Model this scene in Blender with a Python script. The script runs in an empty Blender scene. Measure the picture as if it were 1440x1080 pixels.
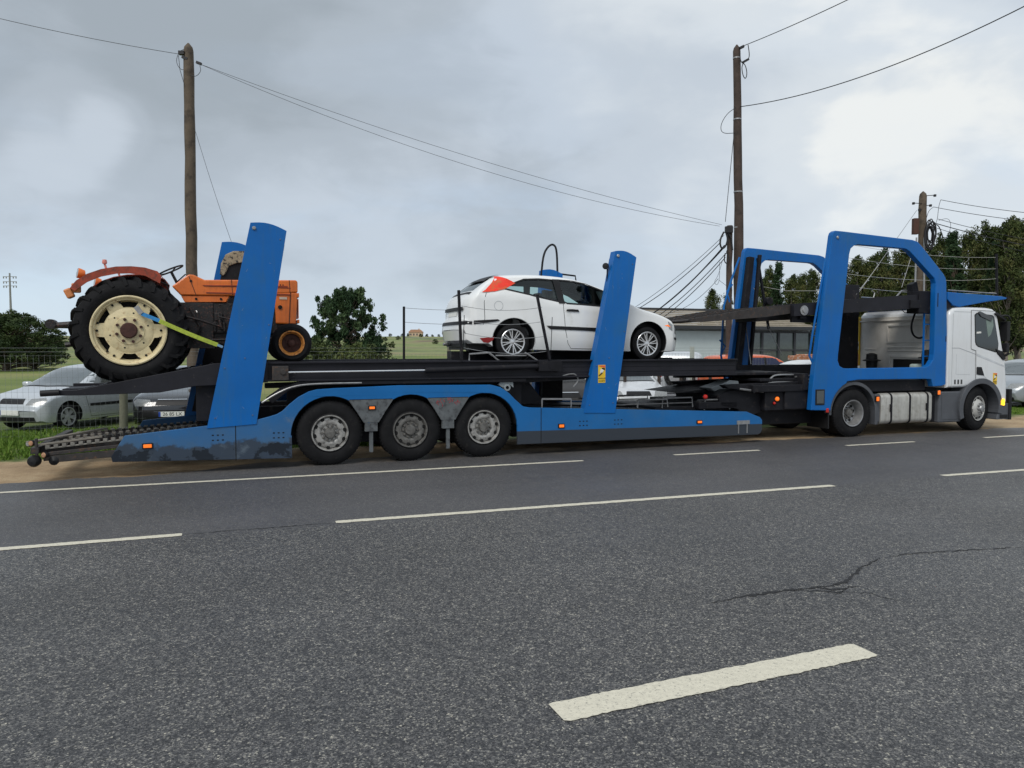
import bpy, bmesh, math, random
from mathutils import Vector, Matrix
from mathutils.geometry import tessellate_polygon
from mathutils.bvhtree import BVHTree
R = math.radians
random.seed(7)
SC = bpy.context.scene
COL = SC.collection

# ---------------------------------------------------------------- camera
CAM_H, FPX = 1.85, 1050.0
PITCH = math.atan(50 / FPX)
cd = bpy.data.cameras.new('camera'); cam = bpy.data.objects.new('camera', cd); COL.objects.link(cam)
cam.location = (0, 0, CAM_H); cam.rotation_euler = (R(90) - PITCH, 0, 0)
cd.sensor_width = 36; cd.lens = 36 * FPX / 1440; cd.clip_start = .05; cd.clip_end = 6000
SC.camera = cam
SC.render.resolution_x = 1024; SC.render.resolution_y = 768

# ---------------------------------------------------------------- light
SUN_EL, SUN_AZ = 48, 205            # azimuth clockwise from +Y
SC.view_settings.view_transform = 'Standard'; SC.view_settings.look = 'None'
SC.view_settings.gamma = 1; SC.view_settings.exposure = 0.62
sl = bpy.data.lights.new('sun', 'SUN'); sl.energy = 1.35; sl.angle = R(28); sl.color = (1, .965, .91)
so = bpy.data.objects.new('sun', sl); COL.objects.link(so)
sdir = Vector((math.sin(R(SUN_AZ)) * math.cos(R(SUN_EL)), math.cos(R(SUN_AZ)) * math.cos(R(SUN_EL)), math.sin(R(SUN_EL))))
so.rotation_euler = sdir.to_track_quat('Z', 'Y').to_euler(); so.location = (0, 0, 60)

wd = bpy.data.worlds.new('World'); SC.world = wd; wd.use_nodes = True
nt = wd.node_tree; N = nt.nodes; LK = nt.links; N.clear()
def wn(t, **k):
    n = N.new(t)
    for a, b in k.items(): setattr(n, a, b)
    return n
sky = wn('ShaderNodeTexSky', sky_type='NISHITA', sun_disc=False, sun_elevation=R(SUN_EL), sun_rotation=R(SUN_AZ))
tc = wn('ShaderNodeTexCoord')
def wmath(op, a, b=None, clamp=False):
    m = wn('ShaderNodeMath', operation=op, use_clamp=clamp)
    for i, v in enumerate((a, b)):
        if v is None: continue
        if isinstance(v, (int, float)): m.inputs[i].default_value = v
        else: LK.new(v, m.inputs[i])
    return m.outputs[0]
sep = wn('ShaderNodeSeparateXYZ'); LK.new(tc.outputs['Generated'], sep.inputs[0])
DX, DY, DZ = sep.outputs
def wnoise(scale, detail, rough, sx, sy, sz, off, dist=0.0):
    mp = wn('ShaderNodeMapping'); mp.inputs['Scale'].default_value = (sx, sy, sz); mp.inputs['Location'].default_value = off
    LK.new(tc.outputs['Generated'], mp.inputs[0])
    n = wn('ShaderNodeTexNoise'); n.inputs['Scale'].default_value = scale; n.inputs['Detail'].default_value = detail
    n.inputs['Roughness'].default_value = rough; n.inputs['Distortion'].default_value = dist
    LK.new(mp.outputs[0], n.inputs[0]); return n.outputs[0]
def wramp(fac, stops):
    r = wn('ShaderNodeValToRGB'); e = r.color_ramp.elements
    while len(e) > 1: e.remove(e[0])
    e[0].position, e[0].color = stops[0][0], (*stops[0][1], 1)
    for p, c in stops[1:]:
        x = e.new(p); x.color = (*c, 1)
    r.color_ramp.interpolation = 'EASE'; LK.new(fac, r.inputs[0]); return r.outputs[0]
def wmix(f, a, b, bt='MIX'):
    m = wn('ShaderNodeMix', data_type='RGBA', blend_type=bt)
    if isinstance(f, (int, float)): m.inputs[0].default_value = f
    else: LK.new(f, m.inputs[0])
    for i, v in ((6, a), (7, b)):
        if isinstance(v, tuple): m.inputs[i].default_value = (*v, 1)
        else: LK.new(v, m.inputs[i])
    return m.outputs[2]
big = wnoise(1.9, 4, .5, 1, 1, 1.7, (3.1, 1.7, .4), .2)
fine = wnoise(4.2, 6, .52, 1, 1, 1.7, (.3, 5.2, 1.1), .25)
# cloud deck lightness: broad masses, finer billows, and a lighter thin deck toward +X
t = wmath('ADD', wmath('MULTIPLY', big, .9), wmath('MULTIPLY', fine, .5))
wisp = wnoise(7.5, 7, .58, 1, 1, 2.4, (6.2, .7, 3.3), .6)
t = wmath('ADD', wmath('MULTIPLY', t, .88), wmath('MULTIPLY', wisp, .17))
t = wmath('ADD', t, wmath('MULTIPLY', DX, .17))
def blob(px, py, rad, amp):
    "a lighter or heavier mass of cloud round one sky direction"
    global t
    a = (px - 720) / FPX; b = (540 - py) / FPX; v = Vector((a, math.cos(PITCH) + b * math.sin(PITCH), -math.sin(PITCH) + b * math.cos(PITCH))).normalized()
    d = wn('ShaderNodeVectorMath', operation='DOT_PRODUCT'); LK.new(tc.outputs['Generated'], d.inputs[0]); d.inputs[1].default_value = v
    r = wn('ShaderNodeMapRange', interpolation_type='SMOOTHSTEP'); LK.new(d.outputs['Value'], r.inputs[0]); r.inputs[1].default_value = math.cos(rad); r.inputs[2].default_value = math.cos(rad * .15)
    t = wmath('ADD', t, wmath('MULTIPLY', r.outputs[0], wmath('MULTIPLY', wmath('ADD', fine, wmath('MULTIPLY', big, .4)), amp * 1.4)))
for a_ in ((95, 185, .08, .13), (155, 180, .05, .10), (25, 370, .18, .12), (1300, 250, .2, .08), (960, 90, .34, .08), (1330, 190, .25, .02), (560, 600, .3, .05), (110, 60, .26, -.10), (40, 260, .12, -.07), (300, 20, .3, -.06), (620, 50, .22, -.05), (740, 70, .16, -.04), (220, 260, .12, -.04)): blob(*a_)
cl = wramp(t, [(.42, (2.35, 2.68, 3.0)), (.55, (2.85, 3.22, 3.62)), (.70, (3.6, 4.02, 4.5)), (.90, (4.55, 4.9, 5.2)), (1.05, (5.6, 5.75, 5.7))])
thin = wramp(wnoise(2.3, 6, .55, 1, 1, 3.2, (8.4, 2.2, 7.5), .4), [(.46, (0, 0, 0)), (.68, (1, 1, 1))])
low = wramp(DZ, [(.0, (1, 1, 1)), (.30, (0, 0, 0))])
blue = wmix(.35, (4.1, 5.0, 6.2), sky.outputs[0])
gap = wmath('MULTIPLY', wmath('ADD', wmath('MULTIPLY', low, .75), .12), wmath('ADD', wmath('MULTIPLY', thin, .8), .25), True)
col = wmix(gap, cl, blue)
hz = wramp(DZ, [(.0, (.45, .45, .45)), (.10, (0, 0, 0))])
col = wmix(hz, col, (4.4, 5.3, 6.2))
bg = wn('ShaderNodeBackground'); bg.inputs['Strength'].default_value = .1; LK.new(col, bg.inputs[0])
wo = wn('ShaderNodeOutputWorld'); LK.new(bg.outputs[0], wo.inputs[0])

# ---------------------------------------------------------------- frames
TH = R(20.7)                                    # heading of the transporter
O = Vector((-2.860, 11.711, 0))
TD = Vector((math.cos(TH), math.sin(TH), 0)); TN = Vector((-math.sin(TH), math.cos(TH), 0))
def TW(s, n, z=0): return O + TD * s + TN * n + Vector((0, 0, z))
RH = R(20.3)                                    # heading of the road
RD = Vector((math.cos(RH), math.sin(RH), 0)); RN = Vector((-math.sin(RH), math.cos(RH), 0))
def RW(s, n, z=0): return RD * s + RN * n + Vector((0, 0, z))
def ray(px, py):
    a = (px - 720) / FPX; b = (540 - py) / FPX; c, s = math.cos(PITCH), math.sin(PITCH)
    return Vector((a, c + b * s, -s + b * c))
def AT(px, py, Y):
    r = ray(px, py); t = Y / r.y; return Vector((r.x * t, Y, CAM_H + r.z * t))
def GR(px, py):
    r = ray(px, py); t = -CAM_H / r.z; return Vector((r.x * t, r.y * t, 0))

# ---------------------------------------------------------------- materials
MATS = {}
def mat(name, col, rough=.5, metal=0.0, var=.12, scale=5.0, bump=0.0, bscale=60.0, col2=None, c2=(.5, .65), coat=0.0, spec=.5, c2rough=None, c2scale=None):
    if name in MATS: return MATS[name]
    m = bpy.data.materials.new(name); m.use_nodes = True; nt = m.node_tree; n = nt.nodes; L = nt.links
    b = n['Principled BSDF']; tc = n.new('ShaderNodeTexCoord')
    def noise(s, d=5):
        x = n.new('ShaderNodeTexNoise'); x.inputs['Scale'].default_value = s; x.inputs['Detail'].default_value = d
        x.inputs['Roughness'].default_value = .6
        L.new(tc.outputs['Object'], x.inputs[0]); return x.outputs[0]
    mr = n.new('ShaderNodeMapRange'); L.new(noise(scale), mr.inputs[0])
    mr.inputs[1].default_value = .3; mr.inputs[2].default_value = .7
    mr.inputs[3].default_value = 1 - var; mr.inputs[4].default_value = 1 + var
    hs = n.new('ShaderNodeHueSaturation'); hs.inputs['Color'].default_value = (*col, 1); L.new(mr.outputs[0], hs.inputs['Value'])
    out = hs.outputs[0]
    if col2:
        r2 = n.new('ShaderNodeMapRange'); L.new(noise(c2scale or scale * 1.7, 8), r2.inputs[0])
        r2.inputs[1].default_value, r2.inputs[2].default_value = c2
        mx = n.new('ShaderNodeMix'); mx.data_type = 'RGBA'; L.new(r2.outputs[0], mx.inputs[0]); L.new(out, mx.inputs[6]); mx.inputs[7].default_value = (*col2, 1)
        out = mx.outputs[2]
        if c2rough is not None:
            rr = n.new('ShaderNodeMapRange'); L.new(r2.outputs[0], rr.inputs[0]); rr.inputs[3].default_value = rough; rr.inputs[4].default_value = c2rough
            L.new(rr.outputs[0], b.inputs['Roughness'])
    L.new(out, b.inputs['Base Color'])
    if c2rough is None: b.inputs['Roughness'].default_value = rough
    b.inputs['Metallic'].default_value = metal; b.inputs['Coat Weight'].default_value = coat
    b.inputs['Coat Roughness'].default_value = .08; b.inputs['Specular IOR Level'].default_value = spec
    if bump:
        bp = n.new('ShaderNodeBump'); bp.inputs['Strength'].default_value = bump; bp.inputs['Distance'].default_value = .01
        L.new(noise(bscale, 6), bp.inputs['Height']); L.new(bp.outputs[0], b.inputs['Normal'])
    MATS[name] = m; return m
def lampmat(name, col, e):
    m = mat(name, col, .25, var=.05); b = m.node_tree.nodes['Principled BSDF']
    b.inputs['Emission Color'].default_value = (*col, 1); b.inputs['Emission Strength'].default_value = e
    return m
BLUE = mat('blue_paint', (.003, .118, .405), .42, var=.10, scale=1.1, spec=.25, col2=(.012, .12, .33), c2=(.50, .75), coat=.06, bump=.04, bscale=3)
DARK = mat('black_steel', (.010, .010, .013), .6, spec=.25, var=.3, scale=4, bump=.15, bscale=30, col2=(.06, .05, .045), c2=(.58, .8))
RUSTY = mat('grimy_steel', (.045, .04, .038), .6, .3, var=.3, scale=9, bump=.3, bscale=45, col2=(.13, .07, .04), c2=(.55, .72))
RAIL = mat('worn_deck_rail', (.013, .013, .018), .55, spec=.3, var=.25, scale=3, bump=.12, bscale=20, col2=(.11, .095, .085), c2=(.66, .8), c2scale=14)
GALV = mat('galvanised_steel', (.36, .36, .36), .42, .7, var=.2, scale=12, bump=.1, bscale=60)
CHROME = mat('chrome', (.9, .9, .9), .25, 1, var=.03)
TYRE = mat('tyre_rubber', (.010, .010, .011), .8, spec=.2, var=.25, scale=8, bump=.15, bscale=70, col2=(.03, .028, .026), c2=(.58, .8))
RUBBER = mat('black_plastic', (.012, .012, .013), .5, spec=.3, var=.2, scale=9)
HOLE = mat('dark_void', (.004, .004, .004), .9, var=.1)
RIM = mat('truck_rim_grey', (.36, .35, .33), .45, .35, var=.25, scale=9, col2=(.10, .095, .09), c2=(.5, .7), bump=.15, bscale=40)
RIMD = mat('truck_rim_brake_dust', (.15, .145, .135), .55, .3, var=.3, scale=10, col2=(.07, .065, .06), c2=(.48, .7), bump=.2, bscale=40)
WHITE = mat('white_cab_paint', (.72, .74, .75), .28, var=.03, scale=2, coat=.5)
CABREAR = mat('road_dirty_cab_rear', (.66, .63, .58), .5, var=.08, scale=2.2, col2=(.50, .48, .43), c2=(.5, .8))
CARW = mat('white_car_paint', (.80, .81, .80), .25, var=.03, scale=2, coat=.6, col2=(.60, .60, .56), c2=(.62, .85))
SILV = mat('silver_car_paint', (.60, .63, .65), .3, .4, var=.05, scale=3, coat=.5)
GREYC = mat('grey_car_paint', (.36, .39, .41), .3, .5, var=.05, scale=3, coat=.5)
BLKC = mat('black_car_paint', (.012, .013, .016), .12, var=.1, scale=3, coat=1)
ORGC = mat('orange_car_paint', (.62, .12, .03), .35, var=.08, scale=3, coat=.4)
ORANGE = mat('tractor_orange', (.72, .16, .018), .42, var=.14, scale=5, col2=(.30, .08, .02), c2=(.60, .78), coat=.15, bump=.08, bscale=20)
FENDER = mat('faded_red_fender', (.30, .045, .018), .5, var=.3, scale=7, col2=(.10, .035, .02), c2=(.52, .72), bump=.15, bscale=30)
CREAM = mat('cream_rim_paint', (.66, .56, .33), .5, var=.15, scale=8, col2=(.33, .19, .08), c2=(.55, .75), bump=.12, bscale=30)
ORIM = mat('orange_rim_paint', (.60, .24, .05), .5, var=.25, scale=14, col2=(.12, .045, .02), c2=(.5, .68))
RUST = mat('rust_brown', (.055, .02, .014), .8, var=.35, scale=18, bump=.3, bscale=60)
ENG = mat('oily_engine', (.014, .012, .012), .5, var=.6, scale=18, bump=.6, bscale=35, col2=(.12, .045, .03), c2=(.56, .68))
GLASS = mat('dark_glass', (.015, .022, .022), .06, var=.1, spec=.8)
WSCR = mat('car_glass_opaque', (.05, .065, .065), .05, var=.1, spec=1.0, coat=1.0)
ORL = lampmat('orange_lens', (1, .20, .02), .30)
REDL = lampmat('red_lens', (.42, .02, .015), .05)
AMBL = lampmat('amber_lit_lens', (1, .5, .02), 1.6)
CLRL = mat('clear_lamp', (.26, .27, .27), .25, 0, var=.25, scale=30, coat=1)
WOOD = mat('creosoted_wood', (.105, .080, .055), .85, var=.25, scale=3, bump=.5, bscale=18, col2=(.045, .034, .025), c2=(.5, .7))
WOOD2 = mat('brown_wood_pole', (.062, .043, .034), .85, var=.25, scale=3, bump=.5, bscale=18, col2=(.03, .022, .018), c2=(.5, .7))
CONC = mat('grey_concrete', (.25, .25, .24), .85, var=.15, scale=6, bump=.2, bscale=30)
CABLEG = mat('cable_grey', (.07, .07, .075), .6)
CABLE = mat('cable_black', (.012, .012, .014), .6)
WIREG = mat('fence_wire', (.23, .25, .24), .5, .5)
PLATE = mat('number_plate_white', (.75, .75, .70), .35, var=.04)
PLBLUE = mat('plate_blue', (.01, .06, .35), .35)
YEL = mat('sign_yellow', (.80, .52, .03), .4, var=.06)
STRAP = mat('webbing_green', (.36, .44, .05), .8, var=.25, scale=25, bump=.3, bscale=200, col2=(.17, .20, .04), c2=(.58, .75))
STRAPB = mat('webbing_blue', (.03, .22, .50), .8, var=.2, scale=25)
SEATM = mat('worn_seat_vinyl', (.30, .25, .17), .8, var=.2, scale=10, bump=.3, bscale=20, col2=(.03, .028, .025), c2=(.52, .60))
GREYP = mat('grey_plastic', (.075, .08, .09), .5, var=.15, scale=4)
TANK = mat('aluminium_tank', (.52, .51, .47), .45, .4, var=.12, scale=4, col2=(.36, .34, .29), c2=(.5, .75))
GRAF = mat('red_scrawl', (.32, .03, .035), .7)
INTR = mat('car_interior', (.20, .205, .21), .8, var=.2)

def skirtmat():
    "blue skirt with a scuffed grey road-dirt band along its bottom edge"
    m = mat('blue_skirt_paint', (.006, .125, .365), .42, spec=.25, var=.12, scale=1.3, col2=(.03, .13, .30), c2=(.52, .78), coat=.05)
    nt = m.node_tree; n = nt.nodes; L = nt.links; b = n['Principled BSDF']
    src = b.inputs['Base Color'].links[0].from_socket
    tc = n.new('ShaderNodeTexCoord'); sp = n.new('ShaderNodeSeparateXYZ'); L.new(tc.outputs['Object'], sp.inputs[0])
    def M(op, a, c=None, cl=False):
        x = n.new('ShaderNodeMath'); x.operation = op; x.use_clamp = cl
        for i, v in enumerate((a, c)):
            if v is None: continue
            if isinstance(v, (int, float)): x.inputs[i].default_value = v
            else: L.new(v, x.inputs[i])
        return x.outputs[0]
    def noise(s, d=6):
        x = n.new('ShaderNodeTexNoise'); x.inputs['Scale'].default_value = s; x.inputs['Detail'].default_value = d; x.inputs['Roughness'].default_value = .65
        L.new(tc.outputs['Object'], x.inputs[0]); return x.outputs[0]
    # object origin sits at s = 2.5; band top falls from .43 to .37 forward of the wheels
    s = M('ADD', sp.outputs[0], 2.5)
    back = M('LESS_THAN', s, -.4)
    top = M('SUBTRACT', .458, M('MULTIPLY', s, .0105))
    dz = M('SUBTRACT', top, sp.outputs[2])
    rough_edge = M('MULTIPLY', M('MULTIPLY', M('SUBTRACT', noise(3.0, 9), .5), .45), back)
    scal = M('SUBTRACT', 120, M('MULTIPLY', back, 98))
    f = M('MULTIPLY', M('SUBTRACT', M('ADD', dz, rough_edge), M('MULTIPLY', back, .03)), scal, True)
    f = M('MULTIPLY', f, M('SUBTRACT', 1, M('MULTIPLY', back, .12)))
    veil = n.new('ShaderNodeMapRange'); L.new(noise(1.6, 7), veil.inputs[0]); veil.inputs[1].default_value = .3; veil.inputs[2].default_value = .7; veil.inputs[3].default_value = .35; veil.inputs[4].default_value = .9
    vz = n.new('ShaderNodeMapRange'); L.new(sp.outputs[2], vz.inputs[0]); vz.inputs[1].default_value = .95; vz.inputs[2].default_value = .35; vz.inputs[3].default_value = .25
    mv = n.new('ShaderNodeMix'); mv.data_type = 'RGBA'; L.new(M('MULTIPLY', M('MULTIPLY', veil.outputs[0], vz.outputs[0]), M('ADD', M('MULTIPLY', back, .75), .25)), mv.inputs[0]); L.new(src, mv.inputs[6]); mv.inputs[7].default_value = (.075, .125, .175, 1); src = mv.outputs[2]
    mx = n.new('ShaderNodeMix'); mx.data_type = 'RGBA'; L.new(f, mx.inputs[0]); L.new(src, mx.inputs[6]); mx.inputs[7].default_value = (.040, .048, .060, 1)
    # black smears of tar and worn rubbing marks behind the rear axle group
    g = n.new('ShaderNodeMapRange'); L.new(noise(2.3, 10), g.inputs[0]); g.inputs[1].default_value = .485; g.inputs[2].default_value = .51
    low = M('LESS_THAN', M('ADD', sp.outputs[2], M('MULTIPLY', noise(4, 6), .3)), .52)
    g2 = M('MULTIPLY', M('MULTIPLY', g.outputs[0], back), M('MULTIPLY', low, .8))
    mx2 = n.new('ShaderNodeMix'); mx2.data_type = 'RGBA'; L.new(g2, mx2.inputs[0]); L.new(mx.outputs[2], mx2.inputs[6]); mx2.inputs[7].default_value = (.008, .011, .016, 1)
    g3 = n.new('ShaderNodeMapRange'); L.new(noise(3.7, 10), g3.inputs[0]); g3.inputs[1].default_value = .60; g3.inputs[2].default_value = .72
    hi = M('MULTIPLY', M('MULTIPLY', g3.outputs[0], back), .6)
    mx3 = n.new('ShaderNodeMix'); mx3.data_type = 'RGBA'; L.new(hi, mx3.inputs[0]); L.new(mx2.outputs[2], mx3.inputs[6]); mx3.inputs[7].default_value = (.13, .17, .21, 1)
    L.new(mx3.outputs[2], b.inputs['Base Color'])
    return m
SKIRT = skirtmat()
def streaks(m, col, amt, lo=.50, hi=.72, sc=(7, 7, .45)):
    "rain-washed dirt running down a painted face"
    nt = m.node_tree; n = nt.nodes; L = nt.links; b = n['Principled BSDF']; src = b.inputs['Base Color'].links[0].from_socket
    tc = n.new('ShaderNodeTexCoord'); mp = n.new('ShaderNodeMapping'); mp.inputs['Scale'].default_value = sc; L.new(tc.outputs['Object'], mp.inputs[0])
    x = n.new('ShaderNodeTexNoise'); x.inputs['Scale'].default_value = 2.2; x.inputs['Detail'].default_value = 8; x.inputs['Roughness'].default_value = .7; L.new(mp.outputs[0], x.inputs[0])
    r = n.new('ShaderNodeMapRange'); L.new(x.outputs[0], r.inputs[0]); r.inputs[1].default_value = lo; r.inputs[2].default_value = hi; r.inputs[4].default_value = amt
    mx = n.new('ShaderNodeMix'); mx.data_type = 'RGBA'; L.new(r.outputs[0], mx.inputs[0]); L.new(src, mx.inputs[6]); mx.inputs[7].default_value = (*col, 1); L.new(mx.outputs[2], b.inputs['Base Color'])
streaks(BLUE, (.03, .12, .26), .55); streaks(WHITE, (.50, .49, .45), .30, .52, .8); streaks(TANK, (.20, .18, .14), .45); streaks(ORANGE, (.30, .07, .015), .4)
def thinglass():
    m = bpy.data.materials.new('clear_car_glass'); m.use_nodes = True; n = m.node_tree.nodes; L = m.node_tree.links; n.clear()
    t = n.new('ShaderNodeBsdfTransparent'); t.inputs[0].default_value = (.74, .86, .83, 1)
    g = n.new('ShaderNodeBsdfGlossy'); g.inputs['Roughness'].default_value = .03; g.inputs[0].default_value = (.9, .95, .95, 1)
    lw = n.new('ShaderNodeFresnel'); lw.inputs[0].default_value = 1.6
    mx = n.new('ShaderNodeMixShader'); L.new(lw.outputs[0], mx.inputs[0]); L.new(t.outputs[0], mx.inputs[1]); L.new(g.outputs[0], mx.inputs[2])
    o = n.new('ShaderNodeOutputMaterial'); L.new(mx.outputs[0], o.inputs[0]); return m
CLEAR = thinglass()

# ---------------------------------------------------------------- mesh helpers
ORG = {}
def tag(o, label=None, cat=None, group=None, kind=None):
    if label: o['label'] = label
    if cat: o['category'] = cat
    if group: o['group'] = group
    if kind: o['kind'] = kind
    return o
def thing(name, label, cat, at=(0, 0, 0), frame=None, group=None, rotz=0.0):
    "Empty at the base of a thing; with a frame its parts are given in that frame's own metres"
    o = bpy.data.objects.new(name, None); COL.objects.link(o); o.empty_display_size = .3
    if frame == 'T': o.location = TW(*at); o.rotation_euler = (0, 0, TH); ORG[o.name] = Vector(at)
    elif frame == 'R': o.location = RW(*at); o.rotation_euler = (0, 0, RH); ORG[o.name] = Vector(at)
    elif frame == 'W': o.location = at; ORG[o.name] = Vector(at)
    else: o.location = at; o.rotation_euler = (0, 0, rotz); ORG[o.name] = Vector((0, 0, 0))
    return tag(o, label, cat, group)
class MB:
    def __init__(s): s.v = []; s.f = []; s.m = []; s.cur = 0
    def add(s, vs, fs):
        k = len(s.v); s.v += [Vector(v) for v in vs]
        for f in fs: s.f.append([i + k for i in f]); s.m.append(s.cur)
        return s
    def box(s, x0, x1, y0, y1, z0, z1, rot=None, piv=None):
        vs = [Vector((x, y, z)) for z in (z0, z1) for x, y in ((x0, y0), (x1, y0), (x1, y1), (x0, y1))]
        if rot is not None:
            p = Vector(piv) if piv else Vector(((x0 + x1) / 2, (y0 + y1) / 2, (z0 + z1) / 2))
            vs = [rot @ (v - p) + p for v in vs]
        return s.add(vs, [(3, 2, 1, 0), (4, 5, 6, 7), (0, 1, 5, 4), (1, 2, 6, 5), (2, 3, 7, 6), (3, 0, 4, 7)])
    def beam(s, a, b, w, h, up=(0, 0, 1)):
        "rectangular bar from a to b"
        a = Vector(a); b = Vector(b); d = (b - a).normalized(); u = Vector(up)
        if abs(d.dot(u.normalized())) > .98: u = Vector((1, 0, 0))
        sd = d.cross(u).normalized(); u = sd.cross(d)
        vs = []
        for p in (a, b):
            for i, j in ((-1, -1), (1, -1), (1, 1), (-1, 1)): vs.append(p + sd * i * w / 2 + u * j * h / 2)
        return s.add(vs, [(3, 2, 1, 0), (4, 5, 6, 7), (0, 1, 5, 4), (1, 2, 6, 5), (2, 3, 7, 6), (3, 0, 4, 7)])
    def tube(s, pts, r, seg=8, r1=None, caps=True):
        pts = [Vector(p) for p in pts]; n = len(pts); rings = []
        ref = None
        for i, p in enumerate(pts):
            d = (pts[min(i + 1, n - 1)] - pts[max(i - 1, 0)]).normalized()
            if ref is None: ref = d.orthogonal().normalized()
            ref = (ref - d * ref.dot(d)).normalized(); q = d.cross(ref)
            rr = r if r1 is None else r + (r1 - r) * i / (n - 1)
            if isinstance(r, (list, tuple)): rr = r[i]
            rings.append([p + (ref * math.cos(2 * math.pi * k / seg) + q * math.sin(2 * math.pi * k / seg)) * rr for k in range(seg)])
        vs = [v for g in rings for v in g]; fs = []
        for i in range(n - 1):
            for k in range(seg): fs.append((i * seg + k, i * seg + (k + 1) % seg, (i + 1) * seg + (k + 1) % seg, (i + 1) * seg + k))
        if caps: fs.append(tuple(range(seg))[::-1]); fs.append(tuple((n - 1) * seg + k for k in range(seg)))
        return s.add(vs, fs)
    def lathe(s, c, axis, prof, seg=32):
        "prof = list of (radius, distance along axis)"
        c = Vector(c); ax = Vector(axis).normalized(); u = Vector((0, 0, 1)) if abs(ax.z) < .9 else Vector((1, 0, 0)); u = (u - ax * u.dot(ax)).normalized(); w = ax.cross(u)
        vs = []; fs = []
        for r, h in prof:
            for k in range(seg):
                a = 2 * math.pi * k / seg; vs.append(c + ax * h + (u * math.cos(a) + w * math.sin(a)) * max(r, 1e-4))
        for i in range(len(prof) - 1):
            for k in range(seg): fs.append((i * seg + k, i * seg + (k + 1) % seg, (i + 1) * seg + (k + 1) % seg, (i + 1) * seg + k))
        if prof[0][0] < 2e-3: pass
        return s.add(vs, fs)
    def prism(s, outer, y0, y1, holes=(), axis='y'):
        "outline in (x, z) extruded along y (axis 'y'), or outline in (x, y) extruded along z, or (y, z) along x"
        def P(a, b, c): return {'y': (a, c, b), 'z': (a, b, c), 'x': (c, a, b)}[axis]
        loops = [list(outer)] + [list(h) for h in holes]
        flat = [p for l in loops for p in l]
        tris = tessellate_polygon([[Vector((a, b, 0)) for a, b in l] for l in loops])
        n = len(flat); vs = [P(a, b, y0) for a, b in flat] + [P(a, b, y1) for a, b in flat]; fs = []
        def area(t): (ax, ay), (bx, by), (cx, cy) = (flat[i] for i in t); return (bx - ax) * (cy - ay) - (cx - ax) * (by - ay)
        for t in tris:
            t = tuple(t); t = t if area(t) > 0 else t[::-1]
            if len(set(t)) < 3: continue
            fs.append(t); fs.append(tuple(i + n for i in t[::-1]))
        k = 0
        for l in loops:
            m = len(l); A = sum(l[i][0] * l[(i + 1) % m][1] - l[(i + 1) % m][0] * l[i][1] for i in range(m))
            for i in range(m):
                a, b = k + i, k + (i + 1) % m
                fs.append((a, a + n, b + n, b) if A > 0 else (b, b + n, a + n, a))
            k += m
        return s.add(vs, fs)
    def tri(s, a, b, c): return s.add([a, b, c], [(0, 1, 2)])
    def quad(s, a, b, c, d): return s.add([a, b, c, d], [(0, 1, 2, 3)])
    def build(s, name, m, parent=None, smooth=False, bevel=0.0, norm=True, frame=None):
        me = bpy.data.meshes.new(name); org = ORG.get(parent.name, Vector((0, 0, 0))) if parent else Vector((0, 0, 0))
        me.from_pydata([v - org for v in s.v], [], s.f); me.update()
        ms = m if isinstance(m, (list, tuple)) else [m]
        for x in ms: me.materials.append(x)
        if len(ms) > 1: me.polygons.foreach_set('material_index', s.m)
        if norm:
            bm = bmesh.new(); bm.from_mesh(me); bmesh.ops.remove_doubles(bm, verts=bm.verts, dist=1e-5)
            bmesh.ops.recalc_face_normals(bm, faces=bm.faces); bm.to_mesh(me); bm.free()
        if smooth:
            me.polygons.foreach_set('use_smooth', [True] * len(me.polygons)); me.set_sharp_from_angle(angle=R(38))
        o = bpy.data.objects.new(name, me); COL.objects.link(o)
        if parent: o.parent = parent; ORG[o.name] = org
        if bevel:
            bv = o.modifiers.new('bevel', 'BEVEL'); bv.width = bevel; bv.segments = 2; bv.limit_method = 'ANGLE'; bv.angle_limit = R(40)
            bv.use_clamp_overlap = True
        return o
def kids(o): return [c for c in bpy.data.objects if c.parent == o]
def copy_tree(o, parent=None):
    c = o.copy(); COL.objects.link(c)
    if o.name in ORG: ORG[c.name] = ORG[o.name]
    c.parent = parent
    for ch in CH.get(o.name, kids(o)): copy_tree(ch, c)
    return c
CH = {}
def bake(o):
    "apply the modifiers of o"
    dg = bpy.context.evaluated_depsgraph_get(); me = bpy.data.meshes.new_from_object(o.evaluated_get(dg)); o.modifiers.clear(); o.data = me
def arc(cx, cz, r, a0, a1, n=14): return [(cx + r * math.cos(R(a0 + (a1 - a0) * i / n)), cz + r * math.sin(R(a0 + (a1 - a0) * i / n))) for i in range(n + 1)]
def text_part(name, body, size, m, parent, mtx, depth=.001):
    cu = bpy.data.curves.new(name, 'FONT'); cu.body = body; cu.size = size; cu.extrude = depth; cu.align_x = 'CENTER'; cu.align_y = 'CENTER'
    t = bpy.data.objects.new(name + '_tmp', cu); COL.objects.link(t)
    dg = bpy.context.evaluated_depsgraph_get(); me = bpy.data.meshes.new_from_object(t.evaluated_get(dg)); bpy.data.objects.remove(t)
    me.materials.clear(); me.materials.append(m)
    o = bpy.data.objects.new(name, me); COL.objects.link(o); o.parent = parent
    org = ORG.get(parent.name, Vector((0, 0, 0))); o.matrix_local = Matrix.Translation(-org) @ mtx; ORG[o.name] = org
    return o
def sag(a, b, drop, n=24):
    a = Vector(a); b = Vector(b)
    return [a.lerp(b, i / n) - Vector((0, 0, 4 * drop * (i / n) * (1 - i / n))) for i in range(n + 1)]

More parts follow.
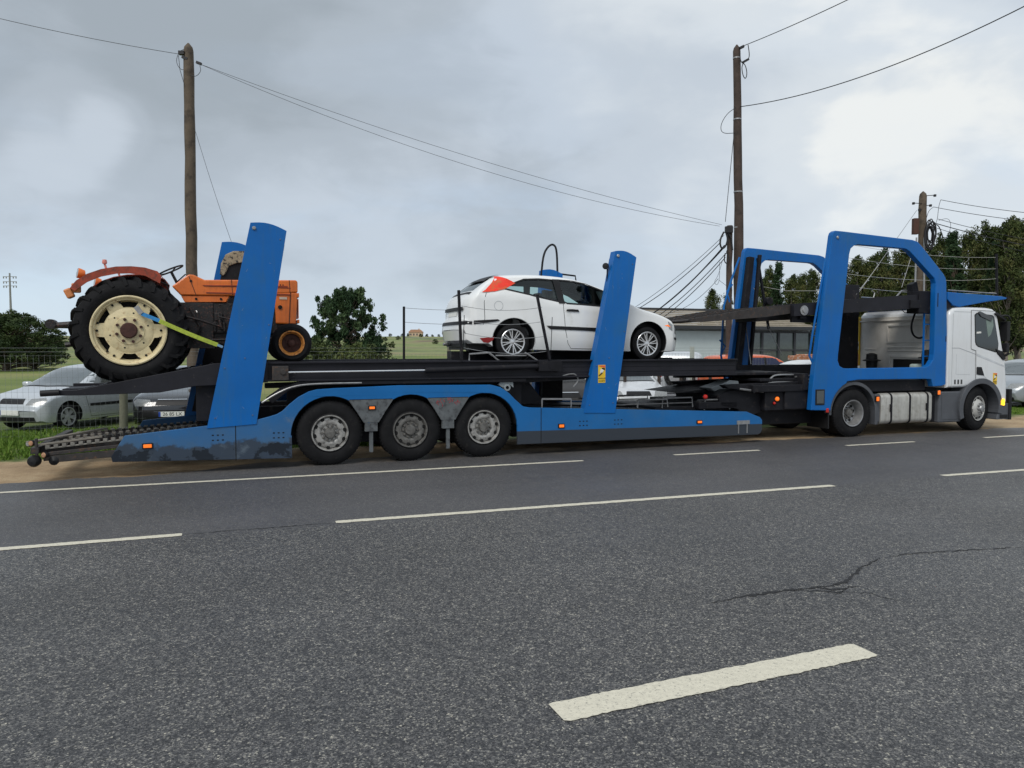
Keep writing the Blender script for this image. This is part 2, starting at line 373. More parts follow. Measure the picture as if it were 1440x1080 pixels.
# ================================================================ GROUND, ROAD
def nodes_of(name):
    m = bpy.data.materials.new(name); m.use_nodes = True; MATS[name] = m
    return m, m.node_tree.nodes, m.node_tree.links, m.node_tree.nodes['Principled BSDF']
def nm(n, L, op, a, b=None, cl=False):
    x = n.new('ShaderNodeMath'); x.operation = op; x.use_clamp = cl
    for i, v in enumerate((a, b)):
        if v is None: continue
        if isinstance(v, (int, float)): x.inputs[i].default_value = v
        else: L.new(v, x.inputs[i])
    return x.outputs[0]
def nnoise(n, L, vec, s, d=5, r=.6, dist=0):
    x = n.new('ShaderNodeTexNoise'); x.inputs['Scale'].default_value = s; x.inputs['Detail'].default_value = d; x.inputs['Roughness'].default_value = r
    x.inputs['Distortion'].default_value = dist; L.new(vec, x.inputs[0]); return x.outputs[0]
def nramp(n, L, f, stops, ip='LINEAR'):
    r = n.new('ShaderNodeValToRGB'); e = r.color_ramp.elements
    while len(e) > 1: e.remove(e[0])
    e[0].position, e[0].color = stops[0][0], (*stops[0][1], 1)
    for p, c in stops[1:]:
        x = e.new(p); x.color = (*c, 1)
    r.color_ramp.interpolation = ip; L.new(f, r.inputs[0]); return r.outputs[0]
def nmix(n, L, f, a, b, bt='MIX'):
    m = n.new('ShaderNodeMix'); m.data_type = 'RGBA'; m.blend_type = bt
    if isinstance(f, (int, float)): m.inputs[0].default_value = f
    else: L.new(f, m.inputs[0])
    for i, v in ((6, a), (7, b)):
        if isinstance(v, tuple): m.inputs[i].default_value = (*v, 1)
        else: L.new(v, m.inputs[i])
    return m.outputs[2]

def asphalt():
    m, n, L, b = nodes_of('asphalt'); tc = n.new('ShaderNodeTexCoord'); V = tc.outputs['Object']
    vo = n.new('ShaderNodeTexVoronoi'); vo.inputs['Scale'].default_value = 115; vo.inputs['Randomness'].default_value = 1; L.new(V, vo.inputs[0])
    sc = n.new('ShaderNodeSeparateColor'); L.new(vo.outputs['Color'], sc.inputs[0])
    chip = nramp(n, L, sc.outputs[0], [(0, (.016, .016, .017)), (.40, (.043, .042, .043)), (.75, (.086, .084, .083)), (.93, (.155, .150, .138)), (1.0, (.30, .285, .24))])
    g = nnoise(n, L, V, 210, 3, .7)
    chip = nmix(n, L, .75, chip, nramp(n, L, g, [(.3, (.5, .5, .5)), (.5, (1, 1, 1)), (.7, (1.5, 1.5, 1.5))]), 'MULTIPLY')
    v2 = n.new('ShaderNodeTexVoronoi'); v2.inputs['Scale'].default_value = 38; L.new(V, v2.inputs[0])
    s2 = n.new('ShaderNodeSeparateColor'); L.new(v2.outputs['Color'], s2.inputs[0])
    chip = nmix(n, L, .9, chip, nramp(n, L, s2.outputs[1], [(0, (.62, .62, .63)), (.7, (1.05, 1.05, 1.05)), (.95, (1.5, 1.47, 1.4))]), 'MULTIPLY')
    # wheel tracks and patchiness along the lanes
    mp = n.new('ShaderNodeMapping'); mp.inputs['Scale'].default_value = (.12, 1.0, 1); L.new(V, mp.inputs[0])
    lane = nnoise(n, L, mp.outputs[0], .9, 4, .5, .3)
    patch = nnoise(n, L, V, .55, 5, .55)
    sp = n.new('ShaderNodeSeparateXYZ'); L.new(V, sp.inputs[0])
    far = n.new('ShaderNodeMapRange'); L.new(nm(n, L, 'ADD', sp.outputs[1], nm(n, L, 'MULTIPLY', patch, .5)), far.inputs[0])
    far.inputs[1].default_value = 8.05; far.inputs[2].default_value = 8.25        # a newer finer strip beyond the centre line
    tone = nm(n, L, 'ADD', .54, nm(n, L, 'ADD', nm(n, L, 'MULTIPLY', lane, .60), nm(n, L, 'MULTIPLY', patch, .65)))
    cb = n.new('ShaderNodeCombineColor'); [L.new(tone, cb.inputs[i]) for i in range(3)]
    c = nmix(n, L, 1.0, chip, cb.outputs[0], 'MULTIPLY')
    smooth = nmix(n, L, 1.0, nmix(n, L, .55, chip, (.066, .064, .067)), cb.outputs[0], 'MULTIPLY')
    c = nmix(n, L, far.outputs[0], c, smooth)
    # sand blown over the outer edge
    e = n.new('ShaderNodeMapRange'); L.new(nm(n, L, 'ADD', sp.outputs[1], nm(n, L, 'MULTIPLY', nnoise(n, L, V, 2.2, 8, .7), 1.3)), e.inputs[0])
    e.inputs[1].default_value = 12.65; e.inputs[2].default_value = 13.5
    c = nmix(n, L, nm(n, L, 'MULTIPLY', e.outputs[0], .75), c, (.20, .155, .105))
    L.new(c, b.inputs['Base Color'])
    damp = n.new('ShaderNodeMapRange'); L.new(nnoise(n, L, V, .35, 4, .5), damp.inputs[0]); damp.inputs[1].default_value = .35; damp.inputs[2].default_value = .7
    damp.inputs[3].default_value = .62; damp.inputs[4].default_value = .40
    L.new(damp.outputs[0], b.inputs['Roughness']); b.inputs['Specular IOR Level'].default_value = .55
    bp = n.new('ShaderNodeBump'); bp.inputs['Strength'].default_value = .55; bp.inputs['Distance'].default_value = .006
    L.new(nm(n, L, 'ADD', vo.outputs['Distance'], g), bp.inputs['Height']); L.new(bp.outputs[0], b.inputs['Normal'])
    return m
def groundmat():
    m, n, L, b = nodes_of('verge_ground'); tc = n.new('ShaderNodeTexCoord'); V = tc.outputs['Object']
    sp = n.new('ShaderNodeSeparateXYZ'); L.new(V, sp.inputs[0])
    w = nm(n, L, 'ADD', sp.outputs[1], nm(n, L, 'MULTIPLY', nm(n, L, 'SUBTRACT', nnoise(n, L, V, 1.4, 7, .65), .5), 1.5))
    sand = nramp(n, L, nnoise(n, L, V, 1.2, 9, .7), [(.3, (.24, .165, .095)), (.5, (.38, .275, .165)), (.68, (.50, .39, .25))])
    sand = nmix(n, L, .7, sand, nramp(n, L, nnoise(n, L, V, 55, 4, .8), [(.3, (.55, .52, .5)), (.5, (1, 1, 1)), (.75, (1.4, 1.4, 1.4))]), 'MULTIPLY')
    earth = nramp(n, L, nnoise(n, L, V, 2.5, 8, .7), [(.3, (.055, .075, .022)), (.5, (.085, .12, .03)), (.7, (.16, .15, .06))])
    fieldc = nramp(n, L, nnoise(n, L, V, .045, 7, .6), [(.33, (.10, .14, .04)), (.47, (.16, .20, .055)), (.58, (.23, .23, .09)), (.7, (.22, .18, .10))])
    r1 = n.new('ShaderNodeMapRange'); L.new(w, r1.inputs[0]); r1.inputs[1].default_value = 14.2; r1.inputs[2].default_value = 14.5
    r2 = n.new('ShaderNodeMapRange'); L.new(sp.outputs[1], r2.inputs[0]); r2.inputs[1].default_value = 24; r2.inputs[2].default_value = 34
    c = nmix(n, L, r1.outputs[0], sand, earth); c = nmix(n, L, r2.outputs[0], c, fieldc)
    L.new(c, b.inputs['Base Color']); b.inputs['Roughness'].default_value = .9; b.inputs['Specular IOR Level'].default_value = .25
    bp = n.new('ShaderNodeBump'); bp.inputs['Strength'].default_value = .6; bp.inputs['Distance'].default_value = .02
    L.new(nnoise(n, L, V, 25, 6, .7), bp.inputs['Height']); L.new(bp.outputs[0], b.inputs['Normal'])
    return m
ASPH = asphalt(); GRND = groundmat()
def rsheet(name, pts, z, m, kind='structure'):
    "flat polygon given in the road frame"
    me = bpy.data.meshes.new(name); tr = tessellate_polygon([[Vector((a, b, 0)) for a, b in pts]])
    me.from_pydata([Vector((a, b, z)) for a, b in pts], [], [tuple(t) for t in tr]); me.update()
    bm = bmesh.new(); bm.from_mesh(me); bmesh.ops.recalc_face_normals(bm, faces=bm.faces)
    if sum(f.normal.z for f in bm.faces) < 0: bmesh.ops.reverse_faces(bm, faces=bm.faces)
    bm.to_mesh(me); bm.free(); me.materials.append(m)
    o = bpy.data.objects.new(name, me); COL.objects.link(o); o.rotation_euler = (0, 0, RH)
    if kind: o['kind'] = kind
    return o
rsheet('ground', [(-1500, -1500), (1500, -1500), (1500, 1500), (-1500, 1500)], -.014, GRND)
rnd = random.Random(3)
def edge_n(s):
    b = 11.93 if s < -3 else (11.93 + (s + 3) * .04 if s < 6 else 12.29)
    if -1.0 < s < 9: b += .55 * min(1, s + 1) * min(1, (9 - s) / 2)
    return b
edge = []; s = -60
while s < 120:
    edge.append((s, edge_n(s) + rnd.uniform(-.05, .05) + .05 * math.sin(s * 2.1) + (.04 * math.sin(s * 5.3)))); s += .12
rsheet('road', [(-60, -14), (120, -14)] + edge[::-1], 0.0, ASPH)
LOT = mat('car_park_asphalt', (.12, .12, .125), .8, var=.15, scale=.8, bump=.3, bscale=60)
rsheet('car_park', [(4.5, 16.95), (70, 16.95), (70, 44), (4.5, 44)], -.006, LOT)

LINE = mat('road_paint', (.64, .60, .48), .6, var=.12, scale=30, col2=(.17, .165, .15), c2=(.54, .74), c2scale=60, bump=.3, bscale=90)
def marking(a, b, w, jit=.006, w2=None):
    "painted line on the asphalt from ground point a to b with slightly ragged edges"
    a = Vector(a); b = Vector(b); d = (b - a); Ln = d.length; d.normalize(); q = Vector((-d.y, d.x, 0)); k = max(2, int(Ln / .03)); vs = []; w2 = w2 or w
    for i in range(k + 1):
        p = a + d * (Ln * i / k); ww = w + (w2 - w) * i / k
        e0 = .012 if i in (0, k) else 0
        for sgn in (-1, 1): vs.append(p + q * sgn * (ww / 2 + rnd.uniform(-jit, jit) + .4 * jit * math.sin(i * .7 + sgn) - e0) + Vector((0, 0, .004)))
    mb = MB(); mb.add(vs, [(2 * i, 2 * i + 2, 2 * i + 3, 2 * i + 1) for i in range(k)])
    o = mb.build('road_marking', LINE); o['kind'] = 'structure'; return o
def mark_px(p, q, w, **k): return marking(GR(*p), GR(*q), w, **k)
A0 = GR(-60, 696.3); mark_px((-60, 696.3), (820, 648), .105)
mark_px((948, 640), (1068, 633.3), .105); mark_px((1190, 626.8), (1286, 621.3), .105); mark_px((1384, 615.6), (1520, 607.5), .105)
mark_px((-120, 782), (256, 752), .115); mark_px((472, 734.5), (1172, 683), .115); mark_px((1325, 669), (1560, 652.5), .115)
mark_px((782, 1002.5), (1217, 914), .205, jit=.006)
# cracks across the near lane: dark ragged slivers
def crack(pts, w):
    P = [GR(*p) for p in pts]; Q = [P[0]]
    for a, b in zip(P, P[1:]):
        k = max(1, int((b - a).length / .035))
        for i in range(1, k + 1): Q.append(a.lerp(b, i / k) + Vector((rnd.uniform(-.012, .012), rnd.uniform(-.016, .016), 0)))
    vs = []
    for i, p in enumerate(Q):
        ww = w * min(1, 4 * min(i, len(Q) - 1 - i) / len(Q) + .15) * rnd.uniform(.2, 1.5)
        vs += [p + Vector((0, -ww / 2, .003)), p + Vector((0, ww / 2, .003))]
    mb = MB(); mb.add(vs, [(2 * i, 2 * i + 2, 2 * i + 3, 2 * i + 1) for i in range(len(Q) - 1)])
    o = mb.build('road_crack', mat('tar_crack', (.012, .012, .013), .8)); o['kind'] = 'structure'
crack([(1000, 848), (1060, 837), (1110, 830), (1165, 824), (1190, 818), (1212, 797), (1240, 784)], .042)
crack([(1240, 784), (1280, 779), (1340, 775), (1440, 769)], .020)
crack([(1110, 831), (1170, 832), (1220, 834), (1275, 848)], .014)
crack([(1148, 826), (1170, 829), (1190, 828)], .03)
crack([(1150, 830), (1180, 834), (1194, 826), (1212, 824)], .02)
crack([(256, 752), (330, 746), (400, 741), (472, 735)], .018)
# kerb between verge and car park
KERB = mat('kerb_concrete', (.42, .41, .38), .85, var=.12, bump=.2, bscale=30)
mb = MB(); mb.box(4.5, 70, 16.8, 16.95, -.02, .10); k = mb.build('kerb', KERB, bevel=.015); k.rotation_euler = (0, 0, RH); k['kind'] = 'structure'

# ------------------------------------------------ far hill
HILL = nodes_of('hill_field'); m_, n_, L_, b_ = HILL
V_ = n_.new('ShaderNodeTexCoord').outputs['Object']
c_ = nramp(n_, L_, nnoise(n_, L_, V_, .018, 9, .62), [(.38, (.11, .13, .05)), (.46, (.17, .21, .065)), (.53, (.22, .24, .09)), (.58, (.23, .19, .10)), (.66, (.15, .11, .07))])
c_ = nmix(n_, L_, .6, c_, nramp(n_, L_, nnoise(n_, L_, V_, .3, 6, .7), [(.3, (.5, .55, .5)), (.55, (1, 1, 1)), (.8, (1.3, 1.3, 1.2))]), 'MULTIPLY')
L_.new(c_, b_.inputs['Base Color']); b_.inputs['Roughness'].default_value = .95
def hz_(x, y):
    t = min(1, max(0, (y - 150) / 430)); t = t * t * (3 - 2 * t)
    h = 12.5 * t * (.80 + .20 * math.sin(x * .011 + 1.2) + .07 * math.sin(x * .043))
    h *= 1 + .25 * (max(0, (-x - 120)) / 300)
    return h - .4 + .35 * math.sin(x * .07) * math.sin(y * .05) * t
vs = []; fs = []; nx, ny = 110, 50
for j in range(ny + 1):
    for i in range(nx + 1):
        x = -700 + 1600 * i / nx; y = 150 + 700 * j / ny; vs.append((x, y, hz_(x, y)))
for j in range(ny):
    for i in range(nx): a = j * (nx + 1) + i; fs.append((a, a + 1, a + nx + 2, a + nx + 1))
mb = MB(); mb.add(vs, fs); o = mb.build('hill', m_, smooth=True); o['kind'] = 'structure'

# ------------------------------------------------ grass
def grassmat(name, stops):
    m, n, L, b = nodes_of(name); oi = n.new('ShaderNodeTexCoord')
    c = nramp(n, L, nnoise(n, L, oi.outputs['Object'], 9, 4, .8), stops); L.new(c, b.inputs['Base Color'])
    b.inputs['Roughness'].default_value = .7; b.inputs['Specular IOR Level'].default_value = .2; return m
GRASS = grassmat('grass_blades', [(.30, (.045, .085, .012)), (.48, (.095, .18, .022)), (.60, (.20, .29, .05)), (.70, (.36, .30, .11))])
def grass(name, label, n, fn, hmin, hmax):
    rg = random.Random(11); vs = []; fs = []
    while len(fs) < n:
        s, w, dens = fn(rg)
        if dens is None: continue
        p = RW(s, w, -.012)
        for _ in range(7):
            q = p + Vector((rg.gauss(0, .035), rg.gauss(0, .035), 0)); a = rg.uniform(0, 2 * math.pi); h = rg.uniform(hmin, hmax) * dens; wd = rg.uniform(.004, .008) * 1.3
            d = Vector((math.cos(a), math.sin(a), 0)); ln = Vector((rg.gauss(0, .4), rg.gauss(0, .4), 0)) * h
            k = len(vs); vs += [q - d * wd, q + d * wd, q + ln * .35 + Vector((0, 0, h * .6)) + d * wd * .8, q + ln * .35 + Vector((0, 0, h * .6)) - d * wd * .8, q + ln + Vector((0, 0, h))]
            fs.append((k, k + 1, k + 2, k + 3)); fs.append((k + 3, k + 2, k + 4))
    me = bpy.data.meshes.new(name); me.from_pydata(vs, [], fs); me.update(); me.materials.append(GRASS)
    o = bpy.data.objects.new(name, me); COL.objects.link(o); tag(o, label, 'grass', kind='stuff')
def gl(rg):
    s = rg.uniform(-10, 3.2); w = 14.25 + (rg.random() ** 1.3) * 4.8
    e = 14.3 + .35 * math.sin(s * 1.7) + .2 * math.sin(s * 4.9)
    if w < e: return s, w, None
    return s, w, (.45 + .55 * min(1, (w - e) / .5)) * (.6 + .4 * math.sin(s * 3 + w * 2) ** 2)
grass('grass', 'tufty green grass on the verge behind the rear ramps, below the silver car', 95000, gl, .05, .17)
def gr_(rg):
    s = rg.uniform(18.5, 26); w = rg.uniform(14.8, 16.8); return s, w, .55
grass('grass', 'thin green grass strip along the kerb in front of the white cab', 26000, gr_, .04, .13)

# ------------------------------------------------ trees
def leafmat(name, a, b_, c):
    m, n, L, b = nodes_of(name); tc = n.new('ShaderNodeTexCoord')
    f = nm(n, L, 'ADD', nm(n, L, 'MULTIPLY', nnoise(n, L, tc.outputs['Object'], .55, 3, .6), .7), nm(n, L, 'MULTIPLY', nnoise(n, L, tc.outputs['Object'], 5, 2, .6), .3))
    L.new(nramp(n, L, f, [(.36, a), (.50, b_), (.64, c)]), b.inputs['Base Color']); b.inputs['Roughness'].default_value = .75; b.inputs['Specular IOR Level'].default_value = .2
    return m
LF_EUC = leafmat('eucalyptus_leaves', (.020, .032, .011), (.052, .072, .020), (.125, .120, .040))
LF_PINE = leafmat('pine_needles', (.014, .034, .014), (.034, .066, .026), (.075, .110, .045))
LF_UMB = leafmat('umbrella_pine_needles', (.018, .034, .012), (.042, .066, .022), (.085, .105, .038))
LF_HEDGE = leafmat('bush_leaves', (.04, .055, .018), (.085, .11, .035), (.17, .17, .06))
BARK = mat('bark', (.10, .075, .055), .9, var=.3, scale=3, bump=.5, bscale=12)
BARKP = mat('pale_bark', (.20, .17, .14), .85, var=.3, scale=3, bump=.4, bscale=12)
def tree_mesh(seed, h, prof, trunk_r, nclump, nleaf, leaf, clump_r, lm, bm_, bare=.2, up=0.0, limbs=14, trunk_h=.93, flat=1.0, lean=.02):
    "crown = leaf faces gathered in clumps at the ends of real limbs; prof(t) = crown radius at height share t"
    rg = random.Random(seed); tb = MB(); pts = []; x = y = 0
    for i in range(9):
        t = i / 8; pts.append(Vector((x, y, h * trunk_h * t))); x += rg.gauss(0, h * lean * .5); y += rg.gauss(0, h * lean * .5)
    tb.tube(pts, [trunk_r * (1 - .88 * i / 8) for i in range(9)], 7)
    def tp(t): f = min(.999, t) * 8; i = int(f); return pts[i].lerp(pts[i + 1], f - i)
    cl = []
    for i in range(nclump):
        t = bare + (1 - bare) * (i + rg.random()) / nclump; rr = prof((t - bare) / (1 - bare)); a = rg.uniform(0, 2 * math.pi); q = rr * (rg.random() ** .45) * rg.uniform(.75, 1.12)
        base = tp(min(.98, (t * .93))); c = Vector((base.x + math.cos(a) * q, base.y + math.sin(a) * q, h * t + rg.gauss(0, clump_r * .3))); cl.append(c)
        if i % max(1, nclump // limbs) == 0 or q > rr * .85:
            st = tp(max(.05, t * .93 - .10 - .25 * q / h)); mid = st.lerp(c, .55) + Vector((0, 0, -.04 * q if up == 0 else up * q * -.2))
            tb.tube([st, mid, c], trunk_r * .26, 4, trunk_r * .05, caps=False)
    vs = []; fs = []
    for c in cl:
        cr = clump_r * rg.uniform(.55, 1.3)
        for _ in range(nleaf):
            d = Vector((rg.gauss(0, 1), rg.gauss(0, 1), rg.gauss(0, 1) * flat)); d = d / max(.6, d.length) * cr * rg.random() ** .5
            p = c + d; u = Vector((rg.gauss(0, 1), rg.gauss(0, 1), rg.gauss(0, 1) + up)).normalized(); w = u.orthogonal().normalized(); w = (Matrix.Rotation(rg.uniform(0, 6.28), 3, u) @ w)
            l = leaf * rg.uniform(.6, 1.5); ww = l * rg.uniform(.28, .5); k = len(vs)
            vs += [p - u * l, p + w * ww, p + u * l, p - w * ww]; fs.append((k, k + 1, k + 2, k + 3))
    cm = bpy.data.meshes.new('crown'); cm.from_pydata(vs, [], fs); cm.update(); cm.materials.append(lm)
    t_o = tb.build('trunk', bm_, smooth=True); tm = t_o.data; bpy.data.objects.remove(t_o)
    return cm, tm
def plant(name, label, cat, meshes, loc, sc, rot, group=None):
    root = bpy.data.objects.new(name, None); COL.objects.link(root); root.location = loc; root.rotation_euler = (0, 0, rot); root.scale = sc
    tag(root, label, cat, group)
    for nme, me in zip(('crown', 'trunk'), meshes):
        o = bpy.data.objects.new(nme, me); COL.objects.link(o); o.parent = root
    return root
tall = [tree_mesh(20 + i, 12, lambda t, i=i: (1.0 + 1.25 * math.sin(min(1, t * 1.25) * math.pi * .8)) * (1 - .55 * t ** 3) * (.9 + .18 * math.sin(t * 17 + i * 2)), .17, 150, 90, .12, .54, LF_EUC, BARKP, bare=.26 - .05 * (i % 3), up=.8, flat=1.35) for i in range(5)]
conif = [tree_mesh(40 + i, 12, lambda t: (1.75 * (1 - t) ** .8 + .12) * (.85 + .2 * math.sin(t * 40)), .15, 150, 80, .12, .38, LF_PINE, BARK, bare=.16, flat=.7) for i in range(2)]
rt = random.Random(5)
# skyline of the wood, photo px -> top px, kept as distance 62-80 m
spec = [(1003, 412, 64), (1022, 420, 68), (1068, 396, 66), (1085, 382, 72), (1096, 372, 70), (1112, 392, 66), (1130, 390, 72), (1146, 384, 68), (1163, 392, 70), (1182, 388, 73),
        (1203, 366, 66), (1219, 372, 72), (1232, 360, 64), (1247, 352, 68), (1262, 372, 74), (1272, 350, 66), (1288, 360, 72), (1306, 352, 60), (1320, 340, 66), (1334, 345, 72),
        (1348, 328, 62), (1366, 330, 68), (1378, 348, 75), (1393, 322, 64), (1398, 345, 60), (1412, 330, 66), (1421, 316, 58), (1436, 312, 62), (1452, 318, 66), (1470, 316, 60), (1490, 320, 64)]
names = ['tree in the wood behind the truck', 'tree']
for i, (px, py, Y) in enumerate(spec):
    p = AT(px, py, Y); h = p.z + .2; c = i in (4, 13, 20, 24); me = conif[i % 2] if c else tall[i % 5]; k = h / 12.1
    w = k * rt.uniform(.74, .96) * (1.0 if px < 1380 else 1.05)
    plant('conifer_tree' if c else 'eucalyptus_tree', None, 'tree', me, (p.x, p.y, -.05), (w, w, k), rt.uniform(0, 6), 'trees of the wood behind the truck')
    o = COL.objects[-3] if False else None
TREES = [o for o in bpy.data.objects if o.get('group') == 'trees of the wood behind the truck']
for px, py, Y in [(1040, 430, 84), (1076, 418, 86), (1120, 412, 88), (1156, 410, 90), (1214, 400, 88), (1256, 392, 90), (1300, 385, 86), (1340, 372, 90), (1380, 372, 92), (1410, 388, 90), (1440, 392, 88), (1356, 400, 84), (1098, 424, 92), (1176, 420, 94), (1236, 408, 92), (1282, 400, 94)]:
    p = AT(px, py, Y); k = p.z / 12; o = plant('eucalyptus_tree', 'dense olive green tree half hidden in the rear rows of the wood behind the truck', 'tree', rt.choice(tall), (p.x, p.y, -.05), (k * 1.45, k * 1.45, k * .9), rt.uniform(0, 6), 'rear trees of the wood')
WHERE = ['leftmost low dark tree of the wood, above the slatted shed roof', 'low tree above the shed roof, just left of the far blue frame post', 'olive tree just right of the far blue frame post', 'olive tree near the left side inside the far blue frame',
         'pointed dark conifer rising highest inside the far blue frame', 'broad olive tree right of the pointed conifer inside the far blue frame', 'olive tree in the middle of the far blue frame opening', 'tree at the right side of the far blue frame opening',
         'tree under the corner of the far blue frame', 'tree behind the leaning post of the near blue frame', 'dark tree at the left edge inside the near blue frame opening', 'second tree from the left inside the near blue frame opening',
         'tree with a ragged top left of middle in the near blue frame opening', 'pointed conifer in the middle of the near blue frame opening', 'lower tree right of the pointed conifer in the near blue frame opening', 'dense tree left of the pole inside the near blue frame opening',
         'tree directly behind the pole with the coiled cable', 'tree just right of the coiled black cable', 'tree above the sloping corner of the near blue frame', 'olive tree right of the sloping corner of the near blue frame',
         'tall pointed conifer right of the near blue frame, above the blue roof wing', 'tall tree above the middle of the blue roof wing', 'tree behind the thin railing post on the cab roof', 'tall dark tree above the tip of the blue roof wing',
         'narrow conifer just past the railing post', 'tall tree above the right edge of the cab', 'tallest dark tree in the upper right of the wood', 'tall tree touching the right edge of the picture', 'tree cut by the right edge', 'tree', 'tree']
for o, w in zip(TREES, WHERE): o['label'] = w if w != 'tree' else 'tall tree beyond the right edge of the picture'
# young pine with bushes at its foot
pine = tree_mesh(77, 5.3, lambda t: 2.25 * math.sqrt(max(.02, 1 - ((t - .40) / .66) ** 2)), .12, 250, 120, .095, .25, LF_PINE, BARK, bare=.06, up=1.6, flat=1.9, limbs=60)
p = AT(487, 420, 44); plant('pine_tree', 'young bushy dark green pine with upright shoots, right of the small tractor wheel', 'tree', pine, (p.x, p.y, -.1), (1.0, 1.0, 1.0), .6)
bush = [tree_mesh(90 + i, 2.2, lambda t: 1.5 * (1 - t ** 2 * .6), .05, 60, 60, .09, .38, LF_HEDGE, BARK, bare=.1) for i in range(2)]
for i, (px, py, Y, lab) in enumerate([(448, 487, 40, 'pale green bush left of the young pine behind the small tractor wheel'), (500, 488, 38, 'pale green bush at the foot of the young pine'), (524, 484, 46, 'small pale bush at the right foot of the young pine')]):
    p = AT(px, py, Y); plant('bush', lab, 'bush', bush[i % 2], (p.x, p.y, -.1), (1.15, 1.15, p.z / 2.1), i * 2.0, 'pale bushes round the young pine')
umb = tree_mesh(60, 6, lambda t: 3.6 * math.sqrt(max(0, 1 - (t * 1.3 - .3) ** 2)) + .3, .26, 300, 100, .10, .50, LF_UMB, BARK, bare=.20, flat=.6, limbs=24)
for i, (px, py, Y, w, lab) in enumerate([(6, 441, 62, 1.15, 'broad dark umbrella pine at the left edge in front of the power line pole'), (48, 478, 68, .72, 'smaller dark round tree right of the umbrella pine, above the silver car'), (-26, 452, 74, 1.1, 'dark tree cut by the left edge of the picture')]):
    p = AT(px, py, Y); plant('umbrella_pine', lab, 'tree', umb, (p.x, p.y, -.1), (w * 1.05, w * 1.05, p.z / 6.05), i * 1.9, 'dark pines at the left edge')
# far trees on and below the hill
far = [tree_mesh(110 + i, 8, lambda t: 3.2 * (1 - (1.6 * t - .6) ** 2 * .7), .2, 60, 26, .35, .9, LF_UMB, BARK, bare=.08) for i in range(3)]
farspec = [(66, 474, 260), (72, 472, 270), (78, 473, 265), (85, 474, 280)] + [(534, 474, 470), (549, 477, 540), (566, 475, 550), (574, 478, 520), (600, 474, 560), (608, 473, 570), (617, 475, 560), (626, 476, 560), (634, 476, 540), (642, 477, 560), (592, 479, 500), (560, 481, 400), (612, 486, 330), (541, 480, 380)]
fl = ['leftmost of the distant trees', 'second of the distant trees', 'third of the distant trees', 'last of the distant trees before the big tyre']
for i, (px, py, Y) in enumerate(farspec):
    p = AT(px, py, Y); g = hz_(p.x, p.y) if Y > 150 else 0; h = max(2.2, p.z - g + .3); w = h / 8 * (1.0 if i < 4 else 1.6)
    lab = (fl[i] + ' between the umbrella pine and the tractor') if i < 4 else 'small dark tree on the green hillside seen behind the railing posts'
    plant('distant_tree', lab, 'tree', far[i % 3], (p.x, p.y, g - .2), (w, w, h / 8), i * 1.3, 'distant trees left of the tractor' if i < 4 else 'small trees on the far hillside')

# ------------------------------------------------ house on the hill
HX = AT(585, 473, 560); hb = hz_(HX.x, HX.y) - .3
ho = thing('farmhouse', 'small ochre farmhouse with orange roof standing on the far hill', 'house', (HX.x, HX.y, hb))
OCH = mat('ochre_plaster', (.50, .38, .26), .9); ROOFT = mat('orange_roof_tile', (.42, .24, .15), .9)
hh = 4.6
MB().box(-6.5, 6.5, -4, 4, 0, hh).build('wall', OCH, ho)
mb = MB(); mb.prism([(-7.1, hh), (7.1, hh), (4.2, hh + 2.6), (-4.2, hh + 2.6)], -4.4, 4.4); mb.build('roof', ROOFT, ho)
for x in (-4.4, -1.5, 1.5, 4.4): MB().box(x - .6, x + .6, -4.06, -4.003, 1.6, 3.4).build('window', GLASS, ho)
MB().box(2.4, 3.4, -1, 0, hh + 1.6, hh + 3.6).build('chimney', OCH, ho)

ho.scale = (.78, .78, .78)
# ------------------------------------------------ slatted shed with glass front
bl = thing('warehouse', 'low shed with pale slatted roof, big white door and dark glazed front', 'building', (8.0, 34.5, 0), 'R')
def RL(px, py, n):
    r = ray(px, py); t = n / r.dot(RN); p = Vector((0, 0, CAM_H)) + r * t; return (p.dot(RD), p.z)
NB = 34.5; a0 = RL(947, 466, NB); a1 = RL(1136, 455, NB)
E0 = a0[0]; E1 = a1[0] + .5; EZ = (a0[1] + a1[1]) / 2
SLAT = mat('weathered_roof_slats', (.30, .26, .20), .8, var=.2, scale=2)
FRAMEB = mat('dark_window_frame', (.03, .032, .035), .5)
DOORW = mat('pale_green_white_door', (.52, .58, .56), .5, var=.04)
STEELW = mat('shed_wall_sheet', (.34, .37, .37), .6)
GLS = mat('shed_glass', (.055, .075, .065), .08, var=.2, spec=.9)
mb = MB(); mb.box(E0 + .1, E1 - .1, NB + .25, NB + 9, 0, EZ - .06); mb.build('wall', STEELW, bl)
rh = EZ + 1.15; rd = 5.2
mb = MB()
for i in range(9):                                  # overlapping roof slats rising to the ridge
    f0, f1 = i / 9, (i + 1) / 9
    y0, y1 = NB - .35 + rd * f0, NB - .35 + rd * f1 + .10; z0, z1 = EZ + .02 + (rh - EZ) * f0 + .05, EZ + .02 + (rh - EZ) * f1 - .015
    mb.add([(E0 - .3, y0, z0), (E1, y0, z0), (E1, y1, z1), (E0 - .3, y1, z1), (E0 - .3, y0, z0 - .06), (E1, y0, z0 - .06), (E1, y1, z1 - .06), (E0 - .3, y1, z1 - .06)], [(0, 1, 2, 3), (7, 6, 5, 4), (0, 4, 5, 1), (1, 5, 6, 2), (2, 6, 7, 3), (3, 7, 4, 0)])
rf = mb.build('roof', SLAT, bl)
MB().box(E0 - .34, E1 + .04, NB - .35 + rd, NB + rd - .05, rh - .05, rh + .13).build('ridge', FRAMEB, rf)
MB().box(E0 - .34, E1 + .04, NB - .44, NB - .36, EZ - .13, EZ + .05).build('gutter', FRAMEB, rf)
d1 = RL(1018, 480, NB)[0]; d2 = RL(1050, 480, NB)[0]
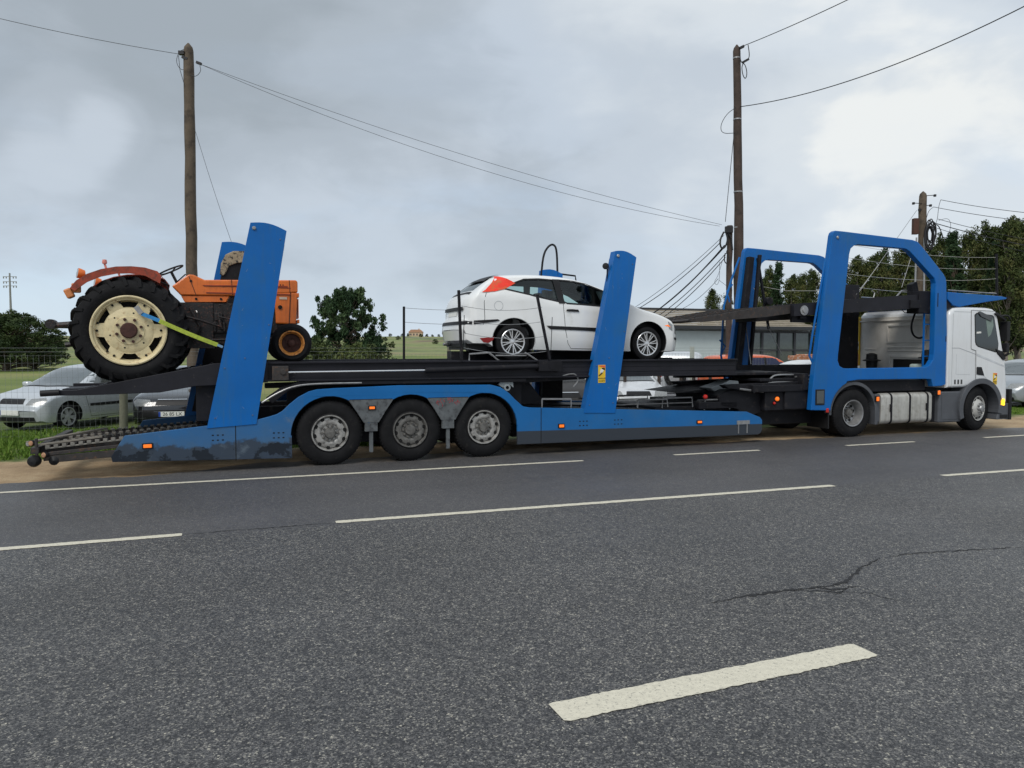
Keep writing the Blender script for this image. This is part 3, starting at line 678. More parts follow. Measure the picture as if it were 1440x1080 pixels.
mb = MB(); mb.box(E0 + .15, d1 - .05, NB + .10, NB + .24, 0, EZ - .22)
dr = mb.build('garage_door', DOORW, bl)
MB().box(d1, d1 + .18, NB + .06, NB + .24, 0, EZ - .1).build('door_post', FRAMEB, bl)
MB().box(d1 + .2, d2 - .1, NB + .12, NB + .24, 0, EZ - .25).build('side_panel', mat('pale_blue_panel', (.50, .58, .62), .5), bl)
gx0 = d2; gx1 = E1 - .2; w3 = (gx1 - gx0) / 4
for i in range(4):
    wf = MB()
    x0, x1 = gx0 + w3 * i, gx0 + w3 * (i + 1)
    for z0, z1 in ((.1, .2), (1.72, 1.80), (EZ - .3, EZ - .2)): wf.box(x0 + .003, x1 - .003, NB + .08, NB + .245, z0, z1)
    wf.box(x0 + .003, x0 + .07, NB + .07, NB + .243, .1, EZ - .2); wf.box(x1 - .07, x1 - .003, NB + .07, NB + .243, .1, EZ - .2)
    w_ = wf.build('window', FRAMEB, bl)
    MB().box(x0 + .07, x1 - .07, NB + .14, NB + .16, .2, EZ - .3).build('pane', GLS, w_)

# ------------------------------------------------ mesh fence along the verge
fe = thing('wire_fence', 'wire mesh fence on brown posts running along the verge behind the transporter', 'fence', (0, 17.8, 0), 'R')
FN = 17.8; f0, f1 = -16.0, 14.6
mb = MB(); x = f0; r_ = .0014
while x <= f1: mb.box(x - r_, x + r_, FN - r_, FN + r_, .02, 1.72); x += .10
for i in range(12): z = .05 + i * .15; mb.box(f0, f1, FN + r_, FN + 3 * r_, z - r_, z + r_)
mb.build('mesh', WIREG, fe)
mb = MB()
for z in (1.78, 1.86): mb.tube(sag((f0, FN, z), (f1, FN, z), 0, 2), .004, 4)
mb.build('top_wire', WIREG, fe)
POSTB = mat('brown_fence_post', (.045, .028, .020), .8, var=.3, bump=.2)
def fs_at(px): return RL(px, 560, FN)[0]
for px in (462, 512, 610, 695, 784, 880, 928, 959, 977, 1000): x = fs_at(px); MB().box(x - .035, x + .035, FN + .02, FN + .09, -.05, 1.30).build('post', POSTB, fe, bevel=.006)
x = fs_at(175); mb = MB(); mb.tube([(x - .02, FN - .1, -.1), (x, FN - .1, 1.0), (x + .01, FN - .1, 1.55)], .085, 10, .075); mb.build('concrete_post', mat('mossy_post', (.14, .14, .10), .9, var=.2, bump=.3), fe, smooth=True)
x = fs_at(1000) - .55; mb = MB(); mb.box(x - .045, x + .045, FN + .1, FN + .19, -.05, 1.9); mb.build('pale_post', mat('pale_post', (.48, .50, .44), .8), fe)
# field posts beyond
fp = MB(); q = AT(631, 484, 30); fp.tube([(0, 0, -.1), (.01, 0, q.z)], .075, 8, .07); o = fp.build('fence_post', mat('grey_field_post', (.16, .15, .10), .9), smooth=True); o.location = (q.x, q.y, 0); tag(o, 'short weathered wooden stake in the field beside the rear railing post', 'post')

# ------------------------------------------------ poles
def pole(name, label, base, top, r0, r1, m, cap=True, lean=(0, 0)):
    t = thing(name, label, 'pole', base); b = Vector(base); T = Vector(top) - b; mb = MB(); rg = random.Random(int(b.x * 10)); n = 14; pts = []; rr = []
    for i in range(n + 1):
        f = i / n; pts.append(T * f + Vector((rg.gauss(0, .008), rg.gauss(0, .008), 0)) * (1 if 0 < i < n else 0)); rr.append((r0 + (r1 - r0) * f) * rg.uniform(.97, 1.04))
    if cap: pts.append(T + Vector((0, 0, .10))); rr.append(r1 * .8); pts.append(T + Vector((0, 0, .20))); rr.append(.02)
    mb.tube(pts, rr, 12); mb.build('shaft', m, t, smooth=True); return t
pl = AT(265, 72, 19.4); pb = AT(273, 591, 19.4)
P1 = pole('utility_pole', 'weathered grey-brown wooden pole with pointed top behind the orange tractor', (pb.x, 19.4, 0), (pl.x, 19.4, pl.z), .155, .125, WOOD)
P1.location.z = 0
pr_ = AT(1036, 72, 24); prb = AT(1041, 570, 24)
P2 = pole('utility_pole', 'tall dark brown wooden pole with rounded top behind the blue frame', (prb.x, 24, 0), (pr_.x, 24, pr_.z), .17, .115, WOOD2)
ps = AT(1025, 318, 23.7)
P2b = pole('utility_pole', 'short dark pole strapped beside the tall brown pole, carrying looped cables', (ps.x + .02, 23.6, 0), (ps.x, 23.6, ps.z), .10, .085, WOOD2, cap=False)
pt = AT(1298, 276, 31); ptb = AT(1292, 550, 31)
P3 = pole('utility_pole', 'knobbly wooden pole with a coil of black cable near its top, behind the cab', (ptb.x, 31, 0), (pt.x, 31, pt.z), .20, .15, WOOD)
py_ = AT(13.5, 384, 150); pyb = AT(17, 497, 150)
P4 = pole('power_line_pole', 'distant thin concrete pole with three crossarms above the umbrella pine', (pyb.x, 150, 0), (py_.x, 150, py_.z), .28, .15, CONC, cap=False)
for k, py in enumerate((389, 396, 402)):
    z = AT(14, py, 150).z; c = pyb.x + (py_.x - pyb.x) * z / py_.z; mb = MB(); mb.beam((c - 1.35 - pyb.x, 0, z), (c + 1.35 - pyb.x, 0, z), .10, .10)
    for sx in (-1.25, -.7, .7, 1.25): mb.box(c + sx - .07 - pyb.x, c + sx + .07 - pyb.x, -.07, .07, z - .38, z - .05)
    mb.build('crossarm', CONC, P4)
def loc(P, v): return Vector(v) - P.location
def wire(name, label, pts, r=.009, group=None, m=CABLE):
    pts = [Vector(p) for p in pts]; base = pts[0].copy(); mb = MB(); mb.tube([p - base for p in pts], r, 5); o = mb.build(name, m, smooth=True); o.location = base
    return tag(o, label, 'cable', group)
def part_wire(P, name, pts, r=.009, m=CABLE):
    mb = MB(); mb.tube([loc(P, p) for p in pts], r, 5); return mb.build(name, m, P, smooth=True)
def pxs(Y, *pp): return [AT(a, b, Y) for a, b in pp]
def smooth_pts(pts, it=3):
    P = [Vector(p) for p in pts]
    for _ in range(it):
        Q = [P[0]]
        for a, b in zip(P, P[1:]): Q += [a.lerp(b, .25), a.lerp(b, .75)]
        Q.append(P[-1]); P = Q
    return P
wire('overhead_cable', 'thin cable from the top of the left pole out of the upper left edge', sag(AT(252, 76, 19.4), AT(-420, -95, 17.0), .25), .007, None, CABLEG)
a = AT(281, 90, 19.4)
wire('overhead_cable', 'upper of the two long cables sagging from the left pole to the right pole', sag(a, AT(1015, 316, 23.6), .27, 40), .0055, None, CABLEG)
wire('overhead_cable', 'lower of the two long cables sagging from the left pole to the right pole', sag(a, AT(1012, 318, 23.6), .50, 40), .0055, None, CABLEG)
wire('guy_wire', 'thin wire running down from the left pole behind the tractor seat', sag(AT(275, 185, 19.4), AT(337, 372, 20.5), .1), .005, None, CABLEG)
for Q in (smooth_pts(pxs(19.35, (262, 68), (252, 72), (247, 86), (253, 98), (262, 98))), smooth_pts(pxs(19.3, (268, 106), (276, 108), (283, 100), (281, 92))), pxs(19.3, (251, 78), (253, 98), (264, 135))): part_wire(P1, 'cable_loop', Q, .007)
mb = MB(); mb.box(*(v for p in ((AT(250, 0, 19.3).x - pb.x, AT(258, 0, 19.3).x - pb.x), (-.15, -.05), (AT(0, 77, 19.3).z, AT(0, 72, 19.3).z)) for v in p))
c0, c1 = AT(256, 80, 19.3), AT(283, 90, 19.3); mb.beam(loc(P1, c0), loc(P1, c0 + (c1 - c0) * .3), .06, .06); mb.beam(loc(P1, c0 + (c1 - c0) * .75), loc(P1, c1), .07, .06); mb.build('cable_clamp', CABLE, P1)
wire('overhead_cable', 'cable rising from the top of the tall right pole to the upper edge', sag(AT(1044, 65, 24), AT(1420, -118, 15), .12), .012)
wire('overhead_cable', 'cable sweeping from below the top of the tall right pole to the upper right corner', sag(AT(1041, 150, 23.9), AT(1640, -100, 14), .55), .013)
mb = MB(); a, b = AT(1040, 68, 23.8), AT(1046, 65, 23.8); mb.beam(loc(P2, a), loc(P2, b), .09, .07); a, b = AT(1044, 88, 23.8), AT(1053, 83, 23.8); mb.beam(loc(P2, a), loc(P2, b), .06, .06); mb.build('cable_clamp', CABLE, P2)
part_wire(P2, 'cable_loop', smooth_pts(pxs(23.8, (1052, 63), (1054, 76), (1053, 83), (1043, 90), (1044, 104), (1048, 112), (1051, 104), (1048, 90), (1042, 88), (1040, 76))), .014)
part_wire(P2, 'cable_loop', smooth_pts(pxs(23.8, (1035, 151), (1022, 160), (1013, 176), (1015, 188), (1034, 187))), .010)
part_wire(P2, 'down_cable', smooth_pts(pxs(23.8, (1032, 190), (1027, 240), (1020, 312))), .010)
for k in (82, 168, 270, 320):
    z = AT(1037, k, 24).z; mb = MB(); f = z / pr_.z; x = (pr_.x - prb.x) * f; mb.lathe((x, 0, z), (0, 0, 1), [(.165 - .05 * f, -.02), (.172 - .05 * f, -.02), (.172 - .05 * f, .02), (.165 - .05 * f, .02)], 14); mb.build('metal_band', GALV, P2, smooth=True)
# service cables fanning down to the left from the short pole
fan = [((1018, 331), (858, 452)), ((1014, 340), (862, 452)), ((1019, 345), (880, 462)), ((1020, 346), (886, 462)), ((1021, 356), (888, 466)), ((1020, 362), (884, 474)), ((1010, 392), (940, 440))]
for i, (a, b) in enumerate(fan):
    wire('service_cable', ['topmost thin', 'second', 'thick third', 'thick fourth', 'fifth', 'sixth', 'lowest thin loose'][i] + ' service cable slanting down left from the short pole', sag(AT(*a, 23.6), AT(*b, 27.5 if i < 6 else 28), .22 + .05 * (i % 3)), (.008, .013, .022, .018, .013, .013, .008)[i], 'cables fanning down from the short pole')
lp = smooth_pts(pxs(23.45, (1018, 326), (1012, 338), (1014, 350), (1020, 348), (1024, 336), (1020, 325), (1028, 332), (1030, 352)))
part_wire(P2b, 'cable_loop', lp, .028)
part_wire(P2b, 'cable_loop', smooth_pts(pxs(23.45, (1020, 356), (1018, 366), (1022, 372), (1026, 362), (1021, 355), (1024, 350))), .018)
part_wire(P2b, 'loose_wire', smooth_pts(pxs(23.45, (1016, 366), (1010, 388), (1004, 396), (1008, 402), (1012, 394), (1012, 368))), .006)
part_wire(P2b, 'loose_wire', pxs(23.45, (1011, 394), (1030, 408)), .006)
mb = MB(); q = AT(1026, 322, 23.45); q = loc(P2b, q); mb.box(q.x - .14, q.x + .1, q.y - .05, q.y + .06, q.z - .12, q.z + .08); mb.build('junction_box', CABLE, P2b, bevel=.01)
# third pole fittings
Y3 = 30.75
rc = random.Random(8)
for k_ in range(8):                                 # untidy turns of spare cable
    cx_, cy_, rx_, ry_, a_ = 1308 + rc.uniform(-2, 3), 330 + rc.uniform(-5, 5), rc.uniform(4, 9), rc.uniform(11, 19), rc.uniform(-.3, .4)
    pts_ = [(cx_ + rx_ * math.cos(q) * math.cos(a_) - ry_ * math.sin(q) * math.sin(a_) * .5, cy_ + ry_ * math.sin(q)) for q in [2 * math.pi * i_ / 22 for i_ in range(23)]]
    part_wire(P3, 'cable_coil', [AT(a, b, Y3 - .03 * k_) for a, b in pts_], rc.choice((.022, .03, .035)))
mb = MB(); q = loc(P3, AT(1288, 318, Y3)); mb.box(q.x - .09, q.x + .12, -.28, -.08, q.z - .32, q.z + .32); mb.build('junction_box', mat('rusty_box', (.07, .03, .02), .8), P3, bevel=.01)
for py, dx in ((276, .42), (287, -.45), (296, -.2), (290, .25)):
    z = AT(0, py, 31).z; xx = (pt.x - ptb.x) * z / pt.z; mb = MB(); mb.tube([(xx, -.1, z), (xx + dx, -.12, z + .02)], .015, 5); mb.box(xx + dx - .04, xx + dx + .04, -.16, -.08, z - .04, z + .05); mb.build('insulator', CABLE, P3)
for d in (-5, 6): a = AT(1294 + d, 334, Y3); b = AT(1292 + d * 1.2, 440, Y3); part_wire(P3, 'conduit', [a, b], .035, GALV)
for a, b, c, sgn in [((1323, 281), (1500, 304), 'topmost', 0), ((1313, 291), (1500, 316), 'second', 0), ((1319, 308), (1500, 346), 'third', 0), ((1312, 313), (1500, 356), 'fourth thick', 1), ((1318, 321), (1500, 366), 'lowest', 0)]:
    wire('overhead_cable', c + ' of the cables running right from the coil pole to the right edge', sag(AT(*a, Y3), AT(*b, 27), .08), .017 if sgn else .011, 'cables running right from the coil pole')
part_wire(P3, 'jumper', smooth_pts(pxs(Y3, (1323, 281), (1320, 290), (1318, 312), (1312, 318))), .010)
part_wire(P3, 'jumper', smooth_pts(pxs(Y3, (1313, 291), (1306, 296), (1303, 306))), .010)
part_wire(P3, 'jumper', smooth_pts(pxs(Y3, (1320, 310), (1334, 306), (1338, 318), (1332, 332))), .008)
part_wire(P3, 'jumper', smooth_pts(pxs(Y3, (1312, 316), (1320, 316), (1326, 334))), .020)
wire('guy_wire', 'pale stay wire slanting down left from the coil pole behind the deck', [AT(1289, 296, 31), AT(1205, 415, 27)], .010, None, GALV)

# ================================================================ WHEELS
def lorry_wheel(parent, s, n, z, rad, style, mats, near=1, name='wheel', steer=0.0, width=.31):
    """outer face at n, towards -y when near=1; hub mesh with tyre and rim as sub-parts"""
    ax = Vector((0, -near, 0)); c = Vector((s, n, z)); rr = rad * .575
    hub = MB(); tyre = MB(); rim = MB(); w = width
    T = [(rr * .98, .012), (rr + .012, -.002), (rr + .05, .012), (rad - .10, .010), (rad - .045, -.008), (rad - .012, -.03), (rad, -.06), (rad, -.10), (rad - .012, -.104), (rad - .012, -.112), (rad, -.116), (rad, -w + .12), (rad - .012, -w + .116), (rad - .012, -w + .108), (rad, -w + .10), (rad, -w + .06), (rad - .04, -w + .01), (rr, -w)]
    tyre.lathe(c, ax, T, 56)
    for k in range(56):                             # shoulder sipes
        a = 2 * math.pi * k / 56; u = Vector((math.cos(a), 0, math.sin(a))); q = c + u * (rad - .012) + ax * -.045
        tyre.beam(q + ax * .02, q - ax * .05, .014, .028, up=u)
    if style == 'disc':                             # pierced steel disc nearly flush with the rim edge
        P = [(rr, .0), (rr - .012, .012), (rr - .028, .010), (rr - .034, -.03), (rr - .055, -.05), (rr * .80, -.028), (rr * .62, -.012), (rr * .50, -.02), (rr * .45, -.035), (.001, -.035)]
        rim.lathe(c, ax, P, 48); hr, hz = rr * .79, -.026; nh = 10
    elif style == 'deep':                           # inset dish of a twin drive wheel
        P = [(rr, .0), (rr - .012, .012), (rr - .03, .008), (rr - .045, -.05), (rr * .80, -.10), (rr * .74, -.17), (rr * .55, -.19), (rr * .50, -.15), (rr * .30, -.14), (.001, -.14)]
        rim.lathe(c, ax, P, 48); hr, hz = rr * .64, -.178; nh = 10
    else:                                           # front wheel, convex centre
        P = [(rr, .0), (rr - .012, .012), (rr - .028, .008), (rr - .05, -.04), (rr * .78, -.03), (rr * .62, .03), (rr * .45, .045), (.001, .045)]
        rim.lathe(c, ax, P, 48); hr, hz = rr * .74, -.012; nh = 10
    hm = MB()
    for k in range(nh):
        a = 2 * math.pi * (k + .3) / nh; q = c + Vector((math.cos(a), 0, math.sin(a))) * hr + ax * (hz - .02)
        hub.cur = 1; hub.lathe(q, ax, [(.001, .026), (.031, .026), (.031, 0)], 10)
    hub.cur = 0
    h0 = {'disc': -.035, 'deep': -.14, 'front': .045}[style]
    hub.lathe(c, ax, [(rr * .30, h0 - .01), (rr * .30, h0 + .03), (rr * .26, h0 + .055), (rr * .12, h0 + .06), (.001, h0 + .06)], 24)
    for k in range(10):
        a = 2 * math.pi * k / 10; q = c + Vector((math.cos(a), 0, math.sin(a))) * rr * .40 + ax * (h0 - .005)
        hub.lathe(q, ax, [(.019, 0), (.019, .03), (.012, .045), (.001, .045)], 6)
    for m in (hub, tyre, rim):
        if steer: m.v = [c + Matrix.Rotation(steer, 3, 'Z') @ (v - c) for v in m.v]
    h = hub.build(name, [mats[1], HOLE], parent, smooth=True)
    tyre.build('tyre', TYRE, h, smooth=True); rim.build('rim', mats[0], h, smooth=True)
    return h

# ================================================================ CAR TRANSPORTER TRAILER
TR = thing('transporter_trailer', 'blue and black three axle car transporter trailer carrying the tractor and white car', 'trailer', (2.5, 1.25, 0), 'T')
WS = (0.0, 1.29, 2.56)
def tp(px, py, n):                                  # photo point -> (s, n, z) on a plane of the transporter
    r = ray(px, py); t = (n - (-O.dot(TN))) / r.dot(TN); p = r * t + Vector((0, 0, CAM_H)); return Vector(((p - O).dot(TD), n, p.z))
def side_outline():
    L = [(-3.078, .30), (-3.06, .222), (-.583, .15), (-.585, .50)]
    L += arc(0, .50, .60, 180, 9, 18)
    L += [(.63, .66), (.70, .66)]
    L += arc(1.29, .50, .60, 163, 17, 14)
    L += [(1.90, .66), (1.97, .66)]
    L += arc(2.56, .50, .60, 165, 0, 16)
    L += [(3.16, .193), (8.213, .16), (8.29, .185), (8.325, .24), (8.325, .44), (8.27, .50), (7.951, .617), (3.387, .826), (3.26, .85), (3.12, .97), (3.00, 1.09), (2.85, 1.19), (2.67, 1.235),
          (1.085, 1.251), (.066, 1.224), (-.20, 1.21), (-.32, 1.18), (-.475, 1.10), (-.60, 1.00), (-.72, .885), (-.80, .84), (-.90, .81), (-1.075, .768), (-1.808, .698), (-2.899, .594)]
    return L
for n0, n1, nm_ in ((0, .05, 'side_panel'), (2.45, 2.50, 'side_panel')):
    mb = MB(); mb.prism(side_outline(), n0, n1); sp_ = mb.build(nm_, SKIRT, TR, bevel=.006)
    if n0 == 0: SPN = sp_
# grey infill pieces between the arches, seams and slots
GREYB = mat('grey_arch_infill', (.10, .11, .115), .6, var=.25, scale=7, col2=(.03, .03, .035), c2=(.5, .7), bump=.1)
for c in (.645, 1.925):
    mb = MB(); mb.prism([(c - .36, 1.03), (c + .36, 1.03), (c + .23, .84), (c + .12, .662), (c - .12, .662), (c - .23, .84)], -.004, .045)
    mb.box(c - .10, c + .10, .0, .09, .52, .66); mb.box(c - .03, c + .03, .02, .06, .18, .52)
    mb.build('arch_infill', GREYB, TR, bevel=.003)
mb = MB()
for s_, z0, z1 in ((-1.40, .16, .70), (3.60, .20, .81)): mb.box(s_ - .006, s_ + .006, -.0025, .01, z0, z1)
mb.box(.30, .99, -.0025, .01, 1.028, 1.04); mb.box(1.58, 2.27, -.0025, .01, 1.028, 1.04)
for cs in (-1.72, -.85, 4.35, 5.05):
    for i in range(3):
        for j in range(2): mb.box(cs + i * .07 - .014, cs + i * .07 + .014, -.0025, .01, .545 - j * .075, .562 - j * .075)
mb.build('bolt_slots', HOLE, SPN)
mb = MB(); rg = random.Random(2)                    # red hand-scrawled letters on the infill, illegible in the photo
for i in range(7):
    x = 1.70 + i * .062
    for _ in range(3): a = Vector((x + rg.uniform(-.01, .05), -.0052, .93 + rg.uniform(0, .07))); b = a + Vector((rg.uniform(-.03, .04), 0, rg.uniform(-.06, .06))); mb.beam(a, b, .008, .002, up=(0, 1, 0))
mb.build('scrawl', GRAF, SPN)
def marker(parent, s, n, z, m=ORL, w=.10, h=.045, nm_='marker_lamp', frame=(0, 0, 0)):
    b = MB(); b.box(s - w / 2 - .018, s + w / 2 + .018, n - .012, n + .01, z - h / 2 - .015, z + h / 2 + .015); o = b.build(nm_, RUBBER, parent, bevel=.004)
    l = MB(); l.box(s - w / 2, s + w / 2, n - .028, n - .012, z - h / 2, z + h / 2); l.build('lens', m, o, bevel=.006); return o
marker(TR, -2.60, -.002, .435, w=.11, h=.05); marker(TR, .655, -.006, .90, w=.085, h=.04); marker(TR, 3.985, -.002, .485, w=.09, h=.05); marker(TR, 6.86, -.002, .455, w=.09, h=.04)
# slanting blue pylons, near and far
def pylon(n0, n1, quad, top, nm_, seed):
    a, b, c, d = quad                               # bottom-left, bottom-right, top-right, top-left
    L = [a, b, c]; k = 8
    for i in range(1, k): f = i / k; L.append((c[0] + (d[0] - c[0]) * f, c[1] + (d[1] - c[1]) * f + top * math.sin(math.pi * f)))
    L.append(d); mb = MB(); mb.prism(L, n0, n1); o = mb.build(nm_, BLUE, TR, bevel=.012); return o
q1 = [(-1.80, .66), (-1.10, .70), (-.62, 3.64), (-1.14, 3.735)]; q2 = [(4.43, .70), (5.05, .68), (5.465, 3.50), (5.035, 3.595)]
PYN = pylon(-.012, .17, q1, .05, 'pylon', 1); PYM = pylon(-.012, .17, q2, .05, 'pylon', 2)
q2n, q2 = q2, [(4.47, .70), (5.05, .68), (5.12, 3.40), (4.66, 3.47)]
q1 = [(a - .42, b) for a, b in q1]; q2 = [(a - .05, b) for a, b in q2]; PF1 = pylon(2.33, 2.51, q1, .05, 'pylon', 3); PF2 = pylon(2.33, 2.51, q2, .05, 'pylon', 4)
for o, x, z, dx in ((PYN, -1.09, 3.655, .40), (PYM, 5.085, 3.51, .30)):
    mb = MB(); mb.lathe((x, -.013, z), (0, -1, 0), [(.028, 0), (.028, .014), (.018, .022), (.001, .022)], 14); mb.build('corner_lamp', CLRL, o, smooth=True)
# tan and black machinery on the inside of the far pylons
mb = MB(); mb.prism([((lambda q: (q.x, q.z))(tp(*p, 2.14))) for p in ((309, 386), (311, 370), (317, 358), (328, 353), (350, 353), (352, 368), (333, 370), (322, 374), (318, 383), (314, 388))], 2.13, 2.16); mb.build('pylon_guard', SEATM, PF1, bevel=.02)
q1n = [(a + .42, b) for a, b in q1]
for o, qd in ((PYN, q1n), (PF1, q1), (PYM, q2), (PF2, q2)):
    inn = .18 if o in (PYN, PYM) else 2.165
    qd = q2n if o is PYM else qd; a, b, c, d = qd
    if o is PF2: c, d = (5.03, 3.0), (4.53, 3.05)
    mb = MB(); mb.prism([(a[0] + .12, .75), (b[0] - .0, .75), (c[0] - .02, min(3.45, c[1])), (d[0] + .06, min(3.5, d[1]))], inn, inn + .155); mb.build('lift_track', DARK, o, bevel=.005)
for o, qd in ((PYN, q1n), (PYM, q2n)):              # weld seam, bolts and rub marks on the outer faces
    a, b, c, d = qd; mb = MB()
    def Q(u, v): x0 = a[0] + (d[0] - a[0]) * v; x1 = b[0] + (c[0] - b[0]) * v; return (x0 + (x1 - x0) * u, a[1] + (c[1] - a[1]) * v)
    for u, v in ((.5, .35), (.12, .05), (.88, .06), (.10, .30), (.92, .52), (.86, .955)): x, z = Q(u, v); mb.lathe((x, -.013, z), (0, -1, 0), [(.011, 0), (.011, .006), (.001, .008)], 8)
    mb.build('bolt', mat('worn_bolt', (.10, .14, .20), .5, .3), o)
    mb = MB(); rg = random.Random(int(a[0] * 7) + 9)
    for i in range(9): x, z = Q(rg.uniform(.1, .9), rg.uniform(.05, .9)); L_ = rg.uniform(.02, .09); mb.beam((x, -.0135, z), (x + L_ * rg.uniform(-.5, .9), -.0135, z + L_ * rg.uniform(-1, 1)), .004, .001, up=(0, 1, 0))
    mb.build('scratch', mat('primer_scratch', (.16, .24, .34), .6), o)
# work lamp on the second pylon and blue stowage / rail hoop on the far side
mb = MB(); mb.lathe((4.90, .10, 3.33), (-.5, -.8, 0), [(.001, .05), (.05, .045), (.06, .02), (.05, -.05), (.001, -.06)], 14); mb.tube([(4.93, .1, 3.28), (4.93, .1, 3.05)], .012, 6); mb.build('work_lamp', RUBBER, PYM, smooth=True)
mb = MB(); hp = [tp(*p, 2.35) for p in ((761, 388), (764, 358), (771, 346), (778, 343), (783, 350), (784, 388))]; mb.tube(smooth_pts(hp, 2), .022, 7); mb.tube([tp(785, 385, 2.35), tp(809, 388, 2.35), tp(810, 396, 2.35)], .018, 6); mb.build('grab_hoop', DARK, PF2, smooth=True)

# ---- running gear
for k, s_ in enumerate(WS):
    lorry_wheel(TR, s_, .04, .515, .515, 'disc', (RIM if k != 1 else RIMD, RIMD), 1, width=.36)
    lorry_wheel(TR, s_, 2.46, .515, .515, 'disc', (RIM, RIM), -1, width=.36)
    mb = MB(); mb.tube([(s_, .3, .50), (s_, 2.2, .50)], .065, 10); mb.build('axle', DARK, TR, smooth=True)
mb = MB()
mb.box(-.62, 3.2, .46, .50, .30, 1.24)  # dark back plate added to block bright gaps around the wheel arches
for n_ in (.62, 1.78): mb.box(-1.4, 3.3, n_, n_ + .12, .62, .92); mb.box(3.3, 8.0, n_, n_ + .12, .25, .47)
for s_ in (-1.2, -.65, .65, 1.92, 3.2): mb.box(s_ - .05, s_ + .05, .06, 2.44, .66, .80)
for s_ in (4.2, 5.2, 6.2, 7.2, 8.0): mb.box(s_ - .05, s_ + .05, .06, 2.44, .26, .42)
mb.build('chassis', DARK, TR)
for s_ in (-.62, .645, 1.925, 3.15):
    pass
mb = MB()
for c in WS: mb.prism(arc(c, .50, .615, 176, 4, 16) + arc(c, .50, .59, 4, 176, 16), .055, .50)
mb.build('mudguard', RUBBER, TR)

# ---- upper deck
mb = MB()
def chan(n0, n1):
    mb.prism([(-.92, 1.645), (7.765, 1.652), (7.765, 1.622), (-.92, 1.615)], n0, n1)
    mb.prism([(-.92, 1.37), (7.765, 1.365), (7.765, 1.335), (-.92, 1.34)], n0, n1)
    web0, web1 = (n0 + .05, n0 + .07) if n0 < 1 else (n1 - .07, n1 - .05)
    mb.prism([(-.92, 1.37), (7.765, 1.365), (7.765, 1.622), (-.92, 1.615)], web0, web1)
    for z in (1.44, 1.53): mb.box(3.9, 7.76, web0 - .008, web1 + .008, z - .008, z + .008)
chan(.06, .16); chan(2.34, 2.44); mb.build('deck_side_rail', RAIL, TR, bevel=.003)
mb = MB()
for n0 in (.17, 1.48):
    for s_ in range(0, 29):
        a = -.9 + s_ * .30; mb.box(a, a + .285, n0, n0 + .85, 1.585, 1.612)
    mb.box(-.9, 7.74, n0 - .005, n0 + .03, 1.60, 1.645); mb.box(-.9, 7.74, n0 + .82, n0 + .855, 1.60, 1.645)
mb.build('deck_runway', RAIL, TR)
mb = MB(); s_ = -.6
while s_ < 7.8: mb.box(s_ - .03, s_ + .03, .13, 2.37, 1.42, 1.58); s_ += .78
mb.box(2.3, 6.4, 1.10, 1.40, 1.60, 1.80); mb.build('deck_cross_member', DARK, TR)
# sloping rear tail of the upper deck (both tracks)
for n0, n1 in ((.06, .16), (2.34, 2.44)):
    mb = MB(); mb.prism([(-3.93, 1.205), (-3.90, 1.19), (-3.40, 1.185), (-2.43, 1.205), (-1.95, 1.29), (-1.15, 1.32), (-.92, 1.33), (-.92, 1.645), (-1.695, 1.625), (-1.80, 1.60), (-3.50, 1.262), (-3.93, 1.265)], n0, n1); mb.build('tail_ramp_beam', RAIL, TR, bevel=.006)
for n0 in (.17, 1.48):
    mb = MB(); mb.prism([(-3.93, 1.215), (-3.50, 1.225), (-1.75, 1.585), (-.92, 1.612), (-.92, 1.585), (-1.72, 1.555), (-3.50, 1.195), (-3.93, 1.185)], n0, n0 + .85)
    for i in range(11): f = i / 10; x = -3.6 + 1.85 * f; z = 1.205 + .378 * f; mb.box(x - .015, x + .015, n0, n0 + .85, z, z + .025)
    mb.build('tail_ramp_runway', RAIL, TR)
mb = MB()
mb.tube([(-3.93, .02, 1.225), (-3.70, .02, 1.235)], .045, 10); mb.build('ramp_end_roller', RUBBER, TR, smooth=True)
# folded black hinge frame behind the first pylon
mb = MB(); mb.box(-1.95, -1.50, .18, .30, .75, 1.36); mb.box(-1.95, -1.50, 2.2, 2.32, .75, 1.36); mb.box(-1.93, -1.52, .30, 2.2, .90, 1.30); mb.build('hinge_frame', DARK, TR, bevel=.01)
# hydraulic ram lying along the rail
mb = MB(); mb.tube([(-.66, .035, 1.482), (1.56, .035, 1.492)], .016, 10); RAM = mb.build('lift_ram', CHROME, TR, smooth=True)
mb = MB(); mb.tube([(1.54, .03, 1.49), (3.60, .03, 1.54)], .046, 14); mb.box(3.55, 3.98, -.03, .09, 1.46, 1.63); mb.tube([(3.80, -.035, 1.55), (3.80, .1, 1.55)], .07, 12); mb.build('ram_cylinder', DARK, RAM, smooth=True)
mb = MB(); mb.box(-.86, -.62, -.01, .10, 1.36, 1.58); mb.tube([(-.70, -.03, 1.49), (-.70, .08, 1.49)], .045, 10); mb.build('ram_bracket', RUSTY, RAM, bevel=.005)
mb = MB()                                            # lower beam under the ram, over the axles
mb.prism([(-.95, 1.09), (-.72, 1.25), (-.45, 1.335), (3.35, 1.335), (3.35, 1.27), (-.38, 1.27), (-.62, 1.19), (-.86, 1.0)], .08, .20)
mb.prism([(-.95, 1.30), (3.9, 1.40), (3.9, 1.30), (3.2, 1.26), (-.95, 1.22)], .42, .60); mb.build('under_beam', DARK, TR, bevel=.008)
mb = MB(); mb.tube(smooth_pts([(-1.02, .02, 1.02), (-.80, .02, 1.16), (-.55, .02, 1.27), (-.2, .02, 1.30), (.5, .02, 1.30)], 2), .014, 6); mb.build('air_hose', GALV, TR, smooth=True)
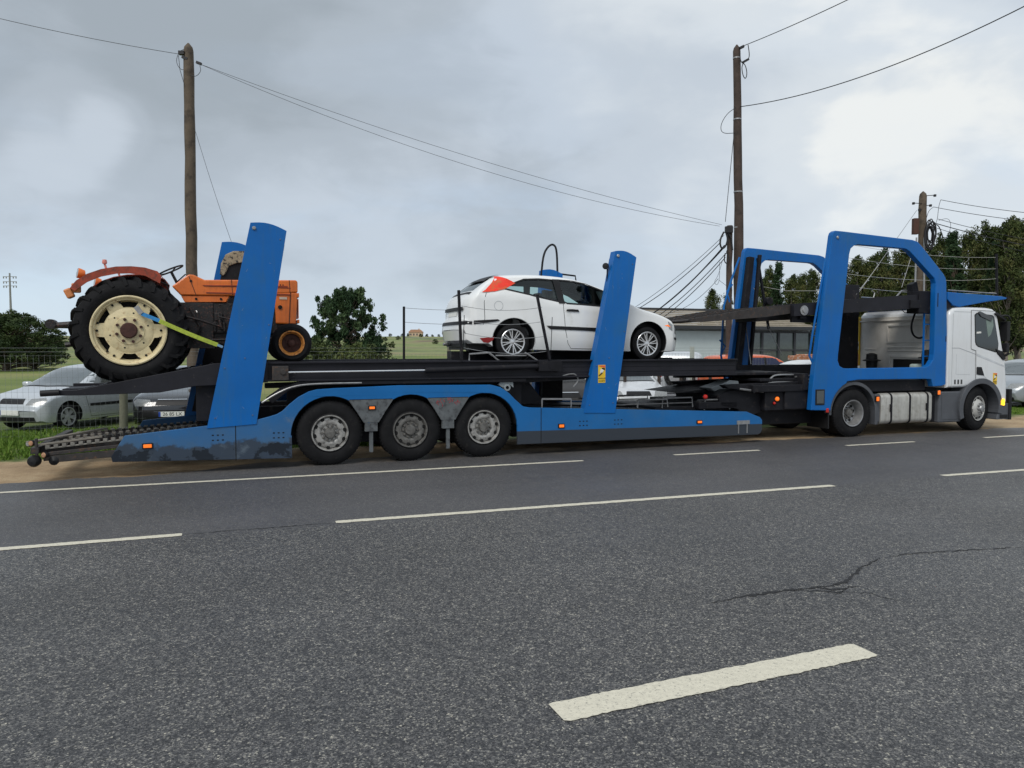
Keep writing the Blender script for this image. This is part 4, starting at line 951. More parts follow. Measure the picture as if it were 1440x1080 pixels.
# swinging arm and hinge in the gap ahead of the axles
mb = MB(); mb.prism([(2.78, 1.33), (3.05, 1.345), (4.50, 1.44), (4.62, 1.37), (4.55, 1.30), (3.1, 1.235), (2.9, 1.225)], .20, .34)
mb.lathe((4.52, .15, 1.38), (0, -1, 0), [(.001, .03), (.07, .03), (.07, -.1)], 16); ARM = mb.build('lift_arm', DARK, TR, smooth=False, bevel=.006)
mb = MB(); mb.tube(smooth_pts([tp(788, 530, .1), tp(800, 526, .1), tp(810, 526, .1), tp(814, 535, .1), tp(806, 544, .1)], 2), .013, 6); mb.build('hydraulic_hose', GALV, ARM, smooth=True)
mb = MB(); mb.box(2.75, 3.35, .30, 2.2, .84, 1.33); mb.prism([(2.8, 1.2), (3.45, .85), (3.9, .85), (3.55, 1.28)], .5, 2.0); mb.build('cross_box', DARK, TR, bevel=.01)
mb = MB(); mb.prism([tuple(tp(*p, .16).xz) for p in ((700, 541), (706, 530), (712, 528), (713, 533), (716, 528), (720, 531), (721, 545), (716, 541), (710, 541), (706, 545))], .12, .18); mb.lathe(tp(713, 545, .1), (0, -1, 0), [(.03, .02), (.06, .02), (.06, -.05)], 14); mb.build('hinge_bracket', mat('pale_steel', (.30, .33, .34), .5, .3), TR, bevel=.004)
mb = MB(); a = tp(762, 561, .25); b = tp(803, 561, .25)
mb.beam(a, b, .02, .03); mb.beam(a, a - Vector((0, 0, .18)), .02, .02); mb.beam(b, b - Vector((0, 0, .18)), .02, .02); mb.build('cradle_frame', GALV, TR)
# railing posts with slack wires
def rail_posts():
    pts = []
    for (x0, y0), (x1, y1), n in (((645, 408), (649, 506), .02), ((755, 414), (773, 506), .02)):
        a, b = tp(x1, y1, n), tp(x0, y0, n); mb = MB(); mb.beam(a, b, .055, .04, up=(1, 0, 0)); mb.beam(a + Vector((.03, .03, 0)), a + Vector((.06, .03, .75)), .012, .012); o = mb.build('railing_post', DARK, TR, bevel=.006); pts.append((a, b))
    return pts
RP = rail_posts()
for (p, q) in (((649, 430), (762, 432)), ((650, 450), (764, 452)), ((651, 468), (766, 473)), ((652, 489), (768, 494))):
    a, b = tp(*p, .02), tp(*q, .02); mb = MB(); mb.tube(sag(a, b, .065, 16), .0045, 5); mb.build('railing_wire', GALV, TR)
a, b = tp(568, 507, 2.42), tp(568, 431, 2.42); mb = MB(); mb.beam(a, b, .055, .04, up=(1, 0, 0)); mb.build('railing_post', DARK, TR, bevel=.006)
for y in (433, 453, 474):
    a, b = tp(569, y, 2.42), tp(700, y + 2, 2.42); mb = MB(); mb.tube(sag(a, b, .03, 10), .0045, 5); mb.build('railing_wire', GALV, TR)
for px in (690, 770, 850): a, b = tp(px, 507, 2.42), tp(px, 432, 2.42); mb = MB(); mb.beam(a, b, .05, .04, up=(1, 0, 0)); mb.build('railing_post', DARK, TR, bevel=.006)
# wheel chock loops on the deck below the white car
mb = MB()
for pts in ([(660, 507), (660, 498), (688, 496), (702, 508)], [(738, 496), (745, 500), (757, 508)], [(688, 497), (692, 500)]):
    mb.tube([tp(*p, .10) for p in pts], .016, 6)
mb.tube([tp(697, 500, .1), tp(740, 500, .1)], .012, 6); mb.build('wheel_chock', GALV, TR, smooth=True)
# ---- lower tail ramps (pierced tracks) with rear lamps
def track(n0, n1, s0, s1, z0, z1, nm_):
    "ladder track with raised teeth"
    mb = MB(); L = s1 - s0; k = int(L / .105)
    for nn_ in (n0, n1 - .035): mb.beam((s0, nn_ + .0175, z0 - .03), (s1, nn_ + .0175, z1 - .03), .035, .085)
    for nn_ in (n0 + (n1 - n0) / 3, n0 + 2 * (n1 - n0) / 3): mb.beam((s0, nn_, z0 - .035), (s1, nn_, z1 - .035), .03, .05)
    for i in range(k):
        f = (i + .5) / k; x = s0 + L * f; z = z0 + (z1 - z0) * f
        mb.box(x - .016, x + .016, n0 + .036, n1 - .036, z - .035, z)
        for nn_ in (n0, n1 - .02): mb.box(x - .028, x + .028, nn_, nn_ + .02, z + .012, z + .048)
    return mb.build(nm_, RUSTY, TR)
track(.16, .70, -3.98, -1.85, .43, .62, 'lower_ramp'); track(1.75, 2.30, -3.98, -1.85, .38, .52, 'lower_ramp')
TOOTH = mat('dull_zinc', (.23, .215, .19), .5, .4, var=.25, scale=15, bump=.2)
for n_ in (.06, .70, 1.70, 2.36):
    k = 19; mb = MB(); e_ = .175 if n_ < 1 else .135; g_ = .46 if n_ < 1 else .41; mb.beam((-3.9, n_ + .025, g_ - .013), (-1.95, n_ + .025, g_ + e_ - .013), .04, .02)
    for i in range(k): f = i / k; x = -3.9 + 1.95 * f; z = g_ + e_ * f; mb.box(x, x + .055, n_, n_ + .05, z - .01, z + .035)
    mb.build('ramp_teeth', TOOTH, TR, bevel=.004)
mb = MB(); mb.beam((-3.85, .03, .38), (-2.93, .03, .45), .035, .05); mb.beam((-3.85, .05, .30), (-3.02, .05, .345), .06, .10); mb.build('ramp_support', RUSTY, TR, bevel=.006)
mb = MB(); mb.beam((-4.02, .02, .43), (-4.02, 2.48, .43), .10, .09); mb.beam((-3.90, .10, .33), (-3.90, 2.40, .33), .07, .12); mb.tube([(-4.0, .04, .26), (-4.0, .04, .60)], .022, 8); mb.build('rear_bumper_bar', RUSTY, TR, bevel=.008)
def tail_lamp(s_, n_, z_, m):
    b = MB(); b.lathe((s_, n_, z_), (-.6, -1, 0), [(.001, -.05), (.04, -.05), (.046, 0), (.04, .01)], 16); o = b.build('tail_lamp', RUBBER, TR, smooth=True)
    l = MB(); l.lathe((s_, n_, z_), (-.6, -1, 0), [(.037, .008), (.03, .018), (.001, .022)], 16); l.build('lens', m, o, smooth=True)
PALEL = mat('dirty_pale_lens', (.45, .25, .14), .4, var=.25, scale=20)
tail_lamp(-3.90, -.02, .37, PALEL); tail_lamp(-4.15, .45, .49, PALEL); tail_lamp(-4.25, .75, .45, CLRL)
mb = MB(); mb.lathe((-4.03, -.01, .29), (-.3, -1, 0), [(.001, -.08), (.075, -.07), (.085, .0), (.06, .05), (.001, .06)], 14); mb.lathe((-3.79, .02, .28), (0, -1, 0), [(.001, -.08), (.06, -.07), (.065, .0), (.001, .03)], 12); mb.build('bump_roller', RUBBER, TR, smooth=True)
mb = MB(); mb.beam((-4.02, .10, .50), (-3.2, .14, .585), .10, .02); mb.beam((-4.2, .5, .50), (-3.3, 1.2, .60), .12, .02); mb.build('plank', mat('grey_plank', (.20, .18, .15), .8, var=.2, bump=.2), TR)
# ---- low well floor, its ramps and frames seen through the gap
mb = MB()
for n0 in (.15, 1.5):
    mb.prism([(3.4, .80), (8.1, .585), (8.1, .55), (3.4, .765)], n0, n0 + .8)
mb.build('well_runway', RAIL, TR)
mb = MB()
def hoop(s0, s1, n0, z0, h): a = [(s0, n0, z0), (s0 + .02, n0, z0 + h), (s1 - .02, n0, z0 + h), (s1, n0, z0)]; mb.tube(a, .016, 6)
for s0, s1, n0, z0, h in ((5.12, 5.72, .35, .74, .13), (5.78, 6.45, .45, .72, .15), (6.35, 7.05, .5, .70, .19), (7.25, 7.85, .40, .64, .20), (5.0, 5.6, 1.2, .76, .12), (6.0, 6.7, 1.6, .74, .14)):
    hoop(s0, s1, n0, z0, h); mb.tube([(s0, n0, z0 + h * .45), (s1, n0, z0 + h * .45)], .012, 6); mb.tube([(s0 + .05, n0 + .3, z0 + h - .03), (s1 - .05, n0 + .3, z0 + h - .03)], .014, 6)
mb.build('wheel_stop', GALV, TR, smooth=True)
mb = MB(); mb.box(6.2, 8.1, .5, 2.1, .60, .72); mb.box(7.1, 8.0, .35, 2.2, .66, .80); mb.prism([(7.3, .78), (9.0, .98), (9.0, .85), (7.3, .68)], .6, 1.9); mb.prism([(7.0, .95), (8.4, 1.12), (9.2, 1.12), (9.2, .98), (8.0, .92)], .9, 2.3); mb.build('drawbar', DARK, TR, bevel=.015)
mb = MB(); mb.box(7.72, 8.02, -.012, .0, .375, .45); mb.tube([(7.76, -.006, .375), (7.76, -.006, .20)], .012, 6); mb.tube([(7.96, -.006, .375), (7.96, -.006, .20)], .012, 6); mb.build('step_bracket', GALV, TR)
# warning sticker on the second pylon (lorry and cyclist signs reduced to the same patches of colour)
a = tp(855, 516, -.0135); s0, s1, z0, z1 = 4.70, 4.845, 1.235, 1.555
sk = MB(); sk.box(s0, s1, -.016, -.0125, z0, z1); st = sk.build('warning_sticker', YEL, TR)
def spoly(p, m, nm_, par, y=-.0165): b = MB(); b.prism(p, y, y + .002); return b.build(nm_, m, par)
def sx(f): return s0 + (s1 - s0) * f
def sz(f): return z0 + (z1 - z0) * f
def sticker_art(S, Z, par, y):
    spoly([(S(.05), Z(.93)), (S(.95), Z(.84)), (S(.95), Z(.97)), (S(.05), Z(.97))], mat('sign_red', (.75, .10, .05), .4), 'red_band', par, y)
    spoly([(S(.45), Z(.80)), (S(.92), Z(.70)), (S(.92), Z(.82)), (S(.6), Z(.84))], RUBBER, 'black_shape', par, y - .001)
    spoly([(S(.22), Z(.62)), (S(.40), Z(.80)), (S(.78), Z(.70)), (S(.60), Z(.56)), (S(.35), Z(.52))], PLATE, 'pale_shape', par, y - .002)
    spoly([(S(.05), Z(.42)), (S(.10), Z(.36)), (S(.62), Z(.54)), (S(.52), Z(.60)), (S(.30), Z(.50))], RUBBER, 'black_shape', par, y - .003)
sticker_art(sx, sz, st, -.0185)
for i, tx in enumerate(('ANGLES', 'MORTS')):
    text_part('lettering', tx, .040, RUBBER, st, Matrix.Translation((sx(.5), -.0175, sz(.24 - i * .15))) @ Matrix.Rotation(R(90), 4, 'X'))

# ================================================================ CAB AND TRUCK
TK = thing('transporter_truck', 'white cabbed two axle truck with blue window shaped side frames pulling the trailer', 'truck', (12.0, 1.25, 0), 'T')
# blue side frames
def frame_pts():
    out = [(9.522, .60), (9.56, 1.13), (9.985, 4.14), (10.01, 4.20), (10.06, 4.235), (10.26, 4.232), (12.16, 4.155), (12.30, 4.125), (12.42, 4.04), (13.08, 3.47), (13.15, 3.38), (13.175, 3.28), (13.235, 2.2), (13.235, 1.06), (13.12, 1.03), (12.86, 1.02), (12.80, 1.18), (12.6, 1.19), (10.75, 1.20), (10.45, 1.17)]
    out += arc(10.68, .52, .66, 112, 168, 8) + [(10.03, .58)]
    inn = [(10.195, 1.72), (10.19, 1.60), (10.24, 1.49), (10.34, 1.445), (10.46, 1.435), (12.62, 1.445), (12.76, 1.50), (12.84, 1.60), (12.865, 1.72), (12.86, 3.26), (12.82, 3.36), (12.10, 3.90), (11.98, 3.955), (11.88, 3.965), (10.66, 3.985), (10.56, 3.96), (10.47, 3.89), (10.435, 3.78)]
    return out, inn
FO, FI = frame_pts()
FR = []
for n0, n1, dx in ((-.012, .12, 0), (2.38, 2.51, -.28)):
    mb = MB(); mb.prism([(a + dx, b - .06 * (dx < 0)) for a, b in FO], n0, n1, holes=[[(a + dx, b - .06 * (dx < 0)) for a, b in FI[::-1]]]); o = mb.build('side_frame', BLUE, TK, bevel=.012); FR.append(o)
mb = MB(); mb.lathe((10.11, -.013, 4.10), (0, -1, 0), [(.03, 0), (.03, .015), (.02, .024), (.001, .024)], 14); mb.build('corner_lamp', CLRL, FR[0], smooth=True)
mb = MB(); mb.box(9.62, 9.86, -.022, -.010, .70, 1.02); o = mb.build('tail_lamp', RUBBER, FR[0], bevel=.02)
MB().box(9.65, 9.83, -.030, -.022, .73, .99).build('lens', mat('smoked_lens', (.08, .09, .09), .15, coat=1), o, bevel=.01)
mb = MB(); mb.box(12.92, 12.945, -.0145, 0, 2.75, 3.05); mb.box(13.19, 13.215, -.0145, 0, 2.0, 2.12); mb.build('latch', DARK, FR[0])
# inner posts of the far frame and light guard bars behind the near one
for P_, w_ in (([(9.40, 2.30, .75), (9.80, 2.30, 3.95)], .13), ([(9.70, 2.2, .9), (9.98, 2.2, 4.0)], .07), ([(9.88, .2, .75), (10.18, .2, 3.3)], .11)):
    mb = MB(); mb.beam(P_[0], P_[1], w_, w_ * 1.1, up=(0, 1, 0)); mb.build('lift_mast', DARK, TK, bevel=.01)
mb = MB(); mb.beam((10.05, 2.36, 3.95), (10.35, 2.30, 2.3), .05, .05); mb.tube([(10.28, 2.28, 2.95), (10.28, 2.18, 2.95)], .09, 14); mb.build('lift_ram', DARK, TK, bevel=.006)
def guard(n, off):
    mb = MB(); a = tp(1170, 330, n) ; pts = [tp(*p, n) for p in ((1172, 331), (1160, 369), (1152, 417), (1143, 467), (1138, 500), (1147, 520))]
    mb.tube(pts, .022, 7); q = [tp(*p, n) for p in ((1167, 372), (1158, 417), (1149, 470))]; mb.tube(q, .013, 6)
    for (a, b) in (((1166, 364), (1160, 368)), ((1156, 420), (1150, 424)), ((1146, 472), (1141, 474)), ((1144, 522), (1140, 523))): mb.tube([tp(*a, n), tp(*b, n + .1)], .012, 5)
    return mb
guard(.10, 0).build('guard_bar', BLUE, TK, smooth=True)
mb = MB(); n_ = 2.3; mb.tube([tp(*p, n_) for p in ((1040, 362), (1028, 395), (1018, 430), (1014, 500), (1020, 540))], .025, 7)
mb.tube([tp(*p, n_) for p in ((1030, 400), (1022, 410), (1026, 425))], .02, 6); mb.tube([tp(*p, n_) for p in ((1012, 478), (1020, 487), (1013, 500))], .02, 6); mb.build('guard_bar', BLUE, TK, smooth=True)
# upper platform carried over the cab
mb = MB()
mb.prism([(9.2, 2.74), (9.93, 2.80), (10.69, 2.88), (13.17, 3.07), (13.17, 2.76), (12.2, 2.70), (10.70, 2.60), (9.2, 2.50)], .16, .26)
mb.prism([(9.2, 2.74), (9.93, 2.80), (10.69, 2.88), (13.17, 3.07), (13.17, 2.76), (12.2, 2.70), (10.70, 2.60), (9.2, 2.50)], 2.22, 2.32)
mb.build('platform_beam', RAIL, TK, bevel=.006)
for n0 in (.27, 1.45):
    mb = MB(); mb.prism([(6.80, 2.40), (8.5, 2.66), (9.93, 2.77), (13.17, 3.03), (13.17, 3.00), (9.93, 2.735), (8.5, 2.62), (6.80, 2.375)], n0, n0 + .77)
    mb.prism([(6.80, 2.41), (8.5, 2.675), (9.2, 2.735), (9.2, 2.56), (8.6, 2.48), (7.1, 2.36), (6.8, 2.37)], n0 - .003, n0 + .04)
    mb.prism([(6.80, 2.41), (8.5, 2.675), (9.2, 2.735), (9.2, 2.56), (8.6, 2.48), (7.1, 2.36), (6.8, 2.37)], n0 + .73, n0 + .773)
    for i in range(24): x = 6.95 + i * .26; z = 2.40 + (x - 6.8) * (.155 if x < 8.5 else .0) + (0 if x < 8.5 else .26 + (x - 8.5) * .0775); mb.box(x - .012, x + .012, n0 + .041, n0 + .729, z, z + .022)
    mb.build('platform_runway', RUSTY, TK)
mb = MB(); mb.lathe((9.45, .158, 2.62), (0, -1, 0), [(.001, .03), (.05, .03), (.055, .015), (.10, .012), (.10, -.02)], 20); mb.build('pivot_pin', GALV, TK, smooth=True)
mb = MB(); mb.box(9.4, 9.55, .2, 2.3, 2.45, 2.62); mb.build('pivot_tube', DARK, TK, bevel=.01)
mb = MB(); mb.box(12.3, 12.6, .12, 2.38, 2.72, 2.90); mb.box(12.55, 12.95, .125, .45, 2.62, 3.10); mb.box(9.25, 9.9, .26, .34, 2.38, 2.52); mb.build('platform_crossbar', DARK, TK, bevel=.01)
mb = MB(); mb.tube([tp(*p, .5) for p in ((1260, 418), (1268, 409), (1285, 408), (1288, 414))], .02, 6); mb.tube([tp(*p, .5) for p in ((1228, 420), (1230, 412), (1226, 409))], .012, 5); mb.build('tie_down_loop', GALV, TK, smooth=True)
mb = MB(); mb.prism([tuple(tp(*p, .4).xz) for p in ((1280, 400), (1287, 396), (1290, 412), (1300, 418), (1298, 428), (1282, 428))], .35, .5); mb.build('latch_block', DARK, TK, bevel=.01)
# blue wing plates over the cab
for n0, n1 in ((.0, .08), (2.42, 2.50)):
    mb = MB(); mb.prism([(13.24, 3.085), (13.45, 3.075), (14.9, 3.03), (15.10, 3.00), (15.05, 2.965), (14.5, 2.90), (13.83, 2.80), (13.60, 2.76), (13.40, 2.80), (13.24, 2.92)], n0, n1); WG = mb.build('wing_plate', BLUE, TK, bevel=.012)
mb = MB(); mb.box(13.3, 14.9, .08, 2.42, 2.985, 3.01); mb.build('wing_deck', BLUE, TK)
mb = MB(); mb.tube([(13.3, .05, 3.13), (14.8, .05, 3.09)], .012, 6); mb.tube([(13.3, 2.45, 3.13), (14.9, 2.45, 3.09)], .012, 6); mb.box(14.0, 14.7, .9, 1.6, 3.02, 3.06); mb.build('wing_rail', GALV, TK)
mb = MB(); mb.prism([(13.20, 2.74), (13.42, 2.74), (13.24, 2.98)], .03, .07); mb.build('wing_gusset', DARK, TK)
# far side safety rail with white ropes
ROPE = mat('white_rope', (.40, .40, .37), .7)
mb = MB(); mb.beam(tp(1402, 416, 2.45), tp(1401, 357, 2.45), .05, .05, up=(1, 0, 0)); mb.build('railing_post', DARK, TK)
for a, b in (((1190, 343), (1401, 362)), ((1190, 362), (1401, 378)), ((1190, 385), (1401, 392)), ((1190, 402), (1401, 411))):
    mb = MB(); mb.tube(sag(tp(*a, 2.45), tp(*b, 2.45), .10, 16), .005, 5); mb.build('railing_rope', ROPE, TK)
for rp in (((1060, 401, 2.4), (1105, 409, 2.4), (1160, 409, 2.4)), ((1059, 403, 2.4), (1070, 425, 2.2)), ((1268, 404, 2.4), (1281, 362, 2.4)), ((1204, 414, 2.2), (1236, 372, 2.4))): mb = MB(); mb.tube([tp(*q) for q in rp], .006, 5); mb.build('railing_rope', ROPE, TK)
for rp in (((1078, 455, 1.9), (1100, 500, 1.9)), ((1049, 458, 2.3), (1056, 512, 2.0))): mb = MB(); mb.tube([tp(*q) for q in rp], .009, 5); mb.build('stay_wire', GALV, TK)
# ladder between frame and cab
mb = MB()
for x in (12.79, 13.14): mb.beam((x, .20, 1.2), (x, .20, 2.64), .03, .03)
for z in (1.30, 1.68, 2.03, 2.38, 2.62): mb.beam((12.79, .20, z), (13.14, .20, z), .022, .022)
mb.build('ladder', BLUE, TK)
mb = MB(); mb.tube(smooth_pts([tp(*p, .6) for p in ((1290, 432), (1285, 445), (1281, 458), (1283, 470), (1290, 476), (1300, 474), (1305, 469), (1313, 470))], 2), .022, 7)
mb.tube(smooth_pts([tp(*p, .7) for p in ((1297, 478), (1304, 471), (1312, 475))], 2), .014, 6); mb.tube(smooth_pts([tp(*p, .3) for p in ((1269, 436), (1273, 441), (1279, 436))], 1), .008, 5); mb.build('hydraulic_hose', RUBBER, TK, smooth=True)
# cab
cabp = [(13.30, .98), (13.295, 2.56), (13.33, 2.66), (13.42, 2.735), (13.60, 2.775), (14.45, 2.765), (14.66, 2.74), (14.76, 2.69), (14.82, 2.60), (14.88, 2.30), (15.06, 1.62), (15.14, 1.36), (15.19, 1.0), (15.20, .60), (14.88, .62), (14.86, .90)]
cabp += arc(14.33, .52, .60, 35, 135, 10)[1:-1] + [(13.82, .98)]
mb = MB(); mb.prism(cabp, 0, 2.5); CAB = mb.build('cab', WHITE, TK)
bm = bmesh.new(); bm.from_mesh(CAB.data)
ed = [e for e in bm.edges if abs(e.verts[0].co.y - e.verts[1].co.y) < 1e-4 and abs(abs(e.verts[0].co.y) - 1.25) < 1e-3 and len(e.link_faces) == 2 and e.calc_face_angle(0) > .8 and (min(v.co.z for v in e.verts) > .97 or min(v.co.x for v in e.verts) > 14.85 - 12)]
fr = [e for e in ed if min(v.co.x for v in e.verts) > 14.6 - 12]
bmesh.ops.bevel(bm, geom=list(set(ed)), offset=.07, segments=4, affect='EDGES', profile=.5)
bm.to_mesh(CAB.data); bm.free()
CAB.data.polygons.foreach_set('use_smooth', [True] * len(CAB.data.polygons)); CAB.data.set_sharp_from_angle(angle=R(30))
def plate(parent, nm_, pts, m, n0, n1, bevel=.004, holes=()):
    b = MB(); b.prism(pts, n0, n1, holes=holes); return b.build(nm_, m, parent, bevel=bevel)
win = [(14.06, 2.60), (14.12, 2.64), (14.62, 2.60), (14.68, 2.56), (14.84, 1.96), (14.83, 1.80), (14.76, 1.76), (14.20, 1.885), (14.13, 1.93), (14.10, 2.0)]
DOOR = plate(CAB, 'door', [(13.96, 2.70), (14.68, 2.69), (14.76, 2.60), (14.96, 1.86), (15.05, 1.60), (15.10, 1.25), (15.10, .70), (14.90, .68), (14.86, .92)] + arc(14.33, .52, .625, 38, 55, 4) + [(14.16, 1.42), (14.14, 1.80), (13.99, 1.84)], WHITE, -.006, .004, .004)
# seams, window, rubber
SEAM = mat('panel_gap', (.05, .05, .05), .7)
def seam(parent, pts, n, w=.008, nm_='panel_gap', m=None):
    b = MB(); b2 = [Vector((p[0], n, p[1])) for p in pts]
    for a, c in zip(b2, b2[1:]): b.beam(a, c, w, .003, up=(0, 1, 0))
    return b.build(nm_, m or SEAM, parent)
seam(DOOR, [(14.68, 2.69), (13.96, 2.70), (13.99, 1.84), (14.14, 1.80), (14.16, 1.10)], -.0065, .009)
seam(CAB, [(13.40, 1.86), (13.62, 1.86), (14.14, 1.72)], -.0015, .012, m=mat('fold_shadow_line', (.34, .36, .38), .5)); seam(CAB, [(13.55, 1.72), (13.55, 1.28), (13.98, 1.27)], -.0015, .005, m=mat('soft_gap', (.42, .44, .45), .5))  # first strip paints the shadow of the cab's side fold
seam(CAB, [(13.42, 2.62), (13.42, 1.0)], -.0015, .009, m=mat('soft_gap', (.42, .44, .45), .5))
seam(CAB, [(13.45, 2.66), (14.64, 2.655)], -.0015, .008, m=mat('soft_gap', (.42, .44, .45), .5))
for x in (13.50, 13.60, 13.70): plate(CAB, 'vent_slot', [(x, 1.06), (x + .05, 1.06), (x + .05, 1.16), (x, 1.16)], SEAM, -.003, .002, .001)
plate(DOOR, 'waist_crease', [(14.16, 1.74), (15.07, 1.46), (15.08, 1.42), (14.16, 1.69)], mat('crease_shade', (.56, .58, .60), .35), -.0095, -.0055, .001)  # shade along the door crease painted as a greyer strip
WN = plate(DOOR, 'window', win, RUBBER, -.012, -.004, .003)
cx_ = sum(p[0] for p in win) / len(win); cz_ = sum(p[1] for p in win) / len(win)
plate(WN, 'pane', [(cx_ + (x - cx_) * .95, cz_ + (z - cz_) * .955) for x, z in win], GLASS, -.0145, -.0115, .001)
plate(WN, 'pane_reflection', [(14.40, 2.56), (14.62, 2.54), (14.66, 2.36), (14.58, 2.16), (14.50, 2.10), (14.45, 2.3)], mat('painted_green_reflection', (.19, .25, .22), .5), -.0165, -.0148, .001)  # greenish reflection in the glass, painted as a flat plate
plate(WN, 'visor', [(14.14, 2.66), (14.20, 2.68), (14.60, 2.55), (14.56, 2.46), (14.24, 2.56)], mat('wind_deflector', (.06, .065, .07), .25), -.035, -.018, .004)
plate(WN, 'handrail', [(14.13, 2.22), (14.27, 2.23), (14.27, 2.19), (14.13, 2.18)], PLATE, -.02, -.015, .002)
plate(DOOR, 'door_handle', [(14.18, 1.44), (14.33, 1.43), (14.42, 1.24), (14.18, 1.27)], RUBBER, -.014, -.004, .006)
SA = plate(DOOR, 'warning_sticker', [(14.70, 1.30), (14.83, 1.29), (14.83, 1.03), (14.70, 1.04)], YEL, -.009, -.006, .001)
sticker_art(lambda f: 14.70 + .13 * f, lambda f: 1.035 + .26 * f, SA, -.0115)
for i, tx in enumerate(('ANGLES', 'MORTS')): text_part('lettering', tx, .034, RUBBER, SA, Matrix.Translation((14.765, -.0105, 1.10 - i * .035)) @ Matrix.Rotation(R(90), 4, 'X'))
# windscreen, pillar, roof trims, mirrors
mb = MB(); mb.add([(14.895, .12, 2.45), (15.13, .12, 1.50), (15.13, 2.38, 1.50), (14.895, 2.38, 2.45), (14.87, .12, 2.45), (15.10, .12, 1.50), (15.10, 2.38, 1.50), (14.87, 2.38, 2.45)], [(0, 1, 2, 3), (7, 6, 5, 4), (0, 4, 5, 1), (1, 5, 6, 2), (2, 6, 7, 3), (3, 7, 4, 0)]); mb.build('windscreen', GLASS, CAB)
mb = MB(); mb.prism([(14.66, 2.63), (14.72, 2.66), (15.02, 2.52), (15.0, 2.46)], -.06, .30); mb.build('sun_visor', RUBBER, CAB, bevel=.01)
def mirror(n0, sgn):
    mb = MB(); b = (14.86, n0, 2.58); c = (15.06, n0 + sgn * .20, 2.50); mb.tube(smooth_pts([b, (14.98, n0 + sgn * .2, 2.60), c], 2), .022, 7); mb.tube([(15.05, n0 + sgn * .0, 1.68), (15.10, n0 + sgn * .15, 1.75)], .03, 7)
    mb.box(15.03, 15.13, n0 - .06, n0 + .12, 2.02, 2.46); mb.box(15.04, 15.13, n0 - .05, n0 + .11, 1.76, 1.97); mb.build('mirror', RUBBER, CAB, bevel=.03)
mirror(-.01, -.5); mirror(2.45, .5)
mb = MB(); mb.prism([(14.74, 1.84), (14.98, 1.78), (15.08, 1.62), (15.0, 1.58), (14.8, 1.74)], -.03, .02); mb.build('mirror_base', RUBBER, CAB, bevel=.012)
# lower plastic: wheel arch, step, bumper
wa = arc(14.33, .50, .68, 200, -12, 24) + arc(14.33, .50, .56, -12, 200, 24)
mb = MB(); mb.prism(wa, -.035, .35); mb.build('wheel_arch', GREYP, TK, smooth=False, bevel=.02)
mb = MB(); mb.prism(wa, 2.15, 2.53); mb.build('wheel_arch', GREYP, TK, bevel=.02)
mb = MB(); mb.prism([(14.90, .60), (15.24, .60), (15.27, .85), (15.30, .82), (15.32, .30), (15.26, .235), (14.86, .23), (14.93, .45)], -.01, 2.51); BP = mb.build('bumper', GREYP, TK, bevel=.03)
mb = MB(); mb.box(14.95, 15.20, -.02, -.008, .26, .34); mb.box(15.22, 15.31, -.03, .1, .22, .92); mb.build('bumper_trim', RUBBER, BP, bevel=.01)
mb = MB(); mb.box(14.93, 15.08, -.035, -.009, .55, .70); mb.build('indicator', AMBL, BP, bevel=.015)
# rear wall of the cab
def rb(n0, n1, z0, z1, x1, nm_, m, par, bev=.01): b = MB(); b.box(x1, 13.30, n0, n1, z0, z1); return b.build(nm_, m, par, bevel=bev)
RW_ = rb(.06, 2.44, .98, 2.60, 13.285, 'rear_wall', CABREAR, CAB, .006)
mb = MB()                                           # pressed ribs
def ring(n0, n1, z0, z1, w=.03, d=.018):
    for a, b, c, e in ((n0, n1, z0, z0 + w), (n0, n1, z1 - w, z1), (n0, n0 + w, z0 + w, z1 - w), (n1 - w, n1, z0 + w, z1 - w)): mb.box(13.285 - d, 13.2855, a, b, c, e)
ring(.55, 1.62, 1.98, 2.42, .035, .03); ring(.55, 1.62, 1.78, 1.90, .03, .03); ring(.45, 1.55, .98, 1.70, .05, .035)
for z in (1.62, 1.72, 1.82): mb.box(13.27, 13.2855, 1.95, 2.3, z, z + .02)
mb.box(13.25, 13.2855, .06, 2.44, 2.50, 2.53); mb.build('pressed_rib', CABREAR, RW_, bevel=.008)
mb = MB(); mb.box(13.262, 13.2865, .62, 1.42, .99, 1.60); mb.build('rear_opening', HOLE, RW_, bevel=.002)
for n_, z_ in ((1.85, 1.58), (.30, 1.66)):
    mb = MB(); mb.lathe((13.05, n_, z_ - .20), (0, 0, 1), [(.12, 0), (.13, .16), (.20, .17), (.20, .19), (.13, .21), (.12, .33), (.05, .36), (.001, .36)], 16); mb.build('air_intake', RUBBER, TK, smooth=True)
mb = MB(); mb.box(13.0, 13.25, .15, .75, 1.18, 1.50); mb.build('tool_box', mat('pale_green_box', (.50, .60, .56), .5), TK, bevel=.04)
mb = MB(); mb.box(13.24, 13.29, 2.44, 2.55, 1.42, 2.63); MK = mb.build('marker_board', YEL, TK, bevel=.004)
mb = MB(); mb.box(13.236, 13.241, 2.445, 2.545, 1.82, 2.02); mb.build('white_band', PLATE, MK); mb = MB(); mb.box(13.232, 13.237, 2.447, 2.543, 1.90, 1.97); mb.build('black_band', RUBBER, MK)
mb = MB(); mb.box(13.236, 13.241, 2.445, 2.545, 1.42, 1.72); mb.build('red_band', mat('faded_sign_red', (.62, .25, .12), .5), MK)
